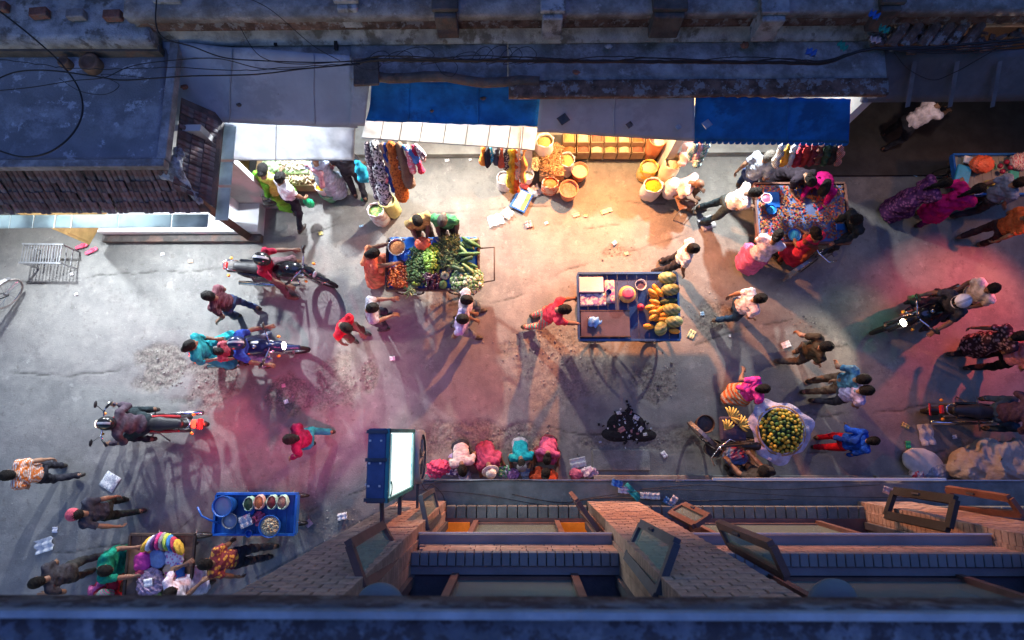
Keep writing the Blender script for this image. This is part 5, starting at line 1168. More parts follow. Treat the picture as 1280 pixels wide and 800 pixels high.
# ---- the trinket cart
_, cx, cy, L_, W_ = cart('wide brown hand cart spread with small orange and gold trinkets on a blue sheet', (942, 230, 1063, 304), .80, m_wood, rim=.05, m_rim=mat('red_brown_rail', (.16, .07, .05), .6))
tag(sheet('blue_cloth', [(cx - L_ / 2 + .03, cy - W_ / 2 + .03, .81), (cx + L_ / 2 - .03, cy - W_ / 2 + .03, .81), (cx + L_ / 2 - .03, cy + W_ / 2 - .03, .81), (cx - L_ / 2 + .03, cy + W_ / 2 - .03, .81)], 40, 24, mat('pale_blue_sheet', (.10, .14, .28), .6, .25, 3, .1), None, .006, None, .02, 5), 'pale blue plastic sheet under the trinkets', 'sheet')
tr = MB()
for k in range(1500):
    a, b = random.uniform(-.5, .5), random.uniform(-.5, .5); x, y = cx + a * (L_ - .1), cy + b * (W_ - .1)
    if vnoise(x, y, 3.2, 3, 4) < .44: continue
    tr.box((x, y, .835 + random.uniform(0, .012)), (random.uniform(.015, .04), random.uniform(.012, .03), .012), random.randrange(5), rz=random.uniform(0, 3))
tag(tr.build('trinket_spread', [mat('gold_trinket', (.42, .18, .03), .35, metal=.3), mat('orange_trinket', (.40, .09, .02), .4), mat('brown_trinket', (.20, .07, .04), .5), mat('red_trinket', (.40, .03, .03), .4), mat('pale_trinket', (.32, .22, .14), .4)]), 'hundreds of small orange, gold and red trinkets spread over the sheet', 'trinkets', kind='stuff')
for (u, v, a, b, lb) in ((965, 250, .26, .30, 'flat blue plastic tray at the near left corner of the trinket cart'), (1050, 284, .16, .12, 'small light blue box at the lower right of the trinkets')):
    p = P(u, v, .84); tag(MB().box((p.x, p.y, .845), (a, b, .04), bev=.01).build('plastic_tray', m_blueplast), lb, 'tray')
bowl('round blue bowl below the blue tray on the trinket cart', (964, 262), .82, .05, .09, m_blueplast, m_cyan); bowl('blue dish held near the front rim of the trinket cart', (993, 294), .86, .04, .11, m_blueplast, m_cyan)
bowl('white and pink bowl held by the man in the white shirt', (958, 248), .95, .07, .09, m_card, m_pink)

# ---- cart at the upper right corner
_, cx, cy, L_, W_ = cart('blue edged cart at the upper right with orange bag and kitchen goods', (1190, 194, 1292, 243), .80, mat('grey_planks', (.25, .25, .22), .7, .2), rim=.05, m_rim=m_blueplast)
m_bc = mat('striped_cloth_red', (.45, .05, .10), .8, .3, 8, .1, pat='check', patcol=(.6, .5, .5), pscale=14)
bag('orange red plastic bag heaped on the upper right cart', (1221, 209), (.20, .16, .13), m_orangebag, z=.83)
for (u, v, m_, sz, lb) in ((1202, 219, m_cyan, (.24, .34, .06), 'turquoise flat packet at the rim of the corner cart'), (1240, 232, mat('ochre_cloth', (.45, .38, .10), .8), (.24, .20, .05), 'folded ochre cloth at the front of the corner cart'), (1264, 222, mat('jade_cloth', (.04, .30, .24), .8), (.16, .20, .08), 'folded jade green cloth on the corner cart'), (1210, 201, m_card, (.18, .14, .05), 'white carton behind the turquoise packet')):
    p = P(u, v, .84); tag(MB().box((p.x, p.y, .84 + sz[2] / 2), sz, rz=random.uniform(-.4, .4), bev=.012).build('packet', m_), lb, 'packet')
bowl('green and cream jar beside the orange bag', (1240, 208), .83, .12, .07, mat('jade_plastic', (.10, .40, .28), .4), m_grain, 'jar', 'jar')
for i, (u, v) in enumerate(((1249, 208), (1252, 215), (1257, 203), (1254, 223), (1262, 210))):
    p = P(u, v, .86); tag(link('plum', fruit_mesh('plum', (.09, .09, .09), mat('maroon_fruit', (.30, .02, .06), .25)) if i == 0 else bpy.data.meshes['plum'], None, (p.x, p.y, .88)), 'glossy maroon ball on the corner cart', 'ball', 'glossy maroon balls on the corner cart')
bag('dark red bundle at the far end of the corner cart', (1270, 205), (.18, .16, .10), m_bc, z=.83, seed=9)

# ---- snack cart at the lower left
_, cx, cy, L_, W_ = cart('blue painted snack cart with pans and a basket of nuts', (272, 617, 369, 668), .82, mat('blue_cart_floor', (.01, .08, .26), .5, .3, 3, .1), rim=.06, m_rim=m_blueplast)
bowl('large blue drum with grey lid on the snack cart', (278, 633), .84, .28, .16, m_blueplast, m_sheet, 'drum', 'drum', fill=.85)
bowl('grey round tin in front of the blue drum', (287, 651), .84, .10, .12, m_metal, m_sheet, 'tin', 'tin')
bowl('blue basket heaped with peanuts on the snack cart', (337, 658), .84, .16, .17, m_blueplast, m_grain2, 'basket', 'basket', fill=.9)
p = P(338, 658, 1.0); heap('pale peanuts heaped in the blue basket', 'peanut_heap', 'peanuts', p, .14, .14, .05, 130, .032, [mat('peanut_shell', (.45, .32, .17), .9), m_grain2], (1.5, .8, .8), z=.97)
for i, (u, m_, mg_, lb) in enumerate(((310, mat('mint_bag', (.35, .60, .45), .6), m_green2, 'mint rimmed bag of green leaves, leftmost in the row'), (323, mat('peach_bag', (.65, .45, .35), .6), m_grain3, 'peach coloured bag in the middle of the row of open bags'), (339, mat('mint_bag', (.35, .60, .45), .6), mat('dark_red_beans', (.12, .02, .02), .6), 'mint rimmed bag of dark red beans'), (352, mat('mint_bag', (.35, .60, .45), .6), m_brownp, 'mint rimmed bag of brown powder at the cart end'))):
    sack(lb, (u, 628 + (0 if i else 2)), .84, .13, .085, .115, m_, mg_, .02, group='open bags on the snack cart')
bowl('blue ladle bowl between the bags and the drum', (313, 638), .86, .05, .07, m_blueplast, None); bowl('small blue cup at the front rim of the snack cart', (311, 667), .84, .08, .055, m_blueplast, None, 'cup', 'cup')
p = P(323, 648, .86); heap('small heap of pink onions beside the peanut basket', 'onion_heap', 'onions', p, .12, .10, .07, 26, .06, [mat('pink_onion', (.40, .08, .16), .4)], z=.84)
litter('white printed bag on the snack cart', (308, 651), .24, .22, m_paper, .4, 'paper_bag', 'bag', z=.90, cr=.05)
MB().tube([P(247, 634, 1.0), P(252, 645, 1.0), P(262, 650, .98), P(274, 654, .92)], .016, 8).build('bent_pipe', m_blueplast, None, True); tag(COL.objects[-1], 'bent blue pipe handle sticking out of the snack cart', 'pipe')

# ---- clothes cart at the lower left corner
_, cx, cy, L_, W_ = cart('low cart piled with folded caps and bright clothes at the lower left', (163, 668, 236, 756), .72, m_wood, rim=.03)
m_cl = [mat('garment_%d' % i, c, .85, .25, 10, .3, 50) for i, c in enumerate(((.70, .42, .05), (.55, .58, .70), (.10, .04, .16), (.65, .05, .22), (.30, .30, .32), (.45, .62, .10), (.04, .22, .50), (.40, .04, .08)))]
for i in range(9):
    u = 183 + i * 5.0; v = 681 - 6 * sin(i / 8 * pi) + i * .4; p = P(u, v, .86); s = SDF((-.18, -.07, -.16), (.18, .07, .16), .014, .02); s.ell((0, 0, 0), (.14, .042, .12)); s.ell((.02, 0, -.10), (.10, .03, .03)); s.plane((0, 0, -.09), (0, 0, -1)); s.ripple(.005, 60, i)
    solid(s, 'sun_cap_hat', m_cl[i % 8], ('mustard', 'pale blue', 'dark purple', 'hot pink', 'grey', 'lime green', 'blue', 'wine red', 'second mustard')[i] + ' cap standing in the row of caps on the clothes cart', 'cap', loc=(p.x, p.y, .84), rz=pi / 2 + (i - 4) * .12)
for (u, v, sx, sy, m_, lb) in ((177, 703, .24, .26, mat('magenta_cloth', (.55, .04, .28), .85, .2, 6, .3), 'folded magenta shirt on the clothes cart'), (196, 699, .26, .24, mat('denim_cloth', (.22, .30, .50), .85, .2, 6, .3), 'folded pale denim shirt on the clothes cart'), (216, 697, .26, .26, mat('white_print_cloth', (.72, .68, .74), .85, .1, 6, .3, pat='floral', patcol=(.6, .2, .4), pscale=22), 'folded white patterned shirt on the clothes cart'),
                                 (212, 711, .20, .14, mat('peach_cloth', (.70, .42, .28), .85), 'small peach cloth below the white patterned shirt'), (176, 717, .16, .16, m_cl[7], 'folded wine red cloth beside the clear bags'), (214, 722, .20, .30, mat('pink_floral', (.60, .08, .25), .8, .2, 6, .2, pat='floral', patcol=(.75, .55, .1), pscale=30), 'pink cloth with yellow flowers at the cart end'), (222, 715, .16, .26, m_blueplast, 'blue bag hanging over the cart rim'), (190, 746, .26, .16, m_green, 'dark green cloth at the near end of the clothes cart')):
    sx *= 1.3; sy *= 1.25; p = P(u, v, .80); s = SDF((-sx / 2 - .05, -sy / 2 - .05, -.05), (sx / 2 + .05, sy / 2 + .05, .16), .014, .03); s.ell((0, 0, .045), (sx / 2, sy / 2, .045)); s.ell((sx * .15, 0, .075), (sx * .32, sy * .40, .03)); s.ripple(.012, 55, int(u)); s.plane((0, 0, 0), (0, 0, -1)); solid(s, 'folded_garment', m_, lb, 'garment', loc=(p.x, p.y, .73), rz=random.uniform(-.3, .3))
bag('heap of glossy clear packets with white cards on the clothes cart', (191, 728), (.22, .24, .07), mat('glossy_wrap', (.42, .28, .36), .12, .6, 16, .5, 25), z=.73, seed=8, name='packet_heap', cat='packets')
litter('white card on top of the clear packets', (186, 728), .16, .14, m_card, .2, 'card', 'card', z=.90)

# ---- shops: goods in front of the row
# clothes hanging at shop sides: each garment its own
def hung(label, u, v0, z0, v1u, v1, z1, w_, m, seed, y2=None):
    a = P(u, v0, z0); b = P(v1u, v1, z1); s = SDF(np.minimum(a, b) - .2, np.maximum(a, b) + .2, .024, .04); mid = (a + b) / 2
    s.cone(a, mid, w_ * .7, w_); s.cone(mid, b, w_, w_ * 1.15); s.ripple(.022, 34, seed); v, f = s.surf(); c = np.array(a); o = link('hanging_garment', mesh_np('hanging_garment', v - c, f, m)); o.location = a; return tag(o, label, 'garment', 'clothes hanging at the shop fronts')
HG = [('dark patterned cloth', (.06, .05, .07), 'floral', (.35, .3, .32)), ('salmon pink cloth', (.70, .22, .24), None, None), ('white and black spotted cloth', (.55, .55, .56), 'noise', (.03, .03, .04)), ('brown striped cloth', (.20, .11, .07), 'stripe', (.42, .30, .25)), ('navy blue cloth', (.02, .05, .22), None, None),
      ('rust orange cloth', (.42, .12, .03), 'floral', (.2, .05, .02)), ('black dotted cloth', (.05, .045, .05), 'noise', (.5, .46, .45)), ('dark brown cloth', (.10, .055, .04), 'stripe', (.22, .14, .1)), ('sky blue cloth', (.08, .20, .48), None, None), ('rose pink cloth', (.62, .16, .22), 'floral', (.7, .5, .5)), ('crimson scarf', (.45, .03, .07), None, None), ('grey maroon cloth', (.24, .10, .12), 'noise', (.5, .45, .45))]
for i, (nm, c, pa, pc) in enumerate(HG):
    t = i / 11; m_ = cloth(c, pa, pc or (.1, .1, .1), 26); jx = (0, 3, -4, 5, -2, 4, -5, 2, 6, -3, 2, 0)[i]; jl = (0, -14, 12, -8, 10, 22, -6, 14, -10, 6, 12, 0)[i]; hung(nm + ' hanging in the row left of the glowing shop', 458 + 62 * t + jx * .4, 180 + 3 * t, 1.9, 474 + 56 * t + jx, 244 - 46 * t + jl, max(.7, 1.15 + .65 * t - jl * .012), (.085, .05, .11, .06, .05, .10, .05, .09, .05, .06, .045, .05)[i], m_, i)
hung('teal cloth hanging lowest beside the dark trousers', 448, 205, 1.5, 455, 222, 1.2, .09, cloth((.02, .26, .38)), 31)
for i, (nm, c, u, vb) in enumerate((('orange', (.80, .25, .04), 604, 203), ('black', (.03, .03, .04), 610, 205), ('turquoise', (.02, .35, .48), 615, 200), ('dark grey', (.07, .07, .08), 621, 203), ('brick red', (.50, .10, .05), 627, 206), ('charcoal', (.06, .055, .06), 633, 212), ('lemon yellow', (.75, .60, .08), 637, 232), ('marigold', (.80, .38, .03), 642, 238), ('peach', (.80, .42, .26), 648, 222), ('vermilion', (.70, .12, .03), 646, 238), ('apricot', (.80, .36, .12), 655, 226))):
    hung(nm + ' cloth hanging at the left side of the spice shop', u, 186, 1.95, u - 1, vb, 1.75 - max(0, vb - 205) * .017, .045, cloth(c, 'floral' if i % 3 == 2 else None, (.5, .4, .3), 30), 60 + i)
for i, (nm, c) in enumerate((('white striped', (.70, .70, .70)), ('ochre orange', (.60, .28, .04)), ('pale grey', (.5, .5, .52)), ('wine', (.25, .02, .04)), ('dark red', (.30, .03, .03)), ('maroon', (.18, .03, .04)), ('brown', (.12, .05, .04)), ('dark green', (.04, .08, .05)), ('black', (.03, .03, .03)), ('red and white', (.70, .25, .22)))):
    hung(nm + ' cloth hanging under the scalloped awning', 978 + 8.2 * i, 182, 2.0, 969 + 8.6 * i, 206 - i * .4, 1.5, .055, cloth(c, 'stripe' if i in (0, 9) else None, (.1, .1, .1), 18), 90 + i)
for i, (nm, c) in enumerate((('green speckled', (.05, .22, .18)), ('pink', (.70, .25, .30)), ('teal', (.05, .30, .35)))):
    hung(nm + ' bundle hanging at the right side of the spice shop', 884 - i * 8, 180, 1.95, 872 - i * 4, 205 - i * 4, 1.55, .06, cloth(c, 'noise', (.6, .6, .6), 60), 120 + i)
# spice counter: open boxes in a stepped display
bins = [(m_grain3, .0), (m_grain4, 0), (m_grain2, 0), (m_grain, 0), (m_grain2, 0), (m_grain4, 0), (m_grain, 0), (mat('pale_peach_flour', (.72, .45, .30), .9, .1, 30, .3), 0)]
names_ = ('orange spice', 'red lentils', 'cream grain', 'yellow grain', 'pale grain', 'pinkish lentils', 'golden grain', 'peach flour')
m_bin = mat('bin_wood', (.36, .24, .13), .7, .2, 5, .2)
for row_, (v_, zt) in enumerate(((184, .42), (171, .60))):
    for i, (mg_, _) in enumerate(bins):
        u = 712 + i * 17.2; p = P(u, v_, zt); w_ = .235; r_ = empty('spice_bin', (p.x, p.y, .15), 0, ('%s bin in the %s row of the spice display' % (names_[i], ('front', 'back')[row_])) + ('' if i != 3 else ', near the middle'), 'bin', 'bins of the spice display')
        h_ = zt - .15
        for (a, b, sx, sy) in ((0, -w_ / 2 + .01, w_, .015), (0, w_ / 2 + .03, w_, .015), (-w_ / 2 + .008, .01, .012, w_ + .03), (w_ / 2 - .008, .01, .012, w_ + .03)): MB().box((a, b, h_ / 2), (sx, sy, h_)).build('side', m_bin, r_)
        o = sheet('contents', [(-w_ / 2 + .02, -w_ / 2 + .02, h_ - .05), (w_ / 2 - .02, -w_ / 2 + .02, h_ - .05), (w_ / 2 - .02, w_ / 2 + .02, h_ - .02), (-w_ / 2 + .02, w_ / 2 + .02, h_ - .02)], 8, 8, bins[(i + row_ * 3) % 8][0] if row_ else mg_, r_, .03, lambda u_, v2: .05 * np.sin(pi * u_) * np.sin(pi * v2), .02, i)
# sacks and bowls of the spice shop
sack('tall white sack of yellow grain below the awning edge, far left of the spices', (681, 175), .15, .75, .17, .15, m_card, m_grain, .04)
heap('pile of brown cinnamon sticks beside the spice bins', 'stick_heap', 'sticks', P(690, 198, .5), .22, .30, .12, 420, .11, [mat('cinnamon', (.32, .17, .08), .9), mat('light_bark', (.50, .32, .16), .9)], (1.3, .14, .14), z=.42, sq=4)
MB().box((P(690, 198, .5).x, P(690, 198, .5).y, .28), (.46, .62, .28), bev=.01).build('stick_crate', m_bin); tag(COL.objects[-1], 'low wooden crate carrying the cinnamon sticks', 'crate')
heap('pile of pale root slices left of the cinnamon sticks', 'root_heap', 'roots', P(668, 198, .5), .10, .22, .1, 120, .06, [m_grain2], (1.3, .5, .4), z=.42, sq=3)
sack('blue and white sack of yellow grain in front of the bins', (709, 199), .02, .52, .15, .16, mat('blue_white_sack', (.60, .62, .70), .8, .3, 3, .3), m_grain, .02)
bowl('terracotta bowl of pale grain behind the brown one', (725, 213), .02, .30, .16, m_terra, m_grain2)
bowl('terracotta bowl of brown powder standing in front', (711, 236), .02, .34, .175, m_terra, m_brownp, fill=.8)
sack('printed sack of orange grain beside the brown powder bowl', (688, 228), .02, .40, .16, .12, m_sackp, m_grain3, .03)
bowl('small pale covered dish in the dark corner by the scarves', (660, 218), .02, .35, .11, m_card, m_grain2)
sack('grey knotted sack standing below the orange scarves', (630, 222), .02, .40, .14, .14, m_sackw, mat('grey_sack_inside', (.35, .3, .3), .9), .06)
bag('red cap like bundle on the ground beside the picture board', (657, 232), (.12, .10, .05), mat('dark_red_cloth', (.28, .03, .03), .8), z=.01, seed=3, name='bundle', cat='bundle')
r_ = empty('picture_board', tuple(P(652, 251, .05)), -.45, 'blue framed landscape picture leaning on the ground', 'picture')
MB().box((0, 0, .02), (.32, .42, .03), bev=.004).build('frame', m_blueplast, r_); MB().box((-.03, 0, .037), (.16, .36, .006)).build('sky_half', mat('picture_sky', (.35, .50, .75), .4, .3, 6, 0, col2=(.75, .40, .30)), r_); MB().box((.09, 0, .037), (.075, .36, .006)).build('green_half', mat('picture_green', (.10, .30, .08), .4, .4, 8, 0, col2=(.5, .35, .1)), r_)
sack('open sack of pale grain with yellow print, upper one at the right of the spices', (812, 208), .02, .45, .18, .15, mat('yellow_print_sack', (.72, .55, .25), .8, .2, 4, .3, pat='noise', patcol=(.75, .40, .03), pscale=8), m_grain2, .02)
sack('white sack of bright turmeric roots at the right of the spice shop', (817, 231), .02, .48, .19, .16, m_sackw, m_turm, .03)
sack('tall cream sack of pale flakes beside the seated man', (842, 202), .02, .85, .17, .16, mat('cream_sack', (.72, .62, .42), .8, .1, 4, .3), m_grain2, .02)
s = SDF((-.22, -.25, 0), (.22, .25, .75), .02, .04); s.ell((0, 0, .33), (.16, .17, .34)); s.ripple(.012, 30, 5); p = P(842, 232, .5); solid(s, 'closed_sack', m_sackw, 'closed white sack standing behind the seated man', 'sack', loc=(p.x, p.y, .02))
bowl('red rimmed basin at the back right of the spice bins', (823, 172), .15, .75, .17, mat('orange_plastic_basin', (.75, .25, .10), .4), m_card, 'basin', 'basin')
bag('mustard bundle beside the red rimmed basin', (843, 178), (.10, .12, .10), mat('mustard', (.55, .42, .03), .8), z=.8, seed=12, name='bundle', cat='bundle')
s = SDF((-.3, -.4, 0), (.3, .4, .9), .024, .05); s.cone((-.05, -.25, .3), (.08, .28, .6), .10, .12); s.ripple(.03, 28, 8); p = P(860, 180, 1.1); solid(s, 'draped_cloth', mat('pink_cream_cloth', (.72, .42, .36), .85, .2, 8, .3), 'crumpled pink cream cloth draped over the tall sack', 'cloth', loc=(p.x, p.y, .7))
# two sacks before the dark patch
sack('yellow sack of crumpled brown paper standing behind the white one', (483, 250), .0, .62, .17, .155, m_sacky, m_grain2, .0)
sack('white printed sack with green and yellow limes inside', (469, 262), .0, .60, .16, .145, mat('white_print_sack', (.68, .69, .74), .8, .1, 4, .3, pat='noise', patcol=(.55, .40, .42), pscale=7), mat('lime_mix', (.12, .28, .10), .5, .4, 20, .5, col2=(.5, .5, .1)), .0)
# left shop: trays of roots, sack with mustard
for (u, v, a, b, m_, lb) in ((366, 204, .32, .22, mat('garlic', (.62, .56, .44), .8, .2, 20), 'tray of white garlic by the screen edge'),):
    p = P(u, v, .7); MB().box((p.x, p.y, .62), (.56, .36, .12), bev=.02).build('root_tray', mat('green_tray', (.35, .50, .25), .6)); tag(COL.objects[-1], 'pale green tray holding garlic at the corner shop', 'tray')
    heap(lb.replace('tray of ', '') + ', heaped in the pale tray', 'garlic_heap', 'garlic', p, .25, .15, .08, 110, .05, [m_, m_grain2], z=.68, sq=4)
p = P(372, 215, .55); heap('heap of ginger roots beside the white shirt', 'ginger_heap', 'ginger', p, .34, .20, .12, 200, .08, [mat('ginger', (.45, .34, .20), .9), m_grain2], (1.4, .5, .5), z=.48, sq=3)
MB().box((p.x, p.y, .32), (.76, .46, .30), bev=.01).build('root_crate', m_bin); tag(COL.objects[-1], 'wooden crate under the ginger roots', 'crate')
sack('white plastic lined sack of mustard yellow powder', (401, 232), .0, .5, .13, .12, m_sackw, m_turm, .0)
bowl('green and cream tin tub behind the mustard sack', (409, 240), .0, .3, .15, mat('green_tub', (.12, .38, .22), .5, .4, 5), m_grain2, 'tub', 'tub')
bag('pale green bundle of herbs beside the green dress', (342, 209), (.20, .14, .10), mat('pale_herbs', (.45, .55, .35), .8, .4, 14, .5), z=.5, name='bundle', cat='bundle', seed=15)
MB().box((P(342, 209, .3).x, P(342, 209, .3).y, .26), (.5, .36, .50), bev=.02).build('herb_crate', m_bin); tag(COL.objects[-1], 'crate under the herbs in the corner shop', 'crate')
# rack, sandals
r_ = empty('wire_rack', tuple(P(52, 317, .45)), -.02, 'pale metal slatted rack lying by the shop entrance', 'rack')
for k in range(15): MB().beam((-.36 + k * .051, -.17, 0), (-.36 + k * .051, .17, 0), .014, .014).build('slat', m_metal, r_)
for y_ in (-.18, .18): MB().beam((-.39, y_, 0), (.39, y_, 0), .03, .03).build('rail', m_metal, r_)
for sx in (-1, 1):
    for sy in (-1, 1): MB().beam((sx * .37, sy * .17, -.01), (sx * .37, sy * .17, -.43), .025, .025).build('leg', m_metal, r_)
for k in range(7): MB().beam((-.36 + k * .12, -.18, -.28), (-.36 + k * .12, .18, -.28), .014, .014).build('lower_slat', m_metal, r_)
for i, (u, v, rz, lb) in enumerate(((102, 308, .3, 'dark pink sandal half under the open door'), (114, 314, .45, 'bright pink sandal lying on the pavement'))):
    p = P(u, v, .03); s = SDF((-.15, -.07, -.03), (.15, .07, .08), .012, .015); s.cone((-.09, 0, 0), (.09, .005, 0), .036, .045); s.plane((0, 0, .016), (0, 0, 1)); s.plane((0, 0, -.012), (0, 0, -1)); s.cone((.02, -.04, .015), (.07, 0, .03), .010, .010); s.cone((.02, .045, .015), (.07, 0, .03), .010, .010); solid(s, 'sandal', m_pink, lb, 'sandal', loc=(p.x, p.y, .035), rz=rz)
# seated vendor's plastic sheet and scraps
litter('shiny clear plastic sheet in front of the seated man', (883, 279), .34, .30, m_clear, .4, 'plastic_sheet', cr=.05)
# ---- vehicles
m_blk = mat('black_paint', (.010, .011, .014), .18, .2, 3, 0, spec=.6); m_redp = mat('red_paint', (.35, .015, .02), .2, .2, 3, 0); m_bluep = mat('blue_black_paint', (.012, .02, .07), .2, .2, 3, 0); m_plate_r = mat('red_plate', (.5, .02, .03), .4); m_silver = mat('silver_paint', (.45, .46, .5), .3, .1, 3, 0, metal=.5)
m_lit = mat('lit_headlight', (1, 1, .9), .3, emit=(1, .93, .72), es=22)
def bike_at(u, v, z=.6): p = P(u, v, z); return Vector((p.x, p.y, 0))
mc1 = motorcycle('black motorcycle with front wheel turned, parked beside the vegetable cart', bike_at(352, 340), -4, m_blk, steer=-16)
mc2 = motorcycle('dark motorcycle with lit headlight carrying three people', bike_at(312, 438), 4, m_bluep, lights=m_lit)
mc3 = motorcycle('red tailed motorcycle ridden away toward the left', bike_at(183, 530), 180, m_redp, lights=mat('lit_lamp_weak', (1, .8, .6), .3, emit=(1, .9, .7), es=2))
mc4 = motorcycle('black motorcycle with two white helmeted riders and bright headlight', bike_at(1163, 388), 202, m_blk, lights=m_lit)
mc5 = motorcycle('dark motorcycle with a red number plate near the covered goods', bike_at(1236, 516), -3, m_blk, plate=m_plate_r)
pl_ = MB().box((-1.00, 0, .72), (.03, .17, .12)).build('red_number_plate', m_plate_r, mc3)
for p_ in ((385, 433),): pass
c_ = on_bike(mc2, .9); lamp('headlight_beam', (c_.x - .05, c_.y, .86), 45, (1, .9, .7), .04, 100, (c_.x + 3, c_.y - .3, 0))
c_ = on_bike(mc4, .85); lamp('headlight_beam', (c_.x, c_.y, .9), 40, (1, .85, .65), .04, 110, (c_.x - 2.5, c_.y - 1.0, 0))
c_ = on_bike(mc3, -1.12); lamp('tail_lamp_glow', (c_.x, c_.y, .8), 14, (1, .06, .03), .04)
bc1 = bicycle('dark bicycle with pale front wheel beside the trinket cart', bike_at(1034, 318, .5), 212, steer=0, lean=6)
bc2 = bicycle('fruit vendor\'s bicycle with its grey front wheel turned, hung with baskets', bike_at(915, 549, .5), 182, steer=-48, lean=-8)
bc3 = bicycle('bicycle cut off by the left edge with its wheel on the pale street', bike_at(-26, 374, .4), 8, steer=50, lean=14)

# ---- people
W_ = cloth((.60, .58, .62)); DK = cloth((.03, .03, .04)); JN = cloth((.05, .07, .14)); BR = cloth((.12, .08, .06)); GY = cloth((.20, .20, .22)); OL = cloth((.06, .055, .04))
def pp(*a, **k): return person(*a, **k)
pp('man in a dark maroon shirt and blue jeans walking left of the parked motorcycle', (260, 370), 172, 'walk', cloth((.08, .025, .035), 'check', (.14, .06, .07), 14), JN, hl=(.10, .34, .95), hr=(.32, -.34, 1.05))
pp('motorcycle rider in a crimson shirt sitting on the parked black motorcycle', Vector((*on_bike(mc1, -.16).xy,)), -4, 'ride', cloth((.26, .015, .04)), cloth((.14, .08, .09)), hat=('helmet', m_blk), shoes=1, skin=1, fr=(.15, -.36, .09), fl=(.2, .30, .35), z=0, pz=.90)
pp('woman in teal riding behind on the three person motorcycle', Vector((*on_bike(mc2, -.66).xy,)), 6, 'pillion', cloth((.02, .26, .30)), cloth((.04, .16, .18)), style='kurta', hr='bun', yaw=30, sleeve='three')
pp('small child in black between the teal woman and the helmeted rider', Vector((*on_bike(mc2, -.30).xy,)), 0, 'pillion', cloth((.35, .08, .10)), cloth((.05, .05, .06)), scale=.72, pz=1.18, fl=(.2, .30, .8), fr=(.2, -.30, .8), hl=(.3, .2, 1.3), hr=(.3, -.2, 1.3), side=-12, pitch=20)
pp('rider in royal blue with a dark helmet carrying two passengers', Vector((*on_bike(mc2, .0).xy,)), 4, 'ride', cloth((.02, .05, .28)), cloth((.20, .22, .30)), sleeve='short', hat=('helmet', m_bluep), skin=1)
pp('rider in a dark jacket riding the red tailed motorcycle', Vector((*on_bike(mc3, -.10).xy,)), 180, 'ride', cloth((.06, .045, .06)), cloth((.02, .03, .035)), sleeve='long', hat=('helmet', m_blk), lean=26)
pp('man in an orange and white checked shirt walking out at the left edge', (9, 594), 182, 'walk2', cloth((.62, .60, .58), 'check', (.62, .18, .05), 9), DK, skin=2)
pp('man in a red cap and dark shirt with bare forearms, walking', (94, 643), 178, 'walk2', cloth((.045, .05, .07)), cloth((.03, .035, .03)), hat=('cap', cloth((.55, .10, .14))), pitch=18, hl=(-.30, .26, .95), hr=(-.05, -.36, .90))
pp('man in black with an orange patch on his back, lowest at the left', (46, 728), 198, 'walk', cloth((.04, .04, .05)), cloth((.05, .05, .05)), hl=(.22, .22, 1.25), pitch=20)
pp('woman in an emerald green top leaning on the clothes cart', (132, 713), -2, 'reach', cloth((.01, .22, .15)), cloth((.02, .25, .22)), style='kurta', hr='short', hl=(.48, .28, .95), hr_=0)
pp('woman in maroon and pink crouching below the green top', (128, 744), 10, 'squat', cloth((.30, .02, .04)), style='sari', hr=None, wrap=cloth((.45, .10, .26)), sleeve='none', hat=('cap', cloth((.55, .12, .30), 'stripe', (.1, .5, .3), 14)))
pp('person in white and teal reaching over from behind the clothes cart', (213, 741), 30, 'hands', cloth((.68, .62, .72)), cloth((.05, .28, .32)), style='kurta', sleeve='short', hl=(.35, .3, 1.25))
pp('vendor in a maroon and gold print shirt with a black cap of hair', (256, 705), 176, 'stand', cloth((.18, .04, .05), 'floral', (.55, .28, .06), 14), DK, skin=1, fl=(-.30, .1, .09), fr=(-.42, -.1, .09), lean=20, hl=(-.1, .3, .9), z=0)
pp('woman in a dark red top and teal skirt walking on the pink lit street', (362, 549), 186, 'walk', cloth((.16, .01, .05)), cloth((.02, .20, .25)), style='trousers', hr='bun', sleeve='long', hl=(.26, .30, .95), hr_=0)
pp('man in a bright red shirt looking down, seen from above', (433, 410), -30, 'stand', cloth((.55, .02, .04)), BR, pitch=35, lean=16, hl=(.34, .05, 1.0), hr_=0, fl=(.10, .1, .09))
pp('man in a pale grey shirt beside the vegetable cart, arm stretched toward it', (466, 385), 10, 'hands', cloth((.42, .44, .52), 'noise', (.30, .30, .36), 9), cloth((.06, .06, .08)), sleeve='short', hl=(.40, .20, 1.15))
pp('man in a pale pink shirt walking away just below the vegetable cart', (584, 375), -5, 'walk', cloth((.60, .46, .50)), cloth((.10, .12, .14)), skin=1)
pp('man in a lilac shirt walking beside the one in pink', (579, 399), -5, 'walk2', cloth((.36, .30, .50)), cloth((.16, .18, .22)), skin=1)
pp('woman in an orange sari serving at the end of the vegetable cart', (467, 317), 20, 'reach', cloth((.70, .20, .12)), style='sari', hr='bun', sleeve='none', lean=10, hl=(.46, .25, 1.0), hr_=0, wrap=cloth((.75, .30, .14)))
pp('man in a yellow checked shirt choosing vegetables across the cart', (522, 276), -85, 'hands', cloth((.58, .42, .16), 'check', (.42, .26, .10), 15), cloth((.10, .07, .07)), pitch=30, twist=20)
pp('balding man in a green shirt leaning on the vegetable cart', (553, 276), -95, 'hands', cloth((.07, .28, .12)), DK, pitch=38, hr='short', grey=True, hl=(.25, .20, .95), hr_=0)
pp('woman in a lime green sari with a black handbag at the corner shop', (329, 212), 80, 'hands', cloth((.55, .62, .12)), cloth((.16, .40, .04)), style='sari', hr='bun', sleeve='none', wrap=cloth((.12, .36, .03)), hl=(.25, .25, 1.0))
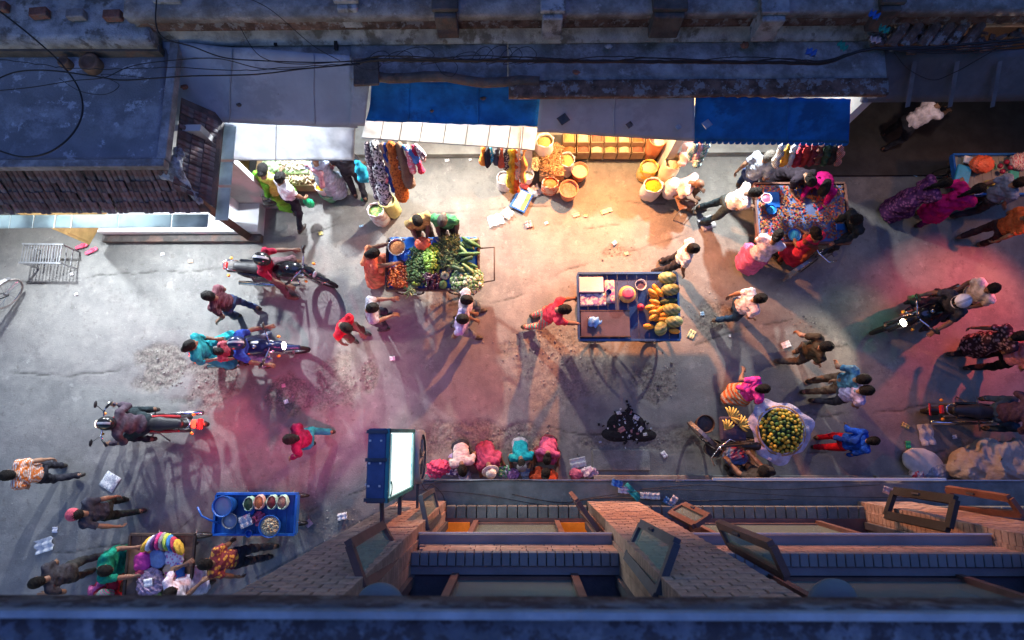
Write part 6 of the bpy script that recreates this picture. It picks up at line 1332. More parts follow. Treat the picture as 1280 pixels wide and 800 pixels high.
mw = pp('man in a white shirt holding a green bag beside the woman in lime green', (351, 222), 65, 'stand', W_, cloth((.02, .02, .03)), twist=-15, fl=(-.1, .12, .09), fr=(-.45, -.20, .09), lean=10, hr_=0)
pp('woman in a pale blue grey wrap with pink skirt at the corner shop', (392, 196), 105, 'hands', cloth((.35, .42, .52)), style='sari', hr=None, sleeve='none', wrap=cloth((.42, .22, .26)), hat=('cap', cloth((.35, .42, .52))))
pp('person in black standing in the shade beside the hanging clothes', (424, 190), 100, 'stand', DK, DK, fl=(-.2, .1, .09), fr=(-.35, -.1, .09))
pp('melon vendor in a red shirt holding the cart rim with both hands', (706, 387), -2, 'reach', cloth((.60, .05, .08)), cloth((.05, .42, .32), 'check', (.6, .1, .1), 6), lean=22, hl=(.50, .32, .90), hr=(.54, -.34, .90), fl=(-.25, .12, .1), fr=(-.40, -.12, .14), hair_=0)
pp('man in a white shirt standing between the spice shop and the melon cart', (867, 311), -12, 'stand', W_, DK, fl=(-.2, .12, .09), fr=(-.32, -.12, .09), hl=(.2, .2, .95))
pp('man in a white and pink shirt striding right of the melon cart', (951, 373), 8, 'walk', cloth((.68, .55, .60)), cloth((.03, .06, .11)), skin=2, lean=12, shoes=1)
pp('bald vendor in a pinkish shirt sitting on a small stool', (873, 230), -25, 'sit', cloth((.55, .40, .40)), cloth((.20, .14, .11)), hr=None, skin=1, lean=28, pitch=30, shoes=1)
pp('man in a cream shirt picking through trinkets at the left end', (944, 241), -5, 'hands', cloth((.68, .58, .56)), cloth((.04, .06, .07)), lean=24, fl=(-.35, .16, .09), fr=(-.25, -.15, .09), hl=(.42, .12, 1.0))
pp('man in a grey shirt and jeans striding behind the trinket cart', (962, 195), 40, 'walk', cloth((.25, .28, .34)), cloth((.04, .06, .14)), shoes=1, grey=True, lean=14)
pp('woman in black leaning over the trinkets from behind', (1013, 226), -70, 'reach', cloth((.025, .02, .03)), style='dress', hr='bun', lean=40, hl=(.60, .05, .92))
pp('woman in a hot pink cardigan reaching over the trinkets', (1029, 238), -125, 'reach', cloth((.50, .01, .16)), style='dress', hr='long', sleeve='long', lean=42, hl=(.60, .2, .92))
pp('woman in a white top and pink skirt at the front of the trinket cart', (972, 294), 60, 'hands', cloth((.68, .56, .66)), cloth((.62, .14, .34)), style='dress', hr='bun', wrap=None, hl=(.35, .15, 1.0), lean=14)
pp('woman in a red top looking down at the trinkets', (1019, 291), 115, 'hands', cloth((.50, .03, .07)), style='kurta', bottom=cloth((.10, .03, .03)), hr='bun', hl=(.32, .1, 1.0), wrap=cloth((.20, .05, .03)))
pp('person in a glossy black jacket sitting over the bicycle', (1070, 275), 200, 'sit', cloth((.02, .025, .03)), DK, sleeve='long', pz=.88, fl=(.2, .24, .42), fr=(.1, -.3, .09), hl=(.5, .2, 1.0), lean=20, hr='short')
pp('woman in a purple print dress at the upper right cart', (1181, 229), 12, 'hands', cloth((.07, .02, .09), 'floral', (.22, .07, .18), 16), style='dress', hr='tail', sleeve='three', lean=18)
pp('woman in a bright magenta dress beside the purple one', (1223, 236), 20, 'hands', cloth((.42, .01, .15)), style='kurta', bottom=cloth((.10, .02, .10)), hr='tail', sleeve='long', lean=20, hl=(.3, .3, 1.15))
pp('man in a grey blue shirt striding out at the right edge', (1276, 228), 10, 'walk', cloth((.16, .20, .30)), cloth((.04, .04, .05)), skin=2)
pp('man in a rust orange shirt striding on the red lit ground', (1291, 270), 6, 'walk2', cloth((.38, .09, .03)), cloth((.04, .025, .03)), skin=1, shoes=1)
pp('man in a white shirt bending under the dark canopy', (1180, 128), 25, 'bend', cloth((.62, .52, .56)), DK, lean=40, hl=(.55, .1, .9), hr=(.6, -.2, .95))
pp('front rider in white sleeves and white helmet on the black motorcycle', Vector((*on_bike(mc4, -.12).xy,)), 202, 'ride', cloth((.05, .05, .07)), cloth((.05, .04, .05)), sleeve='short', hat=('helmet', mat('white_helmet', (.70, .70, .74), .25)))
pp('passenger in a white shirt and bare black hair behind the rider', Vector((*on_bike(mc4, -.58).xy,)), 202, 'pillion', cloth((.66, .62, .66)), DK)
pp('woman in a dark floral dress walking toward the right edge', (1276, 420), 10, 'walk', cloth((.05, .025, .035), 'floral', (.35, .22, .26), 16), style='kurta', bottom=cloth((.03, .02, .03)), hr='bun', hl=(-.2, .3, .9))
pp('person in a pink top and black trousers at the right edge', (1300, 440), 8, 'walk', cloth((.60, .22, .26)), cloth((.02, .02, .02)), hr='short')
pp('rider in dark denim on the motorcycle with the red plate', Vector((*on_bike(mc5, .0).xy,)), -3, 'ride', cloth((.06, .035, .06)), cloth((.03, .06, .10)), sleeve='long', hat=('helmet', m_blk), lean=22)
pp('man in an olive black shirt looking back, beside the white paper', (1034, 433), 2, 'walk', cloth((.05, .04, .028)), cloth((.07, .06, .06)), pitch=5, hl=(-.15, .34, 1.0), hr_=0, skin=2, shoes=1)
pp('man in a teal blue shirt walking, farther of the close pair', (1080, 474), 4, 'stand', cloth((.08, .22, .36)), BR, hl=(-.05, .34, .98), fl=(-.20, .1, .09), fr=(-.38, -.1, .09), skin=2)
pp('man in a lavender shirt walking, nearer of the close pair', (1084, 488), 2, 'walk', cloth((.38, .36, .62)), cloth((.04, .045, .07)), skin=2)
pp('woman in a royal blue top and red trousers bending below the close pair', (1092, 551), 5, 'stand', cloth((.01, .07, .45)), cloth((.40, .01, .03)), hr='bun', sleeve='long', lean=30, fl=(-.15, .1, .09), fr=(-.25, -.1, .09), hl=(.1, .32, .95), wrap=cloth((.01, .05, .30)), scale=.85)
pp('woman in a pink and orange sari walking past the fruit basket', (955, 486), 5, 'walk', cloth((.62, .05, .35)), cloth((.72, .20, .08), 'stripe', (.6, .58, .5), 3), style='sari', hr='bun', sleeve='short', wrap=cloth((.62, .05, .35)), hl=(-.1, .38, 1.15), scale=.92)
pp('fruit vendor in a black vest and white sleeves beside his bicycle', (954, 590), 110, 'hands', cloth((.03, .025, .03), None), DK, sleeve='short', skin=1, hl=(.36, .30, 1.0), hr=(.30, -.30, .95), lean=5)
GR = 'people sitting at the foot of the brick building'
pp('person in cream squatting by the pink bags, second from the round sign', (578, 588), -80, 'squat', cloth((.50, .42, .40)), DK, scale=.9, group=GR, hr='short', lean=45)
pp('person in rose red with a white sun hat squatting', (613, 589), -70, 'squat', cloth((.26, .04, .09)), style='sari', scale=.9, group=GR, hat=('hat', cloth((.70, .66, .58))), sleeve='three', lean=42)
pp('person in turquoise with brown hair squatting beside the grey cap', (652, 581), -85, 'squat', cloth((.01, .24, .28)), cloth((.3, .3, .33)), scale=.85, group=GR, hat=('cap', GY), lean=40)
pp('person in a pink top squatting, with a red hair ribbon', (684, 574), -100, 'squat', cloth((.36, .07, .16)), cloth((.10, .03, .05)), style='sari', scale=.85, group=GR, hr='bun')
pp('person in rust red squatting closest to the ledge', (682, 592), 80, 'squat', cloth((.30, .045, .02)), style='sari', scale=.9, group=GR, hr='bun', sleeve='three')
for o in [o for o in COL.objects if o.get('hands') is not None]: 
    if o is not mw: del o['hands']
# things in hands
h_ = hand_of(mw, 'r'); s = SDF((-.15, -.12, -.42), (.15, .12, .06), .016, .03); s.cone((0, 0, -.02), (0, 0, -.12), .02, .06); s.ell((0, 0, -.24), (.09, .07, .15)); s.ripple(.012, 60, 3); solid(s, 'carrier_bag', m_greenbag, 'green carrier bag hanging from the hand of the man in white', 'bag', loc=h_); del mw['hands']
p = P(333, 250, 1.0); s = SDF((-.15, -.12, -.2), (.15, .12, .4), .016, .02); s.ell((0, 0, 0), (.12, .05, .13)); s.cone((-.08, 0, .1), (0, 0, .36), .012, .012); s.cone((.08, 0, .1), (0, 0, .36), .012, .012); solid(s, 'handbag', m_blk, 'black handbag at the side of the woman in lime green', 'handbag', loc=(p.x, p.y, .85))
# stool
p = P(853, 250, .4); r_ = empty('metal_stool', (p.x + .05, p.y, 0), .3, 'thin legged metal stool under the seated vendor', 'stool'); MB().box((0, 0, .40), (.34, .34, .03), bev=.01).build('seat', m_wood, r_)
for a_ in (-1, 1):
    for b_ in (-1, 1): MB().tube([(a_ * .14, b_ * .14, .39), (a_ * .20, b_ * .20, .0)], .010, 6).build('leg', m_metal, r_)

# ---- fruit basket, bananas
p = P(981, 538, .95); r_ = empty('fruit_basket', (p.x, p.y, .55), 0, 'round basket lined with crumpled pale plastic on the bicycle rack', 'basket')
MB().lathe([(0, 0), (.28, 0), (.36, .14), (.40, .24), (.42, .25), (.40, .27), (.36, .22), (.26, .05), (0, .04)], n=32).build('woven_bowl', m_bin, r_, True)
def ragged(name, R0, R1, m, z0, z1, n=56, sd=1):
    vs = []; rr = np.random.RandomState(sd); 
    for j in range(6):
        t = j / 5
        for k in range(n):
            a = 2 * pi * k / n; r0 = R0 + (R1 - R0) * t * (1 + .35 * sin(3 * a + sd) + .2 * sin(7 * a)); vs.append((r0 * cos(a), r0 * sin(a), z0 + (z1 - z0) * t + .035 * sin(11 * a + 5 * t) * t + rr.uniform(-.012, .012)))
    q = [(x, y, z - .004) for x, y, z in vs]; N_ = len(vs)
    return MB().add(vs + q, [(j * n + k, j * n + (k + 1) % n, (j + 1) * n + (k + 1) % n, (j + 1) * n + k) for j in range(5) for k in range(n)] + [(N_ + (j + 1) * n + k, N_ + (j + 1) * n + (k + 1) % n, N_ + j * n + (k + 1) % n, N_ + j * n + k) for j in range(5) for k in range(n)])
ragged('x', .37, .52, None, .27, .20).build('plastic_lining', mat('crumpled_plastic', (.42, .44, .58), .3, .35, 6, .5, 14), r_, True)
fm = [fruit_mesh('round_fruit', (.066, .066, .070), mat('green_yellow_fruit', (.34, .34, .05), .4, .25, 10, .05, rnd=.35), False), fruit_mesh('round_fruit', (.066, .066, .066), mat('ripe_yellow_fruit', (.60, .38, .04), .4, .2, 10, .05, rnd=.25), False), fruit_mesh('round_fruit', (.060, .060, .074), mat('unripe_fruit', (.12, .20, .04), .4, .2, 10, .05, rnd=.3), False)]
k = 0
tried = []
for i in range(2600):
        a = random.uniform(-.36, .36); b = random.uniform(-.36, .36)
        if any((a - q[0]) ** 2 + (b - q[1]) ** 2 < .0029 for q in tried): continue
        d = math.hypot(a, b)
        if d > .355: continue
        tried.append((a, b))
        o = link('round_fruit', random.choice(fm if d < .25 else fm[:2]), None, (p.x + a + random.uniform(-.008, .008), p.y + b + random.uniform(-.008, .008), .84 + .09 * (1 - (d / .36) ** 2) + random.uniform(0, .015)))
        tag(o, 'small yellow green fruit in the lined basket', 'fruit', 'fruits in the lined basket')
MB().lathe([(0, .31), (.2, .30), (.34, .24), (.36, .2)], n=24).build('fruit_bed', m_green2, r_, True)
m_ban = mat('banana_skin', (.70, .48, .10), .5, .2, 8, .05)
bm2 = MB().tube([(0, 0, 0), (.03, 0, .01), (.09, .005, .03), (.14, .015, .03), (.17, .03, .015)], [.006, .014, .019, .016, .006], 7).mesh('banana', m_ban, True)
for (u, v, n, lb, a0) in ((913, 521, 9, 'largest hand of yellow bananas, top of the three', .6), (924, 531, 7, 'hand of bananas nearest the fruit basket', .3), (907, 537, 5, 'small hand of bananas, lowest of the three', 1.2)):
    p = P(u, v, .95); r_ = empty('banana_bunch', (p.x, p.y, .93), 0, lb, 'bananas')
    for k in range(n): o = link('banana', bm2, r_, (0, 0, .012 * (k % 2)), (random.uniform(-.3, .3), random.uniform(-.2, .1), a0 + (k - n / 2) * .34)); s_ = 1.0; o.scale = (s_, s_, s_)
    MB().blob((0, 0, .01), (.05, .05, .04), n=6, m=4).build('stalk', m_bin, r_)
p = P(914, 536, .8); tag(MB().box((p.x, p.y, .86), (.42, .40, .10), bev=.03).build('banana_tray', mat('dark_purple_cloth', (.06, .045, .08), .9, .2, 5, .3)), 'dark cloth covered board under the bananas', 'board')
bowl('dark round basket hanging beside the bicycle handlebar', (882, 530), .35, .28, .15, m_wooddk, m_dark, 'basket', 'basket'); bowl('second dark basket under the bicycle, nearer the ledge', (893, 561), .25, .28, .15, m_wooddk, m_dark, 'basket', 'basket')
bag('blue and wine red plastic bundle beside the vendor\'s bicycle', (917, 570), (.22, .16, .12), mat('blue_wine_plastic', (.10, .18, .40), .4, .4, 6, .4, 12, pat='noise', patcol=(.30, .02, .08), pscale=4), z=.25, seed=14, name='bundle', cat='bundle')

# ---- goods of the squatting people
for i, (u, v, c, sz, lb) in enumerate(((552, 584, (.62, .05, .14), (.26, .13, .10), 'long hot pink bag at the left end of the squatting group'), (545, 594, (.55, .04, .12), (.22, .08, .07), 'deep pink bag along the ledge edge'), (571, 571, (.55, .38, .60), (.12, .10, .09), 'lilac bag beside the person in cream'), (567, 589, (.10, .08, .25), (.15, .10, .09), 'dark blue patterned bag below the lilac one'), (582, 598, (.40, .42, .46), (.16, .13, .08), 'black and white cloth bundle between two squatting people'),
                                      (630, 588, (.10, .45, .22), (.12, .12, .09), 'green striped bag between the hat and the turquoise shirt'), (640, 592, (.50, .28, .60), (.12, .10, .08), 'purple packet heap at the ledge edge'), (658, 592, (.30, .42, .62), (.10, .10, .08), 'pale blue bag in front of the turquoise shirt'), (720, 592, (.45, .12, .22), (.13, .09, .06), 'dark pink slippers bundle at the end of the group'), (737, 590, (.35, .28, .45), (.15, .10, .05), 'grey lilac packets at the end of the group'))):
    bag(lb, (u, v), sz, mat('bag_colour_%d' % i, c, .6, .3, 10, .4, 30, pat='noise' if i in (3, 4, 5, 9) else None, patcol=(.6, .6, .65), pscale=16), z=.01, seed=20 + i, amp=.025)
# slab, kerb, low wall base in front of our building
p0 = P(740, 562); p1 = P(812, 588); tag(MB().box(((p0.x + p1.x) / 2, (p0.y + p1.y) / 2, .03), (p1.x - p0.x, p0.y - p1.y, .07), bev=.01).build('drain_slab', m_ledge), 'rectangular grey slab let into the street beside the rubbish heap', 'slab')
for (a_, b_, y_) in ((-2.2, -.1, -.72), (1.3, 6.2, -.74), (6.25, 13, -.74)): tag(MB().box(((a_ + b_) / 2, y_ - .3, .06), (b_ - a_, .6, .14), bev=.01).build('kerb', m_ledge), None, None, None, 'structure')
# rubbish heap
rng = random.Random(5); hp_ = MB(); c_ = P(783, 532)
for k in range(520):
    a = rng.gauss(0, .20); b = rng.gauss(0, .16)
    if b > .1: a *= .5
    a *= .8; b *= .8
    hp_.box((c_.x + a, c_.y + b + .0, .02 + .045 * math.exp(-(a * a + b * b) * 14)), (rng.uniform(.015, .06), rng.uniform(.015, .05), rng.uniform(.01, .03)), 0 if rng.random() < .9 else rng.randrange(1, 4), rz=rng.uniform(0, 3))
hp_.lathe([(0, .05), (.5, .04), (1, -.01)], n=14, T=Matrix.Translation((c_.x - .16, c_.y - .15, .01)) @ Matrix.Scale(.30, 4, (1, 0, 0)) @ Matrix.Scale(.14, 4, (0, 1, 0))).lathe([(0, .05), (.5, .04), (1, -.01)], n=14, T=Matrix.Translation((c_.x + .28, c_.y - .17, .01)) @ Matrix.Scale(.26, 4, (1, 0, 0)) @ Matrix.Scale(.12, 4, (0, 1, 0)))
hp_.lathe([(0, .045), (.4, .04), (.75, .02), (1, -.01)], c=(0, 0, 0), n=22, T=Matrix.Translation((c_.x, c_.y, .01)) @ Matrix.Scale(.36, 4, (1, 0, 0)) @ Matrix.Scale(.26, 4, (0, 1, 0)))
tag(hp_.build('rubbish_heap', [mat('black_rubbish', (.015, .014, .016), .97, .4, 20, .3), m_paper, mat('pinkish_scrap', (.35, .16, .16), .8), m_sheet]), 'black heap of sweepings with pale scraps', 'rubbish', kind='stuff')
for i, (u, v, sx, rz) in enumerate(((773, 516, .09, .3), (795, 522, .12, -.5), (801, 536, .10, .8), (777, 537, .13, .5), (806, 543, .08, .1))): litter(('pale blue scrap at the top of the rubbish heap', 'long white scrap on the rubbish heap', 'white torn scrap right of the heap centre', 'brownish pink square wrapper on the heap', 'small pale scrap at the right foot of the heap')[i], (u, v), sx, sx * .8, m_paper if i != 3 else mat('pinkish_scrap', (.35, .16, .16), .8), rz, z=.065 if i != 4 else .04)
# stones and grit scattered over the broken patches
st = MB(); 
for u, v, rx, ry, s_ in PATCH:
    c_ = P(u, v)
    for k in range(int(60 * rx * ry * 4 * min(1, s_) + 12)):
        a, b = random.gauss(0, .5) * rx, random.gauss(0, .5) * ry; q = random.uniform(.008, .026) * (1.5 if random.random() < .08 else 1)
        x, y = c_.x + a, c_.y + b; st.blob((x, y, gz(x, y) + q * .3), (q * 1.6, q * 1.2, q), random.randrange(3), 5, 3, rz=random.uniform(0, 3), jit=.25)
for k in range(700):
    x, y = random.uniform(-10, 10), random.uniform(-3, 5.2); q = random.uniform(.006, .014); st.blob((x, y, gz(x, y) + q * .3), (q * 1.6, q * 1.2, q), random.randrange(3), 5, 3, jit=.25)
tag(st.build('loose_gravel', [mat('stone_grey', (.20, .19, .18), .95, spec=.1), mat('stone_pale', (.30, .285, .26), .95, spec=.1), mat('stone_dark', (.12, .11, .10), .9)]), 'grit and broken stones scattered on the street', 'gravel', kind='stuff')
# litter, one by one
LT = [('white square scrap by the yellow checked man', (620, 276), .36, .26, 'c', .3), ('crumpled clear wrap left of the picture board', (634, 268), .22, .26, 'c', .8), ('pale pink crumpled ball on the warm lit ground', (661, 281), .16, .15, 'pk', .2), ('small grey white crumb near the pink ball', (683, 279), .08, .06, 'w', .4),
      ('peach paper scrap on the warm lit ground', (720, 269), .16, .09, 'p', .3), ('smaller peach scrap beside the first', (732, 270), .09, .06, 'p', -.2), ('green printed wrapper lying slanted on the warm ground', (758, 264), .26, .10, 'g', .35), ('white scrap in the little rubble pit', (768, 304), .10, .09, 'w', .7), ('pinkish shard in the little rubble pit', (783, 317), .09, .07, 'p', .3),
      ('pale blue card lying left of the striding man', (878, 392), .09, .09, 'b', .1), ('white and green card by the melon cart corner', (864, 418), .14, .20, 'g', -.5), ('white paper at the feet of the man in olive', (982, 431), .20, .14, 'w', .35), ('tall printed paper sheet near the red tailed motorcycle', (138, 602), .34, .34, 'n', -.5), ('white cup like lid beside the red capped man', (70, 662), .12, .12, 'w', 0),
      ('clear plastic bag with yellowish contents at the left', (58, 681), .36, .28, 'c', .3), ('small white flake on the pale street below the step', (204, 318), .08, .07, 'w', .2), ('beige paper on the pale street below the step', (239, 327), .11, .07, 'p', .1), ('white flake left of the beige paper', (91, 343), .07, .06, 'w', 0), ('white flake below the wheel mark', (96, 368), .07, .06, 'w', .5),
      ('yellow brown leaf scrap near the green bag', (401, 292), .10, .08, 'y', .4), ('small white square in the dark shadow of the cart', (491, 448), .12, .10, 'w', .1), ('tiny white tag in the pink lit rubble', (358, 502), .09, .09, 'w', .4), ('pink tag above the white one in the rubble', (354, 482), .09, .08, 'pk', .2), ('white crumpled bag near the brick pilaster foot', (429, 645), .20, .14, 'w', .2),
      ('reddish scrap by the snack cart', (386, 654), .14, .14, 'pk', .7), ('bright paper pieces thrown near the upper right cart', (1140, 216), .24, .16, 'b', -.4), ('yellow white wrapper near the blue dressed woman', (1131, 532), .16, .10, 'y', -.5), ('small white scrap near the motorcycle with the red plate', (1192, 546), .10, .08, 'w', .2), ('large clear crumpled film left of the covered goods', (1156, 543), .30, .44, 'c', .1),
      ('green bottle wrapper near the cushion', (1134, 556), .10, .16, 'gg', 0), ('white scrap near the shop step of the glowing shop', (559, 201), .10, .06, 'w', .1), ('second white scrap near the shop step', (588, 200), .07, .06, 'w', .3), ('clear crumpled bag under the orange cloth', (668, 240), .26, .26, 'c', .5), ('green tag on the dark ground left of the sacks', (453, 250), .05, .08, 'gg', 0),
      ('pale scrap beside the grey slab', (830, 568), .10, .14, 'w', .6), ('clear wrappers right of the squatting group', (722, 578), .34, .20, 'c', .2), ('tiny lilac scrap near the cart shadow', (452, 283), .10, .05, 'b', .2), ('small bottle cap like disc right of the melon cart', (912, 420), .05, .05, 'w', 0)]
LM = dict(c=m_clear, w=m_card, p=mat('peach_paper', (.68, .46, .34), .8), g=mat('green_print_paper', (.30, .48, .34), .6, .2, 10, 0, pat='noise', patcol=(.7, .6, .3), pscale=20), b=mat('light_blue_card', (.30, .48, .62), .6), n=m_paper, y=mat('yellow_wrapper', (.60, .52, .18), .5), gg=m_greenbag, pk=mat('pink_scrap', (.62, .35, .40), .6))
for i, (lb, uv, a, b, k, rz) in enumerate(LT): litter(lb, uv, a, b, LM[k], rz, seed=i, cr=.03 + .05 * (k == 'c') + .05 * ('crumpled' in lb), name={'c': 'plastic_scrap'}.get(k, 'paper_scrap'))
# covered goods, cushion at the right
s = SDF((-1.2, -.75, -.1), (1.6, .75, 1.1), .03, .10); s.ell((0, 0, .35), (.85, .42, .42)); s.ell((.7, .05, .45), (.8, .45, .45)); s.ell((-.1, .28, .45), (.35, .2, .32)); s.ripple(.045, 17, 6); s.ripple(.02, 50, 7); s.plane((0, 0, 0), (0, 0, -1)); p = P(1256, 582, .5); v, f = s.surf(); cr_ = vnoise(v[:, 0] + .4 * v[:, 1], v[:, 1] - .3 * v[:, 2], 1.6, 3, 4); cr2 = vnoise(v[:, 0] * .5 + v[:, 1], v[:, 2] + v[:, 0] * .2, 4, 3, 9); rg_ = (1 - np.abs(cr_ * 2 - 1)) ** 6 * .13 + (1 - np.abs(cr2 * 2 - 1)) ** 5 * .05; v = v + np.stack([rg_ * .2, -rg_ * .4, rg_], 1) * np.clip(v[:, 2:3] * 4, 0, 1)
o = link('covered_goods', mesh_np('covered_goods', v, f, mat('canvas_cover', (.40, .37, .33), .9, .2, 3, .5, 25, spec=.1)), None, (p.x, p.y, 0)); tag(o, 'large heap covered with a creased pale canvas at the right edge', 'covered goods')
s = SDF((-.45, -.35, -.05), (.45, .35, .25), .02, .04); s.ell((0, 0, .1), (.36, .24, .09)); s.ripple(.008, 20, 3); p = P(1152, 578, .1); solid(s, 'cushion', mat('cushion_cream', (.56, .54, .50), .85), 'flat cream cushion lying beside the covered heap', 'cushion', loc=(p.x, p.y, .02), rz=-.25)
bag('crumpled grey blue plastic under the cushion', (1168, 590), (.28, .16, .12), mat('grey_blue_plastic', (.20, .26, .38), .3, .5, 8, .5, 14), z=.01, seed=33); bag('red and white bag below the cushion', (1142, 593), (.12, .10, .10), mat('red_white_plastic', (.6, .5, .55), .4, .2, 4, .3, pat='noise', patcol=(.5, .03, .06), pscale=5), z=.01, seed=34)

# ---- signs on our building
r_ = empty('light_box_sign', (-1.20, -.29, 4.9), 0, 'glowing white light box sign standing out from the brick pilaster', 'sign')
m_signblue = mat('sign_case_blue', (.07, .11, .24), .5, .2, 5, .1); m_face = mat('lit_sign_face', (.9, 1, .97), .4, emit=(.85, 1.0, .95), es=.6)
MB().box((-.10, 0, 0), (.17, .66, 1.36), bev=.012).build('case', m_signblue, r_); MB().box((-.012, 0, 0), (.018, .58, 1.26)).build('lit_face', m_face, r_)
m_rim2 = mat('teal_edge', (.05, .30, .30), .4)
m_fst = mat('face_strip', (.5, .8, .8), .4, emit=(.35, .75, .8), es=.22, pat='floral', patcol=(.2, .55, .6), pscale=20)
for s_ in (-1, 1): MB().box((-.001, s_ * .0, s_ * .585), (.024, .56, .07)).build('face_strip', m_fst, r_)
for s_ in (-1, 1): MB().box((.0, s_ * .31, 0), (.03, .035, 1.36)).build('face_border', m_rim2, r_); MB().box((.0, 0, s_ * .655), (.03, .66, .045)).build('face_border', m_rim2, r_)
for (y_, z_) in ((.20, .55), (.0, .50), (.0, .62), (-.22, .50), (-.22, .60), (-.17, .64)): MB().box((-.19, y_, z_), (.02, .02, .02)).build('screw', m_card, r_)
for y_ in (.30, .05, -.30): MB().box((-.10, y_, .69), (.19, .03, .02)).build('top_clamp', m_framed, r_)
for k in range(6): MB().box((-.16 + (k % 2) * .10, .22 - (k // 2) * .2, .688), (.018, .018, .012)).build('screw', m_card, r_)
MB().lathe([(.05, 0), (.07, 0), (.07, .006), (.05, .006)], n=20, T=Matrix.Translation((.0, -.22, .50)) @ Matrix.Rotation(pi / 2, 4, 'Y')).build('face_mark', m_rim2, r_)
MB().tube([(-.10, -.33, .40), (-.10, -.64, .30)], .022, 8).tube([(-.10, -.33, -.50), (-.10, -.60, -.50)], .022, 8).build('bracket', m_framed, r_)
r_ = empty('round_sign', (-1.20, -.28, 3.85), 0, 'round grey rimmed sign seen edge on beside the light box', 'sign')
T_ = Matrix.Rotation(pi / 2, 4, 'Y'); MB().lathe([(.26, -.05), (.31, -.05), (.315, 0), (.31, .05), (.26, .05)], n=40, T=T_).build('rim', m_sheet, r_, True); MB().lathe([(0, .03), (.26, .03), (.262, -.03), (0, -.03)], n=36, T=T_).build('face', mat('grey_disc', (.14, .15, .18), .4), r_)
for a_ in range(6): MB().beam((.04, 0, 0), (.04, .2 * cos(a_), .2 * sin(a_)), .02, .012).build('face_spoke', m_conc2, r_)
MB().tube([(0, -.30, 0), (0, -.58, 0)], .018, 6).build('bracket', m_framed, r_)
lamp('light_box_glow', (-1.02, -.30, 4.9), 24, (.85, 1, .95), .25, 150, (1.0, -.5, 4.3))
# pink and red signs light the street (lamps alone, for unseen signs that are not built)
lamp('pink_sign_light', (-2.3, -.95, 2.6), 215, (1.0, .13, .30), .12, 95, (-4.5, 1.5, 0), .9)
lamp('pink_sign_light', (-.9, -.58, 2.6), 75, (1.0, .16, .42), .12, 110, (-1.2, 2.2, 0), .9)
lamp('red_sign_light', (8.9, 3.2, 2.3), 260, (1.0, .13, .09), .05, 78, (8.2, 2.1, 0), .8)
lamp('dark_shop_fill_lamp', (7.0, 5.3, 2.2), 16, (1.0, .8, .7), .06)  # fill lamp added to brighten the man under the dark canopy
lamp('orange_shop_lamp', (8.9, 4.5, 2.4), 30, (1.0, .42, .15), .10, 130, (8.4, 3.4, 0), .7)
lamp('green_sign_light', (6.75, 2.6, 1.4), 9, (.1, 1.0, .35), .06, 70, (6.3, 2.0, 0), .9)
lamp('corner_lamp', (-8.6, .6, 3.6), 45, (.8, .95, 1), .25, 150, (-8, -2.5, 0), .8)

# ---- cables
for (u, v, r__, lb) in ((109, 76, .14, "round brown timber stub on the flat roof"), (77, 75, .08, "smaller round stub beside the timber one")):
    p = P(u, v, 3.5); tag(MB().lathe([(r__, -.1), (r__, .03), (r__ * .7, .045), (r__ * .65, .0), (0, .01)], n=16).build("timber_stub", m_wood, None, True, (p.x, p.y, 3.45)), lb, "stub")
def cable(label, pts, r_=.011, z=None, wig=0, seed=0, cat='cable', name='overhead_cable'):
    rr = random.Random(seed); q = []
    P3 = [P(u, v, zz) for u, v, zz in pts]
    for i in range(len(P3) - 1):
        a = P3[max(i - 1, 0)]; b = P3[i]; c = P3[i + 1]; d = P3[min(i + 2, len(P3) - 1)]
        for t in np.linspace(0, 1, 8, endpoint=False): q.append(.5 * ((2 * b) + (c - a) * t + (2 * a - 5 * b + 4 * c - d) * t * t + (3 * b - a - 3 * c + d) * t ** 3) + Vector((rr.uniform(-wig, wig), rr.uniform(-wig, wig), rr.uniform(-wig, wig) * .5)))
    q.append(P3[-1]); return tag(MB().tube(q, r_ * .68, 6).build(name, m_cable, None, True), label, cat)
Z = 3.75
cable('thick black cable looping in a wide curve over the flat roof', [(-20, 2, 4.2), (2, 16, 4.15), (40, 46, 4.05), (75, 78, 3.8), (98, 110, 3.6), (103, 140, 3.6), (90, 168, 3.6), (62, 190, 3.6), (28, 196, 3.6), (-8, 186, 3.6)], .018)
cable('lower long cable running across the flat roof to the right', [(-10, 102, Z), (20, 90, Z), (60, 88, Z), (110, 94, Z), (150, 100, Z), (190, 98, Z), (240, 95, Z), (320, 93, Z), (380, 86, Z), (450, 80, Z)], .014)
cable('upper thin cable running across the flat roof', [(-10, 114, Z), (40, 109, Z), (90, 101, Z), (130, 97, Z), (160, 84, Z), (200, 77, Z), (270, 73, Z), (330, 86, Z), (400, 84, Z), (455, 78, Z)], .009)
cable('cable sagging from the roof ledge to the cable bundle', [(-5, 74, Z), (45, 80, Z), (95, 86, Z), (160, 86, Z), (210, 84, Z), (300, 88, Z), (360, 84, Z), (440, 80, Z)], .008, wig=.01, seed=3)
cable('cable coming down from the ledge corner over the grey sheet', [(196, -4, 4.1), (195, 30, 4.0), (206, 48, 3.9), (240, 58, 3.8), (280, 72, 3.7), (330, 76, Z), (400, 78, Z), (470, 75, Z)], .013)
cable('thin wire slanting down from the top edge near the first pier', [(300, -6, 4.4), (338, 12, 4.2), (390, 56, 3.9), (425, 76, 3.8)], .007)
cable('wire falling in a slack curve over the drain spouts', [(300, 34, 3.8), (325, 70, 3.7), (370, 80, Z), (440, 76, Z)], .008)
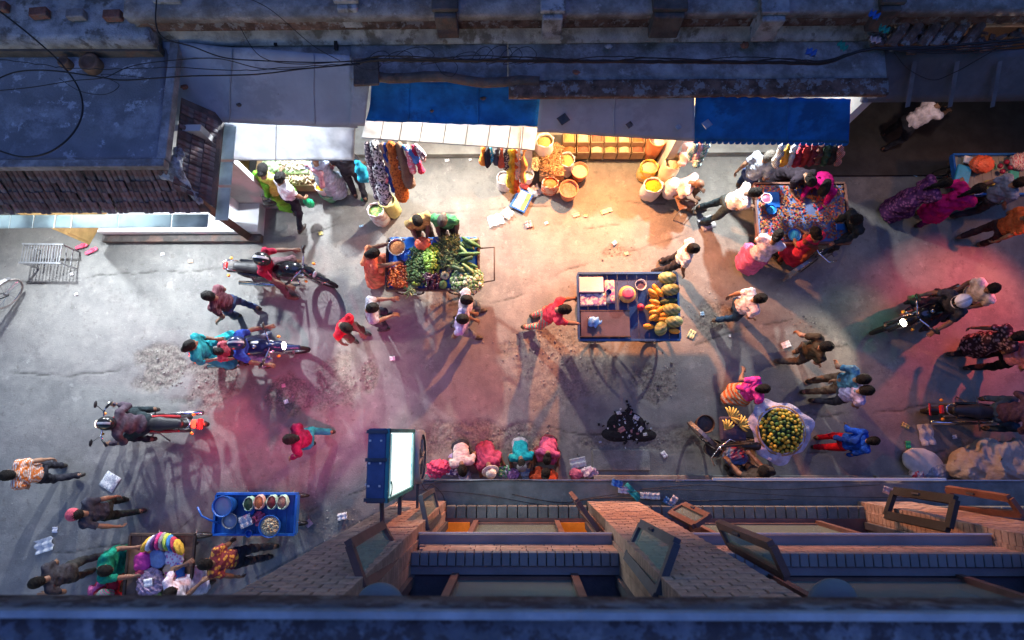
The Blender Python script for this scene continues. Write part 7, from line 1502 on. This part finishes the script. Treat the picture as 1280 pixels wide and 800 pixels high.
for k in range(4): cable(('main black cable of the long bundle', 'second cable of the long bundle', 'wavy cable wrapped along the long bundle', 'thin upper cable of the long bundle')[k], [(445 + 3 * k, 78 - k * 1.3, Z)] + [(480 + i * 55, 75.5 + (i * .35) - k * 1.6 + (2.8 * sin(i * 2.1 + k * 2) if k > 1 else 0), Z + .02 * k) for i in range(11)] + [(1085, 62, 3.8), (1180, 58 + k * 3, 3.85), (1290, 48 + 4 * k, 3.9)], (.028, .018, .012, .009)[k], wig=.006, seed=k)
rl = random.Random(9)
for k in range(11):
    u0 = (460, 475, 500, 520, 560, 585, 605, 625, 640, 655, 300)[k]; w_ = rl.uniform(14, 34); h1 = rl.choice((-1, 1)) * rl.uniform(8, 20)
    if k == 10: u0, w_, h1 = 118, 44, 20
    cable(('first', 'second', 'third', 'fourth', 'fifth', 'sixth', 'seventh', 'eighth', 'ninth', 'tenth', 'roof')[k] + ' slack loop of thin wire along the cable bundle, counting from the left', [(u0 - w_, 76 if k < 10 else 98, Z), (u0 - w_ * .4, 76 + h1 * .8 + (22 if k == 10 else 0), Z), (u0 + w_ * .3, 76 + h1 + (22 if k == 10 else 0), Z), (u0 + w_ * .7, 76 + h1 * .4 + (22 if k == 10 else 0), Z), (u0 + w_ * .2, 76 - h1 * .25 + (22 if k == 10 else 0), Z), (u0 + w_ * 1.4, 75 + (22 if k == 10 else 0), Z)], .0065)
cable('slack wire hanging over the dark canopy at the right', [(1118, 66, 3.7), (1135, 86, 3.4), (1165, 100, 3.2), (1190, 92, 3.3), (1220, 76, 3.5), (1280, 40, 3.8)], .008)
for i, (pts, rr_) in enumerate(((((530, 606, 3.1), (570, 602, 3.06), (640, 600, 3.06), (700, 602, 3.1), (760, 601, 3.1)), .006), (((520, 612, 3.08), (600, 618, 3.06), (690, 632, 3.06), (740, 622, 3.1), (840, 612, 3.1), (1000, 620, 3.1), (1140, 622, 3.1)), .006), (((640, 618, 3.06), (700, 628, 3.06), (760, 622, 3.06), (860, 626, 3.06), (980, 624, 3.08)), .008), (((525, 600, 3.3), (532, 612, 3.2), (540, 606, 3.2), (553, 618, 3.15), (556, 630, 3.1)), .007), (((470, 650, 3.6), (500, 625, 3.3), (520, 600, 3.2), (526, 590, 3.3)), .008), (((800, 612, 3.08), (880, 606, 3.08), (960, 612, 3.08), (1100, 606, 3.08)), .007))):
    cable(('thin wire along the front edge of the concrete ledge', 'pale looking long wire lying across the concrete ledge', 'dark wire sagging along the middle of the ledge', 'short curled wire above the small open casement', 'wire running from the pilaster to the round sign', 'wire along the ledge edge right of the middle pilaster')[i], pts, rr_, cat='wire', name='ledge_wire')
# scraps of flags caught on wires
for i, (u, v, z_, c, lb) in enumerate(((771, 604, 3.1, (.05, .20, .6), 'blue scrap caught on the ledge wire'), (779, 612, 3.08, (.5, .5, .65), 'white speckled scrap on the ledge beside the blue one'), (790, 615, 3.06, (.02, .4, .4), 'long teal scrap on the ledge'), (806, 619, 3.06, (.7, .7, .7), 'white folded scrap on the ledge, left one'), (818, 620, 3.06, (.7, .7, .72), 'white folded scrap on the ledge, right one'), (835, 627, 3.06, (.1, .28, .6), 'blue scrap low beside the middle pilaster'), (841, 626, 3.1, (.6, .55, .6), 'pinkish white scrap low beside the middle pilaster'), (1108, 613, 3.2, (.4, .35, .42), 'crumpled white paper beside the black framed casement'),
                                      (1051, 60, 3.8, (.02, .3, .22), 'green rag tied on the cable bundle'), (1012, 68, 3.8, (.05, .15, .5), 'small blue rag on the cable bundle'), (1090, 22, 4.0, (.03, .15, .55), 'blue rag hanging above the cable bundle'), (1102, 40, 3.9, (.02, .3, .22), 'green rag at the broken slab'), (1072, 114, 3.0, (.04, .12, .45), 'blue rag at the canopy corner'), (1078, 96, 3.2, (.5, .5, .56), 'white rag strip down the canopy seam'), (1091, 52, 3.8, (.55, .42, .42), 'pinkish white rag at the broken slab'))):
    o = litter(lb, (u, v), .16 if i != 2 else .3, .10, mat('scrap_%d' % i, c, .7), random.uniform(-1, 1), 'rag', 'rag', z=z_, seed=i * 3, cr=.08)
